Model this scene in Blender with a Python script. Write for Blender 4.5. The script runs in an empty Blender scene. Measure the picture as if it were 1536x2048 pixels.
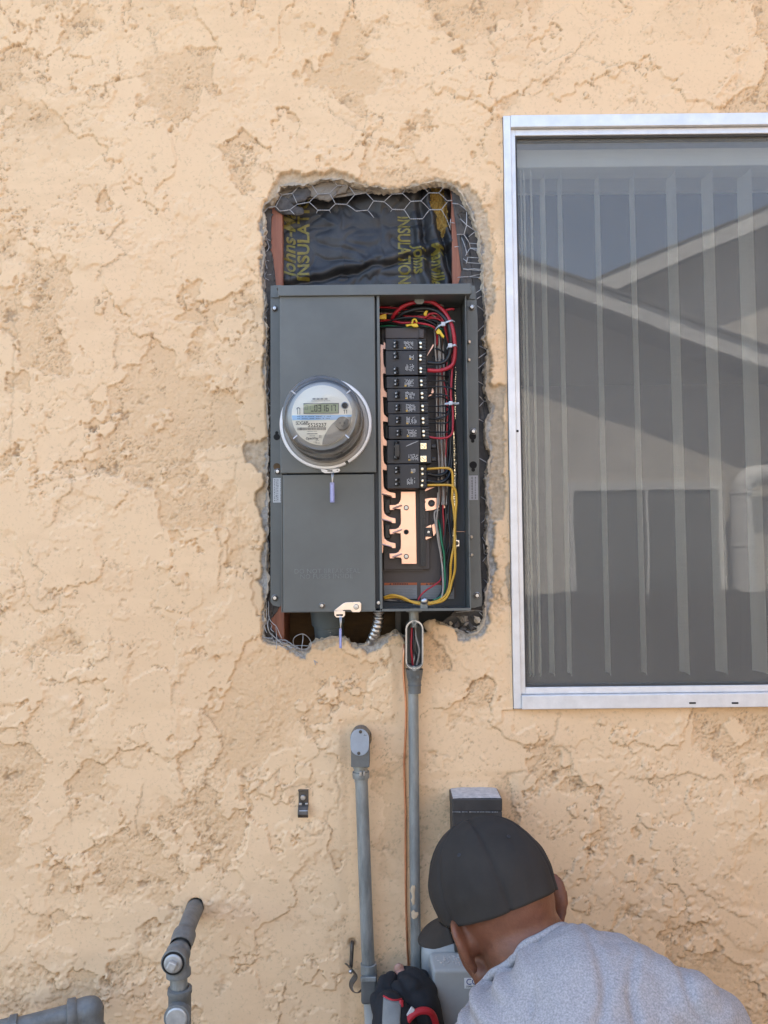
import bpy, bmesh, math, random
import numpy as np
from mathutils import Vector, Matrix, Euler
R = math.radians
scene = bpy.context.scene
COL = scene.collection
# ------------------------------------------------------------------ camera, sky, sun, exposure
CAM = Vector((0.0, -1.5, 1.5))
FPX = 1607.0                       # focal length in pixels of the 1536 x 2048 photograph
TILT, ROLL = R(2.75), 0.0105
_F = Vector((0, math.cos(TILT), math.sin(TILT)))
_U0 = Vector((0, -math.sin(TILT), math.cos(TILT)))
_R0 = Vector((1, 0, 0))
_RT = _R0 * math.cos(ROLL) - _U0 * math.sin(ROLL)
_UP = _R0 * math.sin(ROLL) + _U0 * math.cos(ROLL)
cam_d = bpy.data.cameras.new('camera')
cam_d.sensor_fit = 'VERTICAL'
cam_d.sensor_height = 36.0
cam_d.sensor_width = 27.0
cam_d.lens = 36.0 * FPX / 2048.0
cam_d.clip_start = 0.02
cam_d.clip_end = 500.0
cam = bpy.data.objects.new('camera', cam_d)
COL.objects.link(cam)
cam.matrix_world = Matrix(((_RT.x, _UP.x, -_F.x, CAM.x), (_RT.y, _UP.y, -_F.y, CAM.y),
                           (_RT.z, _UP.z, -_F.z, CAM.z), (0, 0, 0, 1)))
scene.camera = cam

SUN_EL, SUN_AZ = R(56), R(-14)     # the sun stands behind the house, this wall is in open shade
SUN_DIR = Vector((math.sin(SUN_AZ) * math.cos(SUN_EL), math.cos(SUN_AZ) * math.cos(SUN_EL), math.sin(SUN_EL)))
world = bpy.data.worlds.new('World')
scene.world = world
world.use_nodes = True
wn = world.node_tree
bg = wn.nodes['Background']
sky = wn.nodes.new('ShaderNodeTexSky')
sky.sky_type = 'NISHITA'
sky.sun_disc = False
sky.sun_elevation = SUN_EL
sky.sun_rotation = SUN_AZ
sky.dust_density = 2.0
sky.air_density = 1.0
wn.links.new(sky.outputs[0], bg.inputs[0])
bg.inputs[1].default_value = 0.15
sun_d = bpy.data.lights.new('sun', 'SUN')
sun_d.energy = 4.5
sun_d.angle = R(0.5)
sun_d.color = (1.0, 0.93, 0.82)
sun = bpy.data.objects.new('sun', sun_d)
COL.objects.link(sun)
sun.rotation_euler = (-SUN_DIR).to_track_quat('-Z', 'Y').to_euler()
sun.location = SUN_DIR * 30

scene.view_settings.view_transform = 'Standard'
scene.view_settings.look = 'None'
scene.view_settings.gamma = 1.0
scene.view_settings.exposure = 2.4
scene.cycles.use_denoising = True
scene.cycles.max_bounces = 10
scene.cycles.diffuse_bounces = 5
scene.cycles.transparent_max_bounces = 16
scene.cycles.sample_clamp_indirect = 6.0

# ------------------------------------------------------------------ helpers
def P(px, py, d=0.0):
    """the point at distance d in front of the wall that the photograph shows at pixel px, py"""
    v = _F + _RT * ((px - 768.0) / FPX) - _UP * ((py - 1024.0) / FPX)
    return CAM + v * ((1.5 - d) / v.y)

def S(px, d=0.0):
    """a length of px pixels at distance d in front of the wall, in metres"""
    return px * (1.5 - d) / FPX

def rnd(seed):
    return random.Random(seed)

class MB:
    def __init__(s):
        s.v, s.f, s.m, s.mi = [], [], [], 0
    def add(s, verts, faces):
        n = len(s.v)
        s.v += [Vector(p) for p in verts]
        s.f += [tuple(i + n for i in f) for f in faces]
        s.m += [s.mi] * len(faces)
        return s
    def box(s, x0, x1, y0, y1, z0, z1):
        return s.add([(x0, y0, z0), (x1, y0, z0), (x1, y1, z0), (x0, y1, z0), (x0, y0, z1), (x1, y0, z1), (x1, y1, z1), (x0, y1, z1)],
                     [(0, 1, 5, 4), (1, 2, 6, 5), (2, 3, 7, 6), (3, 0, 4, 7), (4, 5, 6, 7), (3, 2, 1, 0)])
    def boxp(s, px0, py0, px1, py1, df, db):
        """a box whose front face fills a pixel rectangle at df, reaching back to db"""
        a = P(px0, (py0 + py1) / 2, df).x; b = P(px1, (py0 + py1) / 2, df).x
        t = P((px0 + px1) / 2, py0, df).z; u = P((px0 + px1) / 2, py1, df).z
        return s.box(a, b, -df, -db, u, t)
    def prism(s, pts, df, db, hole=None):
        """outline given in pixels, front at df, back at db"""
        f = [P(x, y, df) for x, y in pts]
        return s.prism3(f, Vector((0, df - db, 0)))
    def prism3(s, f, off):
        n = len(f)
        b = [p + off for p in f]
        idx = list(range(n))
        faces = [tuple(idx), tuple(n + i for i in reversed(idx))]
        faces += [(i, n + i, n + (i + 1) % n, (i + 1) % n) for i in idx]
        return s.add(f + b, faces)
    def tube(s, pts, r, seg=8, smooth=True, sub=5, caps=True, flat=None):
        pts = [Vector(p) for p in pts]
        rr = r if isinstance(r, (list, tuple)) else [r] * len(pts)
        if smooth and len(pts) > 2:
            q, qr = [], []
            for i in range(len(pts) - 1):
                p0 = pts[max(i - 1, 0)]; p1 = pts[i]; p2 = pts[i + 1]; p3 = pts[min(i + 2, len(pts) - 1)]
                for k in range(sub):
                    t = k / sub
                    q.append(0.5 * (2 * p1 + (p2 - p0) * t + (2 * p0 - 5 * p1 + 4 * p2 - p3) * t * t + (3 * p1 - p0 - 3 * p2 + p3) * t ** 3))
                    qr.append(rr[i] * (1 - t) + rr[i + 1] * t)
            q.append(pts[-1]); qr.append(rr[-1])
            pts, rr = q, qr
        n = len(pts)
        tang = [(pts[min(i + 1, n - 1)] - pts[max(i - 1, 0)]).normalized() for i in range(n)]
        ref = Vector((0, -1, 0)) if abs(tang[0].y) < 0.9 else Vector((1, 0, 0))
        nv = (ref - tang[0] * ref.dot(tang[0])).normalized()
        verts, faces = [], []
        for i in range(n):
            nv = nv - tang[i] * nv.dot(tang[i])
            nv.normalize()
            bv = tang[i].cross(nv)
            for k in range(seg):
                a = 2 * math.pi * k / seg
                ca, sa = math.cos(a), math.sin(a)
                if flat:
                    ca *= flat
                verts.append(pts[i] + (nv * ca + bv * sa) * rr[i])
        for i in range(n - 1):
            for k in range(seg):
                k2 = (k + 1) % seg
                faces.append((i * seg + k, i * seg + k2, (i + 1) * seg + k2, (i + 1) * seg + k))
        if caps:
            faces.append(tuple(reversed(range(seg))))
            faces.append(tuple((n - 1) * seg + k for k in range(seg)))
        return s.add(verts, faces)
    def lathe(s, c, axis, prof, seg=32, a0=0.0, a1=2 * math.pi, caps=False):
        """prof = [(radius, distance along axis)]"""
        c = Vector(c); ax = Vector(axis).normalized()
        ref = Vector((0, 0, 1)) if abs(ax.z) < 0.9 else Vector((1, 0, 0))
        u = (ref - ax * ref.dot(ax)).normalized(); w = ax.cross(u)
        full = abs(a1 - a0 - 2 * math.pi) < 1e-6
        m = seg if full else seg + 1
        verts, faces = [], []
        for r, h in prof:
            for k in range(m):
                a = a0 + (a1 - a0) * k / seg
                verts.append(c + ax * h + (u * math.cos(a) + w * math.sin(a)) * r)
        for i in range(len(prof) - 1):
            for k in range(seg):
                k2 = (k + 1) % m
                faces.append((i * m + k, i * m + k2, (i + 1) * m + k2, (i + 1) * m + k))
        if caps and full:
            faces.append(tuple(reversed(range(m))))
            faces.append(tuple((len(prof) - 1) * m + k for k in range(m)))
        return s.add(verts, faces)
    def ball(s, c, rad, rot=None, seg=16, rings=10):
        c = Vector(c)
        rad = Vector(rad) if not isinstance(rad, (int, float)) else Vector((rad, rad, rad))
        verts = [Vector((0, 0, 1))]
        for i in range(1, rings):
            th = math.pi * i / rings
            for k in range(seg):
                a = 2 * math.pi * k / seg
                verts.append(Vector((math.sin(th) * math.cos(a), math.sin(th) * math.sin(a), math.cos(th))))
        verts.append(Vector((0, 0, -1)))
        out = []
        for v in verts:
            p = Vector((v.x * rad.x, v.y * rad.y, v.z * rad.z))
            if rot is not None:
                p = rot @ p
            out.append(c + p)
        faces = [(0, 1 + k, 1 + (k + 1) % seg) for k in range(seg)]
        for i in range(rings - 2):
            for k in range(seg):
                k2 = (k + 1) % seg
                a = 1 + i * seg; b = a + seg
                faces.append((a + k, b + k, b + k2, a + k2))
        last = len(out) - 1; a = 1 + (rings - 2) * seg
        faces += [(last, a + (k + 1) % seg, a + k) for k in range(seg)]
        return s.add(out, faces)
    def capsule(s, p0, p1, r0, r1, seg=14):
        p0 = Vector(p0); p1 = Vector(p1)
        d = p1 - p0; L = d.length; n = 5
        prof = []
        for i in range(n + 1):
            a = -math.pi / 2 + math.pi / 2 * i / n
            prof.append((max(r0 * math.cos(a), 1e-5), r0 * math.sin(a)))
        for i in range(n + 1):
            a = math.pi / 2 * i / n
            prof.append((max(r1 * math.cos(a), 1e-5), L + r1 * math.sin(a)))
        return s.lathe(p0, d, prof, seg=seg)
    def build(s, name, mat, parent=None, smooth=False, bevel=0.0, segs=2, auto=35, fix=True):
        me = bpy.data.meshes.new(name)
        org = Vector((0, 0, 0))
        if parent is not None:
            o = parent
            while o is not None:
                org = org + o.location
                o = o.parent
        elif s.v:
            xs = [p.x for p in s.v]; ys = [p.y for p in s.v]; zs = [p.z for p in s.v]
            org = Vector(((min(xs) + max(xs)) / 2, (min(ys) + max(ys)) / 2, min(zs)))
        me.from_pydata([p - org for p in s.v], [], s.f)
        mats = mat if isinstance(mat, (list, tuple)) else [mat]
        for m in mats:
            me.materials.append(m)
        if len(mats) > 1:
            me.polygons.foreach_set('material_index', s.m)
        if fix:
            bm = bmesh.new(); bm.from_mesh(me)
            bmesh.ops.recalc_face_normals(bm, faces=bm.faces)
            bm.to_mesh(me); bm.free()
        me.update()
        ob = bpy.data.objects.new(name, me)
        COL.objects.link(ob)
        if parent is not None:
            ob.parent = parent
        else:
            ob.location = org
        if smooth:
            me.polygons.foreach_set('use_smooth', [True] * len(me.polygons))
            if auto and auto < 170:
                try:
                    me.set_sharp_from_angle(angle=R(auto))
                except Exception:
                    pass
        if bevel > 0:
            b = ob.modifiers.new('bevel', 'BEVEL')
            b.width = bevel; b.segments = segs; b.limit_method = 'ANGLE'; b.angle_limit = R(40)
            b.harden_normals = False
        return ob

def tag(o, label=None, cat=None, group=None, kind=None):
    if label: o['label'] = label
    if cat: o['category'] = cat
    if group: o['group'] = group
    if kind: o['kind'] = kind
    return o

def thing(name, loc, label, cat, group=None):
    o = bpy.data.objects.new(name, None)
    o.empty_display_size = 0.02
    COL.objects.link(o)
    o.location = loc
    return tag(o, label, cat, group)

def copy_tree(o, parent=None):
    c = o.copy()
    COL.objects.link(c)
    if parent is not None:
        c.parent = parent
    for ch in list(o.children):
        copy_tree(ch, c)
    return c

def text(name, body, pos, size, mat, parent=None, ang=0.0, extrude=0.0002, shear=0.0, align='CENTER', spacing=1.0, line=1.0, sx=1.0, bold=0.0):
    cu = bpy.data.curves.new(name, 'FONT')
    cu.body = body; cu.size = size; cu.extrude = extrude; cu.shear = shear
    cu.align_x = align; cu.align_y = 'CENTER'; cu.space_character = spacing; cu.space_line = line
    cu.resolution_u = 3; cu.offset = bold
    cu.materials.append(mat)
    tmp = bpy.data.objects.new(name, cu)
    COL.objects.link(tmp)
    bpy.context.view_layer.update()
    me = bpy.data.meshes.new_from_object(tmp.evaluated_get(bpy.context.evaluated_depsgraph_get()))
    COL.objects.unlink(tmp); bpy.data.objects.remove(tmp); bpy.data.curves.remove(cu)
    org = Vector((0, 0, 0))
    o = parent
    while o is not None:
        org = org + o.location; o = o.parent
    M = Matrix.Translation(Vector(pos) - org) @ Euler((R(90), ang, 0)).to_matrix().to_4x4() @ Matrix.Diagonal((sx, 1, 1, 1))
    me.transform(M)
    ob = bpy.data.objects.new(name, me)
    COL.objects.link(ob)
    if parent is not None: ob.parent = parent
    return ob

# ------------------------------------------------------------------ materials
def mat(name, col, rough=0.5, metal=0.0, var=0.12, vscale=40.0, bump=0.0, bscale=200.0, spec=0.5, col2=None, rvar=0.1, detail=6.0, thr=None, coat=0.0, stretch=None):
    m = bpy.data.materials.new(name)
    m.use_nodes = True
    nt = m.node_tree; N = nt.nodes; L = nt.links
    b = N['Principled BSDF']
    tc = N.new('ShaderNodeTexCoord')
    src = tc.outputs['Object']
    if stretch:
        mp = N.new('ShaderNodeMapping'); mp.inputs['Scale'].default_value = stretch
        L.new(src, mp.inputs['Vector']); src = mp.outputs['Vector']
    nz = N.new('ShaderNodeTexNoise'); nz.inputs['Scale'].default_value = vscale; nz.inputs['Detail'].default_value = detail
    nz.inputs['Roughness'].default_value = 0.65
    L.new(src, nz.inputs['Vector'])
    rp = N.new('ShaderNodeValToRGB')
    c2 = col2 if col2 else tuple(min(1, c * (1 + var)) for c in col[:3])
    c1 = col[:3] if col2 else tuple(c * (1 - var) for c in col[:3])
    lo, hi = thr if thr else (0.3, 0.7)
    rp.color_ramp.elements[0].position = lo; rp.color_ramp.elements[1].position = hi
    rp.color_ramp.elements[0].color = (*c1, 1); rp.color_ramp.elements[1].color = (*c2, 1)
    L.new(nz.outputs['Fac'], rp.inputs['Fac'])
    L.new(rp.outputs['Color'], b.inputs['Base Color'])
    mr = N.new('ShaderNodeMapRange')
    mr.inputs['To Min'].default_value = max(0.02, rough - rvar); mr.inputs['To Max'].default_value = min(1, rough + rvar)
    L.new(nz.outputs['Fac'], mr.inputs['Value']); L.new(mr.outputs['Result'], b.inputs['Roughness'])
    b.inputs['Metallic'].default_value = metal
    b.inputs['Specular IOR Level'].default_value = spec
    if coat: b.inputs['Coat Weight'].default_value = coat; b.inputs['Coat Roughness'].default_value = 0.15
    if bump > 0:
        n2 = N.new('ShaderNodeTexNoise'); n2.inputs['Scale'].default_value = bscale; n2.inputs['Detail'].default_value = 5
        L.new(src, n2.inputs['Vector'])
        bp = N.new('ShaderNodeBump'); bp.inputs['Distance'].default_value = bump; bp.inputs['Strength'].default_value = 1.0
        L.new(n2.outputs['Fac'], bp.inputs['Height']); L.new(bp.outputs['Normal'], b.inputs['Normal'])
    return m

def glass(name, tint=(1, 1, 1), refl=1.0, ior=1.5, rough=0.0, warp=0.0):
    m = bpy.data.materials.new(name); m.use_nodes = True
    nt = m.node_tree; N = nt.nodes; L = nt.links
    for n in list(N):
        if n.type != 'OUTPUT_MATERIAL': N.remove(n)
    out = [n for n in N if n.type == 'OUTPUT_MATERIAL'][0]
    tr = N.new('ShaderNodeBsdfTransparent'); tr.inputs[0].default_value = (*tint, 1)
    gl = N.new('ShaderNodeBsdfGlossy'); gl.inputs['Roughness'].default_value = rough
    fr = N.new('ShaderNodeFresnel'); fr.inputs['IOR'].default_value = ior
    mu = N.new('ShaderNodeMath'); mu.operation = 'MULTIPLY'; mu.inputs[1].default_value = refl; mu.use_clamp = True
    mx = N.new('ShaderNodeMixShader')
    if warp:
        tc = N.new('ShaderNodeTexCoord'); nz = N.new('ShaderNodeTexNoise'); nz.inputs['Scale'].default_value = 5.0; nz.inputs['Detail'].default_value = 1.0
        bp = N.new('ShaderNodeBump'); bp.inputs['Distance'].default_value = warp
        L.new(tc.outputs['Object'], nz.inputs['Vector']); L.new(nz.outputs['Fac'], bp.inputs['Height']); L.new(bp.outputs['Normal'], gl.inputs['Normal'])
    L.new(fr.outputs[0], mu.inputs[0]); L.new(mu.outputs[0], mx.inputs[0])
    L.new(tr.outputs[0], mx.inputs[1]); L.new(gl.outputs[0], mx.inputs[2]); L.new(mx.outputs[0], out.inputs[0])
    return m

M = {}
M['panel'] = mat('grey_enamel', (0.108, 0.113, 0.104), 0.42, 0.0, 0.17, 6, 0.00008, 500, rvar=0.06)
M['panel_relief_light'] = mat('lightened_grey_enamel', (0.165, 0.17, 0.165), 0.45, 0, 0.15, 60)  # paler colour on the raised letters stands in for light on their edges
M['panel_in'] = mat('dark_grey_enamel', (0.05, 0.055, 0.06), 0.5, 0, 0.12, 12)
M['bed'] = mat('brown_plastic_bed', (0.060, 0.046, 0.042), 0.5, 0, 0.1, 20)
M['black'] = mat('black_plastic', (0.014, 0.013, 0.014), 0.42, 0, 0.25, 60, 0.00004, 700)
M['breaker'] = mat('breaker_plastic', (0.026, 0.024, 0.025), 0.5, 0, 0.15, 60, 0.00005, 800)
M['handle'] = mat('handle_plastic', (0.012, 0.012, 0.013), 0.35, 0, 0.2, 60)
M['copper'] = mat('copper_plate', (0.72, 0.45, 0.355), 0.33, 1.0, 0.1, 18, 0.00003, 300, rvar=0.08)
M['copper_wire'] = mat('copper_wire', (0.72, 0.35, 0.20), 0.35, 1.0, 0.25, 30)
M['brass'] = mat('brass_screw', (0.95, 0.80, 0.58), 0.28, 1.0, 0.1, 100)
M['zinc'] = mat('zinc_steel', (0.48, 0.48, 0.48), 0.34, 1.0, 0.12, 60, 0.00004, 400)
M['galv'] = mat('galvanised_steel', (0.13, 0.138, 0.13), 0.5, 0.35, 0.22, 45, 0.00025, 140, col2=(0.38, 0.39, 0.365), thr=(.28, .72), stretch=(1, 1, 0.25))
M['cast'] = mat('cast_fitting', (0.14, 0.145, 0.14), 0.5, 0.4, 0.18, 60, 0.0002, 250)
M['castpale'] = mat('fitting_cover', (0.32, 0.36, 0.41), 0.45, 0.3, 0.08, 50, 0.0001, 300)
M['steel'] = mat('bright_steel', (0.72, 0.64, 0.58), 0.3, 1.0, 0.08, 60)
M['alu'] = mat('aluminium', (0.70, 0.69, 0.68), 0.42, 0.35, 0.10, 30, 0.00012, 220, rvar=0.12)
M['wire_steel'] = mat('galvanised_wire', (0.42, 0.40, 0.38), 0.5, 0.6, 0.3, 90)
M['red'] = mat('red_insulation', (0.40, 0.018, 0.030), 0.38, 0, 0.15, 30)
M['blackw'] = mat('black_insulation', (0.010, 0.011, 0.012), 0.4, 0, 0.2, 30)
M['whitew'] = mat('grey_white_insulation', (0.36, 0.31, 0.26), 0.45, 0, 0.25, 40)
M['yelloww'] = mat('yellow_insulation', (0.62, 0.34, 0.035), 0.4, 0, 0.15, 30)
M['greenw'] = mat('green_insulation', (0.015, 0.17, 0.075), 0.4, 0, 0.15, 30)
M['brownw'] = mat('brown_insulation', (0.10, 0.05, 0.03), 0.45, 0, 0.15, 30)
M['yellowp'] = mat('yellow_plastic', (0.70, 0.46, 0.02), 0.4, 0, 0.12, 60)
M['nylon'] = mat('nylon_tie', (0.50, 0.52, 0.55), 0.35, 0, 0.08, 60)
M['white'] = mat('white_print', (0.72, 0.72, 0.70), 0.6, 0, 0.05, 80)
M['print'] = mat('grey_print', (0.42, 0.41, 0.39), 0.6, 0, 0.1, 200)
M['amber'] = mat('amber_print', (0.60, 0.36, 0.05), 0.6, 0, 0.1, 80)
M['ink'] = mat('black_ink', (0.02, 0.02, 0.022), 0.6, 0, 0.1, 80)
M['greyink'] = mat('grey_ink', (0.16, 0.16, 0.16), 0.6, 0, 0.1, 80)
M['sticker'] = mat('paper_sticker', (0.55, 0.54, 0.52), 0.6, 0, 0.06, 80)
M['greysticker'] = mat('grey_sticker', (0.24, 0.24, 0.235), 0.6, 0, 0.08, 80)
M['orange'] = mat('orange_sticker', (0.42, 0.10, 0.03), 0.6, 0, 0.08, 80)
M['face'] = mat('cream_face', (0.86, 0.82, 0.72), 0.5, 0, 0.02, 30)
M['facegrey'] = mat('grey_face', (0.34, 0.32, 0.30), 0.5, 0, 0.04, 60)
M['bluestripe'] = mat('blue_stripe', (0.32, 0.52, 0.80), 0.5, 0, 0.03, 60)
M['lcd'] = mat('lcd_glass', (0.36, 0.40, 0.26), 0.25, 0, 0.04, 60)
M['meterbody'] = mat('meter_base', (0.34, 0.32, 0.29), 0.45, 0.0, 0.1, 50)
M['metergrey'] = mat('meter_inner', (0.40, 0.40, 0.39), 0.4, 0.0, 0.1, 50)
M['dome'] = glass('meter_glass', (0.93, 0.94, 0.94), 1.0, 1.5)
M['pane'] = glass('window_glass', (0.95, 0.97, 0.95), 1.6, 1.52, warp=0.00022)
M['seal'] = mat('violet_plastic', (0.20, 0.20, 0.42), 0.3, 0, 0.1, 60, col2=(0.32, 0.33, 0.55))
M['wood'] = mat('redwood', (0.21, 0.075, 0.042), 0.65, 0, 0.3, 30, 0.0004, 120, col2=(0.33, 0.13, 0.075), stretch=(6, 6, 0.35))
M['woodrough'] = mat('brown_sheathing', (0.10, 0.055, 0.02), 0.8, 0, 0.35, 22, 0.0006, 90, stretch=(1, 1, 3))
M['foil'] = mat('black_kraft_paper', (0.016, 0.017, 0.020), 0.52, 0, 0.5, 16, 0.0004, 40, col2=(0.055, 0.053, 0.052), rvar=0.12, thr=(.42,.75))
M['yellowink'] = mat('ochre_ink', (0.05, 0.045, 0.02), 0.5, 0, 0.2, 90, col2=(0.19, 0.155, 0.025), thr=(.32,.5))
M['fibre'] = mat('glass_fibre', (0.40, 0.26, 0.07), 0.95, 0, 0.4, 60, 0.003, 120)
M['felt'] = mat('building_paper', (0.055, 0.050, 0.047), 0.9, 0, 0.4, 60, 0.0012, 90, col2=(0.12, 0.108, 0.10))
M['mortar'] = mat('grey_mortar', (0.26, 0.235, 0.20), 0.95, 0, 0.35, 22, 0.0014, 240, col2=(0.56, 0.45, 0.32), thr=(.32, .60))
M['mortarbrown'] = mat('brown_mortar', (0.20, 0.17, 0.14), 0.95, 0, 0.3, 50, 0.0012, 200, col2=(0.24, 0.21, 0.17))
M['pvc'] = mat('grey_pvc', (0.085, 0.105, 0.11), 0.35, 0, 0.1, 20)
M['boxgrey'] = mat('grey_utility_plastic', (0.34, 0.345, 0.325), 0.48, 0, 0.06, 25, 0.00012, 400)
M['darkbrown'] = mat('dark_painted_metal', (0.045, 0.040, 0.036), 0.55, 0, 0.2, 40, 0.0002, 300)
M['dust'] = mat('pale_dust', (0.48, 0.45, 0.42), 0.95, 0, 0.25, 90, 0.001, 400)
M['strap'] = mat('rusty_strap', (0.10, 0.085, 0.07), 0.5, 0.5, 0.35, 60, 0.0003, 300)
M['gaspipe'] = mat('painted_pipe', (0.10, 0.105, 0.10), 0.55, 0.1, 0.3, 45, 0.0011, 90, col2=(0.19, 0.195, 0.185))
M['plug'] = mat('worn_plug', (0.42, 0.42, 0.40), 0.5, 0.5, 0.2, 60, 0.0006, 150)
M['stucco_lump'] = mat('tan_paint_flake', (.60,.45,.29), .9, 0, .12, 60, .0008, 200)
M['hole'] = mat('dark_hole', (0.01, 0.009, 0.008), 0.9, 0, 0.1, 60)
# ------------------------------------------------------------------ the house: stucco wall with the broken opening
HOLE = [(524,420),(528,405),(539,401),(551,394),(555,383),(558,371),(572,368),(588,364),(605,368),(620,366),(632,361),(646,357),(659,355.5),(670,358),(680,357),(696,363),(713,366),(726,370),
 (740,371),(754,372),(768,376),(780,378),(791,378),(805,374),(818,371),(828,371),(849,366),(861,363),(872,362),(884,364),(896,366),(910,374),(923,384),(930,401),(940,418),(945,432),(954,455),
 (960,479),(959,503),(964,523),(966,550),(967,577),(969,593),(971,615),(975,630),(973,646),(972,669),(967,677),(972,688),(978,695),(976,712),(972,736),(973,755),(970,775),(975,794),(983,810),
 (983,826),(976,833),(972,841),(971,872),(975,892),(984,910),(979,925),(978,947),(971,958),(973,977),(977,1002),(978,1029),(975,1045),(974,1076),(979,1096),(976,1115),(979,1141),(978,1168),
 (974,1184),(972,1201),(972,1226),(968,1250),(955,1266),(938,1270),(922,1264),(906,1257),(890,1251),(876,1249),(864,1253),(856,1262),(846,1270),(828,1278),(809,1284),(800,1270),(785,1266),(772,1272),(755,1279),
 (742,1287),(728,1291),(715,1291),(700,1286),(691,1278),(679,1275),(664,1275),(646,1280),(626,1284),(618,1295),(609,1302),(598,1302),(587,1297),(573,1291),(555,1287),(536,1282),(528,1276),(525,1267),
 (527,1253),(530,1244),(529,1227),(528,1210),(531,1193),(535,1173),(536,1154),(532,1142),(533,1125),(534,1107),(533,1087),(531,1072),(536,1062),(536,1037),(537,1013),(536,994),(534,978),(535,959),
 (533,935),(536,917),(536,872),(533,843),(532,820),(533,794),(529,773),(531,755),(531,726),(532,697),(532,677),(531,648),(527,638),(527,619),(531,607),(527,585),(524,572),(522.6,551),(525,538),
 (526,512),(525,493),(529,460),(526.5,441)]
# where the paint coat has broken away beside the opening: polygon, brown coat (0) or grey coat (1), depth in mm
BARE = [
 ([(522,425),(530,402),(541,378),(556,353),(563,346),(590,344),(626,344),(641,347),(660,340),(692,344),(706,352),(720,366),(700,380),(640,375),(600,380),(562,386),(552,398),(540,410)], 0, 4.5),
 ([(708,360),(760,368),(795,372),(840,362),(875,356),(905,362),(912,378),(880,380),(790,390),(740,385)], 0, 2.5),
 ([(868,358),(906,364),(940,371),(950,386),(964,402),(970,420),(978,450),(982,480),(985,510),(987,545),(990,572),(990,600),(988,622),(980,640),(966,640),(950,520),(935,440),(900,380)], 0, 3.5),
 ([(918,378),(934,392),(941,404),(950,420),(952,445),(962,470),(970,500),(966,540),(970,580),(978,610),(965,610),(950,520),(935,440)], 1, 7.0),
 ([(966,660),(975,690),(984,705),(985,735),(983,765),(988,771),(1010,769),(1010,1040),(990,1040),(976,1060),(940,1060),(950,760)], 0, 4.5),
 ([(968,800),(990,812),(986,840),(980,870),(990,905),(984,930),(980,960),(984,1000),(986,1040),(990,1060),(992,1090),(986,1100),(996,1130),(986,1160),(990,1185),(980,1215),(978,1255),(966,1270),(950,1281),(925,1286),(911,1276),(905,1255),(950,1240),(960,1100)], 1, 6.0),
 ([(1012,1125),(1020,1125),(1024,1200),(1016,1204),(1010,1160)], 0, 3.0),
 ([(540,872),(520,880),(494,880),(488,893),(488,908),(491,925),(510,934),(523,948),(528,962),(527,972),(520,976),(511,986),(510,1004),(519,1025),(527,1045),(530,1075),(540,1080)], 0, 4.0),
 ([(540,880),(531,890),(528,930),(533,975),(527,1000),(522,1030),(527,1060),(540,1070)], 1, 5.5),
 ([(530,1080),(522,1100),(522,1150),(515,1160),(519,1168),(524,1190),(524,1250),(540,1250),(540,1080)], 1, 4.0),
 ([(524,1235),(519,1262),(523,1284),(545,1292),(572,1298),(592,1312),(604,1318),(618,1312),(626,1292),(640,1284),(600,1280),(540,1270)], 1, 5.0),
 ([(622,1300),(640,1288),(660,1281),(694,1284),(712,1298),(735,1306),(757,1302),(772,1288),(790,1272),(800,1268),(760,1262),(700,1270),(640,1270)], 1, 3.5),
 ([(624,1298),(645,1302),(668,1292),(692,1288),(688,1272),(640,1276)], 0, 2.5),
 ([(536,560),(521,562),(523,590),(527,612),(524,640),(529,660),(528,700),(523,740),(526,770),(530,800),(540,800)], 1, 4.0),
 ([(524,420),(519,440),(518,462),(524,495),(518,520),(520,555),(530,560),(530,430)], 1, 5.0),
]
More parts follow.
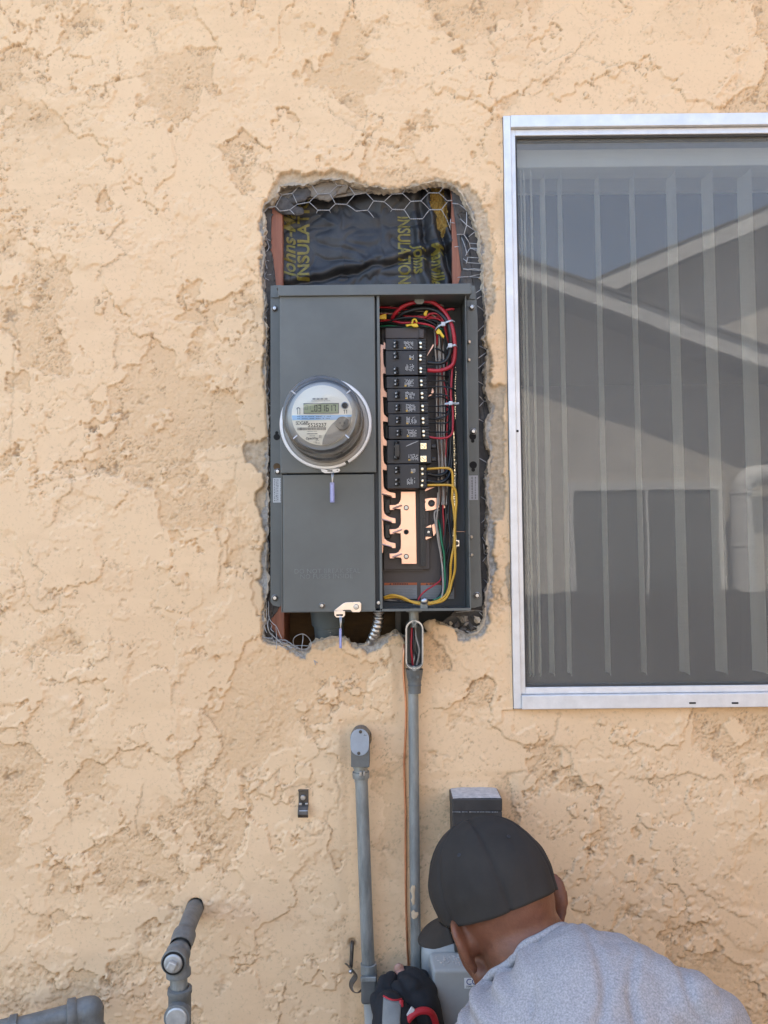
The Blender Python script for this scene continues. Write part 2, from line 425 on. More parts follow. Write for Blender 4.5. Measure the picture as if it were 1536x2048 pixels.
# raised lips: a line of pixels, the coat stands proud on the left of its direction of travel
LIPS = [
 ([(390,1411),(412,1428),(430,1450),(438,1470),(442,1489),(437,1508),(433,1524),(414,1544),(398,1590)], -1, 3.4, .075),
 ([(222,1251),(220,1268),(221,1286),(223,1300),(219,1314),(205,1320),(184,1325)], -1, 1.8, .05),
 ([(168,1387),(165,1405),(166,1423),(152,1440),(143,1458),(150,1478)], -1, 1.7, .06),
 ([(359,1337),(356,1350),(357,1362),(349,1378),(342,1391),(342,1419)], -1, 1.7, .05),
 ([(228,655),(236,676),(233,694),(229,711),(237,725),(229,740),(227,752)], -1, 2.0, .06),
 ([(428,1042),(436,1064),(439,1087),(442,1105),(441,1123),(439,1150),(434,1184)], -1, 2.2, .05),
 ([(246,405),(247,425),(245,445),(228,465),(217,481),(240,498),(256,506),(236,520),(216,531),(200,550),(188,568)], -1, 1.8, .07),
 ([(204,205),(206,190),(211,172),(230,162),(250,154),(275,153),(300,149)], 1, 1.6, .06),
 ([(1223,1750),(1240,1790),(1258,1827),(1265,1850),(1271,1869),(1290,1897),(1304,1910)], -1, 2.8, .06),
 ([(1384,1767),(1405,1780),(1429,1802),(1445,1815),(1464,1823),(1480,1828),(1496,1836)], 1, 2.2, .06),
 ([(1244,1558),(1300,1552),(1340,1548),(1384,1543),(1402,1552),(1422,1556),(1440,1550),(1456,1562)], 1, 1.6, .05),
 ([(1092,1497),(1108,1490),(1124,1494),(1140,1510),(1152,1540),(1170,1574)], 1, 1.6, .05),
 ([(478,340),(500,330),(520,332),(545,345),(575,348)], 1, 1.3, .04),
 ([(980,455),(994,500),(1000,520)], 1, 1.0, .02),
 ([(130,1320),(70,1290),(66,1340),(80,1356)], 1, 1.4, .04),
 ([(116,905),(128,945),(140,960),(146,985),(118,1000),(110,1040),(85,1060)], -1, 1.7, .05),
 ([(60,1085),(66,1120),(90,1150),(72,1190),(84,1205),(118,1190),(128,1230),(124,1260)], 1, 1.7, .05),
 ([(290,1560),(270,1640),(280,1690)], -1, 1.2, .04),
 ([(135,1555),(140,1580),(142,1630),(140,1660)], -1, 1.5, .05),
 ([(365,1600),(372,1580),(420,1570),(445,1600)], 1, 1.8, .04),
 ([(500,1590),(530,1560),(560,1540),(556,1580),(650,1560)], 1, 1.2, .04),
 ([(590,1430),(620,1470),(640,1500),(600,1540)], -1, 1.1, .04),
 ([(840,300),(760,290),(700,250),(660,230),(650,190)], 1, 1.4, .05),
 ([(1056,200),(1110,150),(1160,90),(1190,60)], 1, 1.2, .06),
 ([(1060,140),(1140,110),(1200,130),(1260,150)], -1, 1.4, .05),
 ([(330,90),(260,20),(300,60),(320,120)], 1, 1.0, .05),
 ([(30,1790),(70,1830),(120,1822),(150,1830),(195,1835)], 1, 1.4, .05),
]
CRACKS = [
 ([(33,581),(30,640),(31,700),(27,770),(25,841),(21,894)], .7),
 ([(471,919),(473,985),(476,1052),(482,1110),(487,1158)], .5),
 ([(84,968),(130,958),(176,950),(235,937),(292,926),(390,924),(485,915)], .6),
 ([(1117,1425),(1112,1460),(1096,1486),(1084,1509),(1066,1538),(1049,1565)], .9),
 ([(1063,1540),(1030,1545),(1004,1552)], 1.0),
 ([(500,330),(440,300),(420,290)], .6),
 ([(845,1500),(870,1502),(900,1510)], .7),
 ([(745,1538),(755,1550),(790,1545),(810,1520)], .8),
 ([(673,1555),(683,1580),(676,1605)], .9),
 ([(662,1620),(650,1650),(640,1666),(618,1670)], .9),
]
def xz(pts):
    o = []
    for a, b in pts:
        p = P(a, b, 0); o.append((p.x, p.z))
    return np.array(o)

def inside(poly, X, Z):
    r = np.zeros(X.shape, bool)
    n = len(poly); j = n - 1
    for i in range(n):
        xi, zi = poly[i]; xj, zj = poly[j]
        if zi != zj:
            r ^= ((zi > Z) != (zj > Z)) & (X < (xj - xi) * (Z - zi) / (zj - zi) + xi)
        j = i
    return r

def segdist(poly, X, Z, closed=False):
    """distance, nearest point and side of travel for the nearest segment"""
    best = np.full(X.shape, 1e9); nx = np.zeros(X.shape); nz = np.zeros(X.shape); side = np.zeros(X.shape)
    n = len(poly)
    for i in range(n if closed else n - 1):
        ax, az = poly[i]; bx, bz = poly[(i + 1) % n]
        dx, dz = bx - ax, bz - az
        t = np.clip(((X - ax) * dx + (Z - az) * dz) / (dx * dx + dz * dz + 1e-12), 0, 1)
        qx, qz = ax + t * dx, az + t * dz
        d = np.hypot(X - qx, Z - qz)
        m = d < best
        best = np.where(m, d, best); nx = np.where(m, qx, nx); nz = np.where(m, qz, nz)
        side = np.where(m, np.sign(dx * (Z - az) - dz * (X - ax)), side)
    return best, nx, nz, side

NG = np.random.default_rng(11)
def field(shape, hi, lo, beta, step=0.0021, ani=(1, 1)):
    """random field with detail from wavelength hi down to lo (metres)"""
    h, w = shape
    kz = np.fft.fftfreq(h, step)[:, None] * ani[1]; kx = np.fft.rfftfreq(w, step)[None, :] * ani[0]
    k = np.hypot(kx, kz)
    amp = np.where((k > 1 / hi * .5) & (k < 1 / lo), np.maximum(k, 1e-6) ** (-beta), 0)
    ph = NG.random(k.shape) * 2 * np.pi
    f = np.fft.irfft2(amp * np.exp(1j * ph), s=(h, w))
    return (f - f.mean()) / (f.std() + 1e-12)

def smooth01(x):
    x = np.clip(x, 0, 1)
    return x * x * (3 - 2 * x)

WX0, WX1 = P(997, 800, 0).x, 1.46         # window opening in the wall
WZ1, WZ0 = P(998, 236, 0).z, P(1030, 1417, 0).z
WXL = (P(997, 240, 0).x + P(1032, 1415, 0).x) / 2
WX0 = WXL
def build_wall(parent):
    st = 0.0021
    core_x = np.arange(-0.80, 0.80, st); out = 0.012
    xs = np.concatenate([np.arange(-2.6, -0.80, out), core_x, np.arange(0.80, 3.4, out)])
    core_z = np.arange(0.54, 2.56, st)
    zs = np.concatenate([np.arange(0.0, 0.54, out), core_z, np.arange(2.56, 2.86, out)])
    xs = np.sort(np.append(xs[(np.abs(xs - WX0) > st * .6) & (np.abs(xs - WX1) > .006)], [WX0, WX1]))
    zs = np.sort(np.append(zs[(np.abs(zs - WZ0) > st * .6) & (np.abs(zs - WZ1) > st * .6)], [WZ0, WZ1]))
    X, Z = np.meshgrid(xs, zs)
    sh = X.shape
    A = field(sh, .40, .006, 1.75) ; B = field(sh, .26, .006, 1.7); C = field(sh, .5, .05, 1.6)
    D = field(sh, .12, .006, 1.55)
    T = field(sh, .022, .0055, .75); T2 = field(sh, .009, .0052, .2)
    W = field(sh, .05, .0055, 1.25); ST = field(sh, .6, .02, 1.5); V = field(sh, .30, .01, 1.4, ani=(1, .25))
    w1 = .03 + .9 * smooth01(C * .8 + .02)
    w2 = .03 + .9 * smooth01(-C * .8 + .08)
    s1 = smooth01((A + .10) / w1); s2 = smooth01((B - .05) / w2); s3 = smooth01((D - .55) / (.08 + .5 * smooth01(C + .4)))
    h = .0032 * s1 + .0026 * s2 + .0013 * s3
    h += .0005 * np.exp(-((A + .10 - w1 * .8) / .10) ** 2) * (w1 < .35) + .0004 * np.exp(-((B - .05 - w2 * .8) / .10) ** 2) * (w2 < .35)
    plate = np.clip(np.maximum(s1, s2), 0, 1)
    rough = 1 - .93 * plate
    quiet = smooth01(ST * .6 + .55)                        # some areas are calm, some busy
    busy = 1 - .75 * quiet
    h += rough * (T * .00029 + T2 * .00016) * (.6 + .8 * busy)
    pits = smooth01((W - 1.15) / .35) * rough * busy + .6 * smooth01((W - 2.3) / .3)
    worms = np.exp(-(W / .13) ** 2) * rough * smooth01(.35 - .9 * ST + .5 * D)
    h -= .0024 * pits + .0014 * worms
    # torn edges of the trowelled plates: a groove with grime and painted shade along the sharp sides
    e1 = np.exp(-((A + .14) / .024) ** 2) * smooth01((.50 - w1) / .12) * smooth01(B * .6 + 1.0); e2 = np.exp(-((B - .01) / .024) ** 2) * smooth01((.50 - w2) / .12) * smooth01(A * .6 + .9); e3 = np.exp(-((D - .52) / .04) ** 2) * smooth01(C + .35)
    edge_l = np.clip(np.maximum(np.maximum(e1, e2), .8 * e3), 0, 1) * smooth01(.75 + .5 * W)
    h -= .0026 * edge_l
    h += .0035 * field(sh, .9, .25, 1.0) * .35
    dirt_shade = np.clip(.60 * pits + .60 * worms + .95 * edge_l, 0, 1)  # grime plus crevice shade put into the colour of pits, worms and edges
    # the raised lips and hairline cracks that can be recognised in the photograph
    jx = field(sh, .03, .006, 1.3) * .0022; jz = field(sh, .03, .006, 1.3) * .0022
    def window(pl, m):
        return np.nonzero((X > pl[:, 0].min() - m) & (X < pl[:, 0].max() + m) & (Z > pl[:, 1].min() - m) & (Z < pl[:, 1].max() + m))
    for pts, sgn, hh, fade in LIPS:
        pl = xz(pts); k = window(pl, fade * 1.2)
        d, nx, nz, sd = segdist(pl, X[k] + jx[k], Z[k] + jz[k])
        up = sd * -sgn < 0
        ends = np.minimum(np.hypot(nx - pl[0, 0], nz - pl[0, 1]), np.hypot(nx - pl[-1, 0], nz - pl[-1, 1]))
        e = smooth01(ends / .02 + .15)
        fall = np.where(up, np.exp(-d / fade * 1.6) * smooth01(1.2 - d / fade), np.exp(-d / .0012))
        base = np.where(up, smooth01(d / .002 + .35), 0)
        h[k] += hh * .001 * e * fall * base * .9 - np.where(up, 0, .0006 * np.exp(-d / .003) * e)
        dirt_shade[k] = np.maximum(dirt_shade[k], np.where(up, 0, .8 * e * np.exp(-d / .0022)))
        plate[k] = np.maximum(plate[k], np.where(up, e * smooth01(1.3 - d / fade) * .9, 0))
    for pts, wd in CRACKS:
        pl = xz(pts); k = window(pl, .02)
        d, nx, nz, sd = segdist(pl, X[k] + jx[k] * .7, Z[k] + jz[k] * .7)
        g = np.exp(-(d / (.0016 * wd + .0006)) ** 2)
        h[k] -= .0013 * wd * g
        dirt_shade[k] = np.maximum(dirt_shade[k], .6 * g * wd)
    # trowel arcs above the opening
    ac = P(700, 330, 0)
    for rr, amp in ((.375, .5), (.345, .45), (.315, .35)):
        rd = np.hypot(X - ac.x, (Z - ac.z) * .8)
        ang = np.arctan2(Z - ac.z, X - ac.x)
        msk = smooth01((ang - 1.9) / .2) * smooth01((3.25 - ang) / .3)
        h += .0012 * amp * np.exp(-np.abs(rd - rr) / .008) * (rd < rr) * msk
    # small holes
    for px, py, r in ((513, 1142, 2.2), (514, 1161, 2.4), (299, 1503, 2.5), (303, 1496, 1.6), (806, 1932, 2.6), (84, 818, 1.6), (200, 1570, 1.4), (1384, 1640, 1.4), (1190, 1000, 1), (455, 920, 1.1)):
        c = P(px, py, 0); g = np.exp(-(np.hypot(X - c.x, Z - c.z) / S(r)) ** 2)
        h -= .006 * g; dirt_shade = np.maximum(dirt_shade, g)
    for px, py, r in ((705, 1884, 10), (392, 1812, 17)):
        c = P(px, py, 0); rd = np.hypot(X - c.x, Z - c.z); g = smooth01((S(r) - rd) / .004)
        h -= .03 * g; dirt_shade = np.maximum(dirt_shade, g); h += .0015 * np.exp(-((rd - S(r)) / .008) ** 2) * T * .4
        dirt_shade = np.maximum(dirt_shade, .45 * np.exp(-np.maximum(rd - S(r), 0) / .012) * smooth01(ST * .5 + .7))
    # flatter where pipes and straps are fixed
    for q0, q1, q2, q3 in ((592, 1572, 624, 1634), (696, 1450, 856, 2300), (800, 1262, 860, 1470), (840, 1560, 1030, 2300)):
        a0, a1 = P(q0, q1, 0), P(q2, q3, 0)
        dx = np.maximum(np.maximum(a0.x - X, X - a1.x), 0); dz = np.maximum(np.maximum(a1.z - Z, Z - a0.z), 0)
        f_ = smooth01(1 - np.hypot(dx, dz) / .02); h = h * (1 - .85 * f_) + f_ * .85 * .0016 + f_ * T * .00015
    # beside the opening
    bare = np.zeros(sh); tone = np.zeros(sh)
    hp = xz(HOLE)
    for pts, typ, dep in BARE:
        pl = xz(pts); k = window(pl, .02)
        ins = inside(pl, X[k] + jx[k] * .8, Z[k] + jz[k] * .8)
        dd, _, _, _ = segdist(pl, X[k] + jx[k] * .8, Z[k] + jz[k] * .8, True)
        amt = np.where(ins, smooth01(dd / .0025), 0)
        tgt = -.001 * dep + T[k] * .0006 + T2[k] * .0003 + W[k] * .0003
        h[k] = h[k] * (1 - amt) + np.minimum(tgt, h[k] * .3) * amt
        bare[k] = np.maximum(bare[k], amt); tone[k] = np.where(amt > .5, typ, tone[k])
        dirt_shade[k] *= 1 - amt * .6
    # calm strips the mason floated round the window
    ws = np.minimum(np.abs(X - WX0) + 10 * (Z > WZ1 + .03) + 10 * (Z < WZ0 - .03), 1)
    flat = np.maximum(smooth01(1 - np.maximum(WZ0 - Z, 0) / .03) * (X > WX0 - .02) * (Z < WZ0), smooth01(1 - (WX0 - X) / .028) * (X < WX0) * (Z > WZ0) * (Z < WZ1))
    h = h * (1 - .6 * flat)
    # cut the opening, snap its edge to the outline
    hd, hnx, hnz, _ = segdist(hp, X, Z, True) if False else (None, None, None, None)
    kk = window(hp, .01)
    inh = np.zeros(sh, bool); inh[kk] = inside(hp, X[kk], Z[kk])
    nv = X.size
    idx = np.arange(nv).reshape(sh)
    q = np.stack([idx[:-1, :-1], idx[:-1, 1:], idx[1:, 1:], idx[1:, :-1]], -1)
    cx = (X[:-1, :-1] + X[1:, 1:]) / 2; cz = (Z[:-1, :-1] + Z[1:, 1:]) / 2
    wh = (cx > WX0) & (cx < WX1) & (cz > WZ0) & (cz < WZ1)
    cnt = inh[:-1, :-1].astype(int) + inh[:-1, 1:] + inh[1:, 1:] + inh[1:, :-1]
    keep = ~wh & (cnt < 2)
    qk = q[keep]
    used = np.zeros(nv, bool); used[qk.ravel()] = True
    drop = q[~keep & ~wh]
    edge = np.zeros(nv, bool); edge[drop.ravel()] = True
    edge &= used
    e = np.nonzero(edge)[0]
    Xf, Zf = X.ravel().copy(), Z.ravel().copy()
    _, nx, nz, _ = segdist(hp, Xf[e], Zf[e], True)
    Xf[e], Zf[e] = nx, nz
    hf = h.ravel(); hf[e] = np.minimum(hf[e], -.001)
    tan = np.clip(plate, 0, 1).ravel(); stain = smooth01(ST * .35 + .5 + .25 * V).ravel()
    vid = np.full(nv, -1); ui = np.nonzero(used)[0]; vid[ui] = np.arange(len(ui))
    co = np.stack([Xf[ui], -hf[ui], Zf[ui]], -1).astype(np.float32)
    me = bpy.data.meshes.new('stucco')
    nf = len(qk)
    me.vertices.add(len(ui)); me.vertices.foreach_set('co', co.ravel())
    me.loops.add(nf * 4); me.loops.foreach_set('vertex_index', vid[qk].ravel().astype(np.int32))
    me.polygons.add(nf)
    me.polygons.foreach_set('loop_start', np.arange(0, nf * 4, 4, dtype=np.int32))
    me.polygons.foreach_set('loop_total', np.full(nf, 4, dtype=np.int32))
    me.polygons.foreach_set('use_smooth', np.ones(nf, bool))
    for nm, arr in (('smoothness', tan), ('dirt_shade', dirt_shade.ravel()), ('bare', bare.ravel()), ('tone', tone.ravel()), ('stain', stain)):
        at = me.attributes.new(nm, 'FLOAT', 'POINT'); at.data.foreach_set('value', arr[ui].astype(np.float32))
    me.update(); me.validate()
    ob = bpy.data.objects.new('stucco_wall', me); COL.objects.link(ob)
    ob.parent = parent
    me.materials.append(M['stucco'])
    # normals must face the garden
    return ob

def stucco_material():
    m = bpy.data.materials.new('painted_stucco'); m.use_nodes = True
    nt = m.node_tree; N = nt.nodes; L = nt.links; b = N['Principled BSDF']
    def attr(n):
        a = N.new('ShaderNodeAttribute'); a.attribute_name = n; return a.outputs['Fac']
    def mix(f, a, c, blend='MIX'):
        x = N.new('ShaderNodeMix'); x.data_type = 'RGBA'; x.blend_type = blend
        for s, v in ((x.inputs[0], f), (x.inputs[6], a), (x.inputs[7], c)):
            if isinstance(v, (int, float)): s.default_value = v
            elif isinstance(v, tuple): s.default_value = (*v, 1)
            else: L.new(v, s)
        return x.outputs[2]
    tc = N.new('ShaderNodeTexCoord')
    def noise(sc, det=6, rough=.6):
        n = N.new('ShaderNodeTexNoise'); n.inputs['Scale'].default_value = sc; n.inputs['Detail'].default_value = det
        n.inputs['Roughness'].default_value = rough
        L.new(tc.outputs['Object'], n.inputs['Vector']); return n.outputs['Fac']
    def ramp(f, a, c):
        r = N.new('ShaderNodeMapRange'); r.inputs['From Min'].default_value = a; r.inputs['From Max'].default_value = c
        L.new(f, r.inputs['Value']); return r.outputs['Result']
    def mul(a, c):
        x = N.new('ShaderNodeMath'); x.operation = 'MULTIPLY'
        for s, v in ((x.inputs[0], a), (x.inputs[1], c)):
            if isinstance(v, (int, float)): s.default_value = v
            else: L.new(v, s)
        return x.outputs[0]
    def ramp2(f):
        r = N.new('ShaderNodeMapRange'); r.inputs['To Min'].default_value = .85; r.inputs['To Max'].default_value = .16
        L.new(f, r.inputs['Value']); return r.outputs['Result']
    paint = mix(attr('smoothness'), STUCCO_ROUGH, STUCCO_FLAT)
    paint = mix(mul(ramp(attr('stain'), .45, 1.0), .22), paint, STUCCO_STAIN)
    paint = mix(mul(ramp(noise(5, 8, .7), .45, .75), .22), paint, STUCCO_PINK)
    paint = mix(mul(ramp(noise(160, 3), .56, .8), .35), paint, STUCCO_DIRT_SHADE)
    paint = mix(mul(attr('dirt_shade'), .62), paint, STUCCO_DIRT_SHADE)
    brown = mix(ramp(noise(90, 8, .75), .35, .7), (.40, .305, .20), (.62, .48, .33))
    grey = mix(ramp(noise(120, 8, .75), .35, .7), (.24, .225, .20), (.52, .49, .445))
    bare = mix(attr('tone'), brown, grey)
    col = mix(attr('bare'), paint, bare)
    L.new(col, b.inputs['Base Color'])
    b.inputs['Roughness'].default_value = .85
    b.inputs['Specular IOR Level'].default_value = .25
    bp = N.new('ShaderNodeBump'); bp.inputs['Distance'].default_value = .0011; L.new(ramp2(attr('smoothness')), bp.inputs['Strength'])
    hmix = N.new('ShaderNodeMath'); hmix.operation = 'ADD'
    L.new(mul(noise(330, 4, .7), .55), hmix.inputs[0]); L.new(mul(noise(120, 5, .7), .8), hmix.inputs[1])
    L.new(hmix.outputs[0], bp.inputs['Height']); L.new(bp.outputs['Normal'], b.inputs['Normal'])
    return m
STUCCO_FLAT = (.80, .558, .330); STUCCO_ROUGH = (.725, .49, .278); STUCCO_STAIN = (.64, .425, .235); STUCCO_PINK = (.74, .475, .285); STUCCO_DIRT_SHADE = (.20, .135, .08)
M['stucco'] = stucco_material()
M['soffit'] = mat('painted_boards', (.60, .47, .34), .7, 0, .08, 8, .0004, 40)
M['roof'] = mat('asphalt_shingle', (.10, .095, .09), .95, 0, .35, 30, .003, 60)
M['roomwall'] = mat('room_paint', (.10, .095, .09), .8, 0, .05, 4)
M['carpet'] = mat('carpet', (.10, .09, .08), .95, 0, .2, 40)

house = thing('stucco_house', (0, 0, 0), 'tan stucco house whose wall has the broken opening and the window', 'house')
wall = build_wall(house)

# broken plaster thickness round the opening
def broken_edge():
    rg = rnd(5)
    pl = [Vector((a, 0, b)) for a, b in xz(HOLE)]
    pts = []
    for i in range(len(pl)):
        a, b = pl[i], pl[(i + 1) % len(pl)]
        n = max(1, int((b - a).length / .0035))
        pts += [a + (b - a) * (k / n) for k in range(n)]
    n = len(pts)
    cen = sum(pts, Vector()) / n
    NG2 = np.random.default_rng(3)
    rows = 7
    mb = MB(); verts = []
    off = np.zeros((rows, n))
    raw = NG2.normal(size=(rows, n))
    for r in range(rows):
        f = np.fft.rfft(raw[r]); kk = np.arange(len(f)); f *= (1 + kk) ** -.42; g = np.fft.irfft(f, n); off[r] = g / g.std()
    for r in range(rows):
        y = (-.0 + .0015, .0015, .004, .009, .014, .019, .024)[r]
        for i in range(n):
            t = (pts[(i + 1) % n] - pts[i - 1]); nrm = Vector((t.z, 0, -t.x)).normalized()
            inward = nrm if nrm.dot(cen - pts[i]) > 0 else -nrm
            amt = 0 if r == 0 else (.0003 * r + .0017 * off[r][i] + .0010 * NG2.normal() * (r > 1) + .0008 * math.sin(r * 1.3 + i * .31))
            if r == 0: amt = -.0012
            verts.append(pts[i] + inward * amt + Vector((0, y + (.0012 * off[r][i] if r > 1 else 0), 0)))
    faces = [(r * n + i, r * n + (i + 1) % n, (r + 1) * n + (i + 1) % n, (r + 1) * n + i) for r in range(rows - 1) for i in range(n)]
    mb.add(verts, faces)
    return mb.build('broken_edge', M['mortar'], house, smooth=False)
broken_edge()

# roof, eave, back walls and the dark room behind the window
mb = MB()
def slab(mb, pts, th):
    f = [Vector(p) for p in pts]
    nrm = (f[1] - f[0]).cross(f[2] - f[0]).normalized()
    mb.prism3(f, nrm * (th if nrm.z > 0 else -th))
slab(mb, [(-2.9, -.10, 2.87), (3.7, -.10, 2.87), (3.7, 1.7, 3.85), (-2.9, 1.7, 3.85)], .05)
slab(mb, [(-2.9, 1.7, 3.85), (3.7, 1.7, 3.85), (3.7, 3.55, 2.85), (-2.9, 3.55, 2.85)], .05)
roof = mb.build('roof', M['roof'], house)
mb = MB(); mb.box(-2.9, 3.7, -.135, -.105, 2.80, 2.93); mb.build('fascia', M['soffit'], house)
mb = MB()
mb.add([(-2.9, -.10, 2.855), (3.7, -.10, 2.855), (3.7, .03, 2.855), (-2.9, .03, 2.855)], [(0, 1, 2, 3)])
mb.build('soffit', M['soffit'], house, fix=False)
mb = MB(); mb.box(-2.6, .08, 3.3, 3.4, 0, 2.84); mb.box(.66, 3.388, 3.3, 3.4, 0, 2.84); mb.box(.08, .66, 3.3, 3.4, 0, .9); mb.box(.08, .66, 3.3, 3.4, 2.2, 2.84); mb.box(-2.6, -2.5, .13, 3.3, 0, 2.84); mb.box(3.288, 3.388, .13, 3.3, 0, 2.84)  # unseen opening added so daylight reaches the blind slats from behind
mb.build('back_wall', M['stucco'], house)
mb = MB(); mb.box(2.0, 2.12, -2.4, -.012, 0, 2.84); mb.build('sky_blocker_wall', M['stucco'], house)  # added out of view to block sky light from the right
mb = MB()
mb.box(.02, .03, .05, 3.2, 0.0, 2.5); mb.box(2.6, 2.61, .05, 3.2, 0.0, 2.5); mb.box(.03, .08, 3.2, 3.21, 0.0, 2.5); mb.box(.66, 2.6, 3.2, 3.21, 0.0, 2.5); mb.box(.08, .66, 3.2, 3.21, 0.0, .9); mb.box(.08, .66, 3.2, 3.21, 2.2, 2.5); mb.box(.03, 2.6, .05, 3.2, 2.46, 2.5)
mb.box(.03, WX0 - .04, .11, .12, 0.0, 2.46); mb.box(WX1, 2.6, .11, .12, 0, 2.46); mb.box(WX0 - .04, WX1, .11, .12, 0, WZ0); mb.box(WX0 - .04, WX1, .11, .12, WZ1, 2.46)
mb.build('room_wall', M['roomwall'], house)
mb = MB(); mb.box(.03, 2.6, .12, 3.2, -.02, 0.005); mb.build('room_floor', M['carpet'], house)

# framing seen in the opening
def stud(px0, px1, yb=.115, yf=.022, top=P(0, 300, 0).z, bot=P(0, 1420, 0).z):
    a, b = P(px0, 700, -yf).x, P(px1, 700, -yf).x
    mb = MB(); mb.box(a, b, yf, yb, bot, top)
    return mb.build('wall_stud', M['wood'], house, bevel=.0015)
stud(539, 566); stud(907, 940)
mb = MB(); mb.box(P(470, 800).x, P(1000, 800).x, .116, .128, P(0, 1450).z, P(0, 280).z); mb.build('sheathing', M['woodrough'], house)

# building paper between plaster and studs, torn round the opening
def torn_sheet(pts, y, seed, name, amp=.0035, m=None, jag=3.0, parent=None, dy=.003):
    rg = rnd(seed); out = []
    n = len(pts)
    for i in range(n):
        a, b = pts[i], pts[(i + 1) % n]
        L = math.hypot(b[0] - a[0], b[1] - a[1]); k = max(1, int(L / 5))
        for t in range(k):
            out.append((a[0] + (b[0] - a[0]) * t / k + rg.uniform(-jag, jag), a[1] + (b[1] - a[1]) * t / k + rg.uniform(-jag, jag)))
    bm = bmesh.new()
    vs = [bm.verts.new(P(x, z, -y)) for x, z in out]
    f = bm.faces.new(vs)
    bmesh.ops.triangulate(bm, faces=[f])
    for _ in range(3):
        bmesh.ops.subdivide_edges(bm, edges=[e for e in bm.edges if e.calc_length() > .009], cuts=1)
        bmesh.ops.triangulate(bm, faces=bm.faces[:])
    from mathutils import noise as mn
    for v in bm.verts:
        p = Vector((v.co.x * 38 + seed, 0, v.co.z * 38))
        v.co.y += (mn.fractal(p, .8, 2.0, 4)) * dy
    r = bmesh.ops.extrude_face_region(bm, geom=bm.faces[:])
    for v in [g for g in r['geom'] if isinstance(g, bmesh.types.BMVert)]:
        v.co.y += .0012
    bmesh.ops.recalc_face_normals(bm, faces=bm.faces)
    me = bpy.data.meshes.new(name); bm.to_mesh(me); bm.free()
    me.polygons.foreach_set('use_smooth', [True] * len(me.polygons))
    me.materials.append(m or M['felt'])
    org = Vector((0, 0, 0))
    if parent is not None: org = parent.location
    me.transform(Matrix.Translation(-org))
    ob = bpy.data.objects.new(name, me); COL.objects.link(ob); ob.parent = parent
    return ob
torn_sheet([(500, 400), (533, 405), (545, 425), (540, 470), (541, 500), (546, 520), (549, 570), (556, 640), (556, 1215), (540, 1240), (545, 1265), (560, 1290), (620, 1330), (490, 1330), (490, 400)], .020, 1, 'building_paper', parent=house)
torn_sheet([(900, 378), (915, 385), (930, 405), (937, 425), (912, 428), (934, 436), (938, 468), (912, 470), (936, 480), (928, 530), (918, 575), (926, 640), (930, 1190), (915, 1222), (880, 1245), (870, 1300), (1010, 1300), (1010, 360), (900, 350)], .020, 2, 'building_paper', parent=house)
torn_sheet([(500, 330), (930, 330), (930, 372), (905, 380), (880, 374), (860, 372), (800, 384), (740, 380), (700, 376), (690, 378), (664, 392), (657, 397), (648, 391), (634, 388), (618, 380), (595, 384), (560, 392), (545, 410), (500, 410)], .021, 3, 'building_paper', parent=house, m=M['mortarbrown'])
# ------------------------------------------------------------------ window (part of the house) and its blinds
def window_parts():
    w = MB()
    ax0, az1, az0 = WX0 + .001, WZ1 - .001, WZ0 + .001
    fw = S(17)                                        # width of the fin frame
    x1 = WX1 - .001
    inx = ax0 + S(15); inz1 = az1 - S(25); inz0 = az0 + S(27)
    # outer frame: left, top, bottom, right, front 10 mm proud of the plaster
    w.box(ax0, inx, -.010, .085, az0, az1)
    w.box(inx, x1 - S(18), -.012, .085, inz1, az1)
    w.box(inx, x1 - S(18), -.016, .085, az0, inz0)
    w.box(x1 - S(18), x1, -.010, .085, az0, az1)
    fr = w.build('window', M['alu'], house, bevel=.0012)
    # inner sash
    s = MB(); b = S(9)
    sx0, sx1, sz0, sz1 = inx + .0006, x1 - S(18) - .0006, inz0 + .0006, inz1 - .0006
    s.box(sx0, sx0 + b, -.004, .03, sz0, sz1); s.box(sx1 - b, sx1, -.004, .03, sz0, sz1)
    s.box(sx0 + b, sx1 - b, -.004, .03, sz1 - S(13), sz1); s.box(sx0 + b, sx1 - b, -.004, .03, sz0, sz0 + S(13))
    s.build('sash', M['alu'], fr, bevel=.001)
    g = MB(); k = S(3.5)
    gx0, gx1, gz0, gz1 = sx0 + b + .0003, sx1 - b - .0003, sz0 + S(13) + .0003, sz1 - S(13) - .0003
    g.box(gx0, gx0 + k, .000, .02, gz0, gz1); g.box(gx0 + k, gx1, .000, .02, gz1 - k, gz1); g.box(gx0 + k, gx1, .000, .02, gz0, gz0 + k)
    g.build('gasket', mat('dark_gasket', (.05, .048, .045), .7), fr)
    p = MB(); p.add([(gx0, .012, gz0), (gx1, .012, gz0), (gx1, .012, gz1), (gx0, .012, gz1)], [(0, 1, 2, 3)])
    p.build('pane', M['pane'], fr, fix=False)
    q = MB(); q.add([(gx0 + k, .0045, gz0 + k), (gx1, .0045, gz0 + k), (gx1, .0045, gz1 - k), (gx0 + k, .0045, gz1 - k)], [(0, 1, 2, 3)])
    q.build('insect_screen', screen_material(), fr, fix=False)
    # weep slots
    for px in (1385, 1470):
        h = MB(); c = P(px, 1406, .016); h.box(c.x - .006, c.x + .006, -.0166, -.014, c.z - .0015, c.z + .0015)
        h.build('weep_slot', M['hole'], fr)
    h = MB(); c = P(1033, 862, .005); h.box(c.x - .004, c.x + .004, -.0048, -.0035, c.z - .002, c.z + .002); h.build('latch_slot', M['hole'], fr)
    return fr, (gx0, gx1, gz0, gz1)

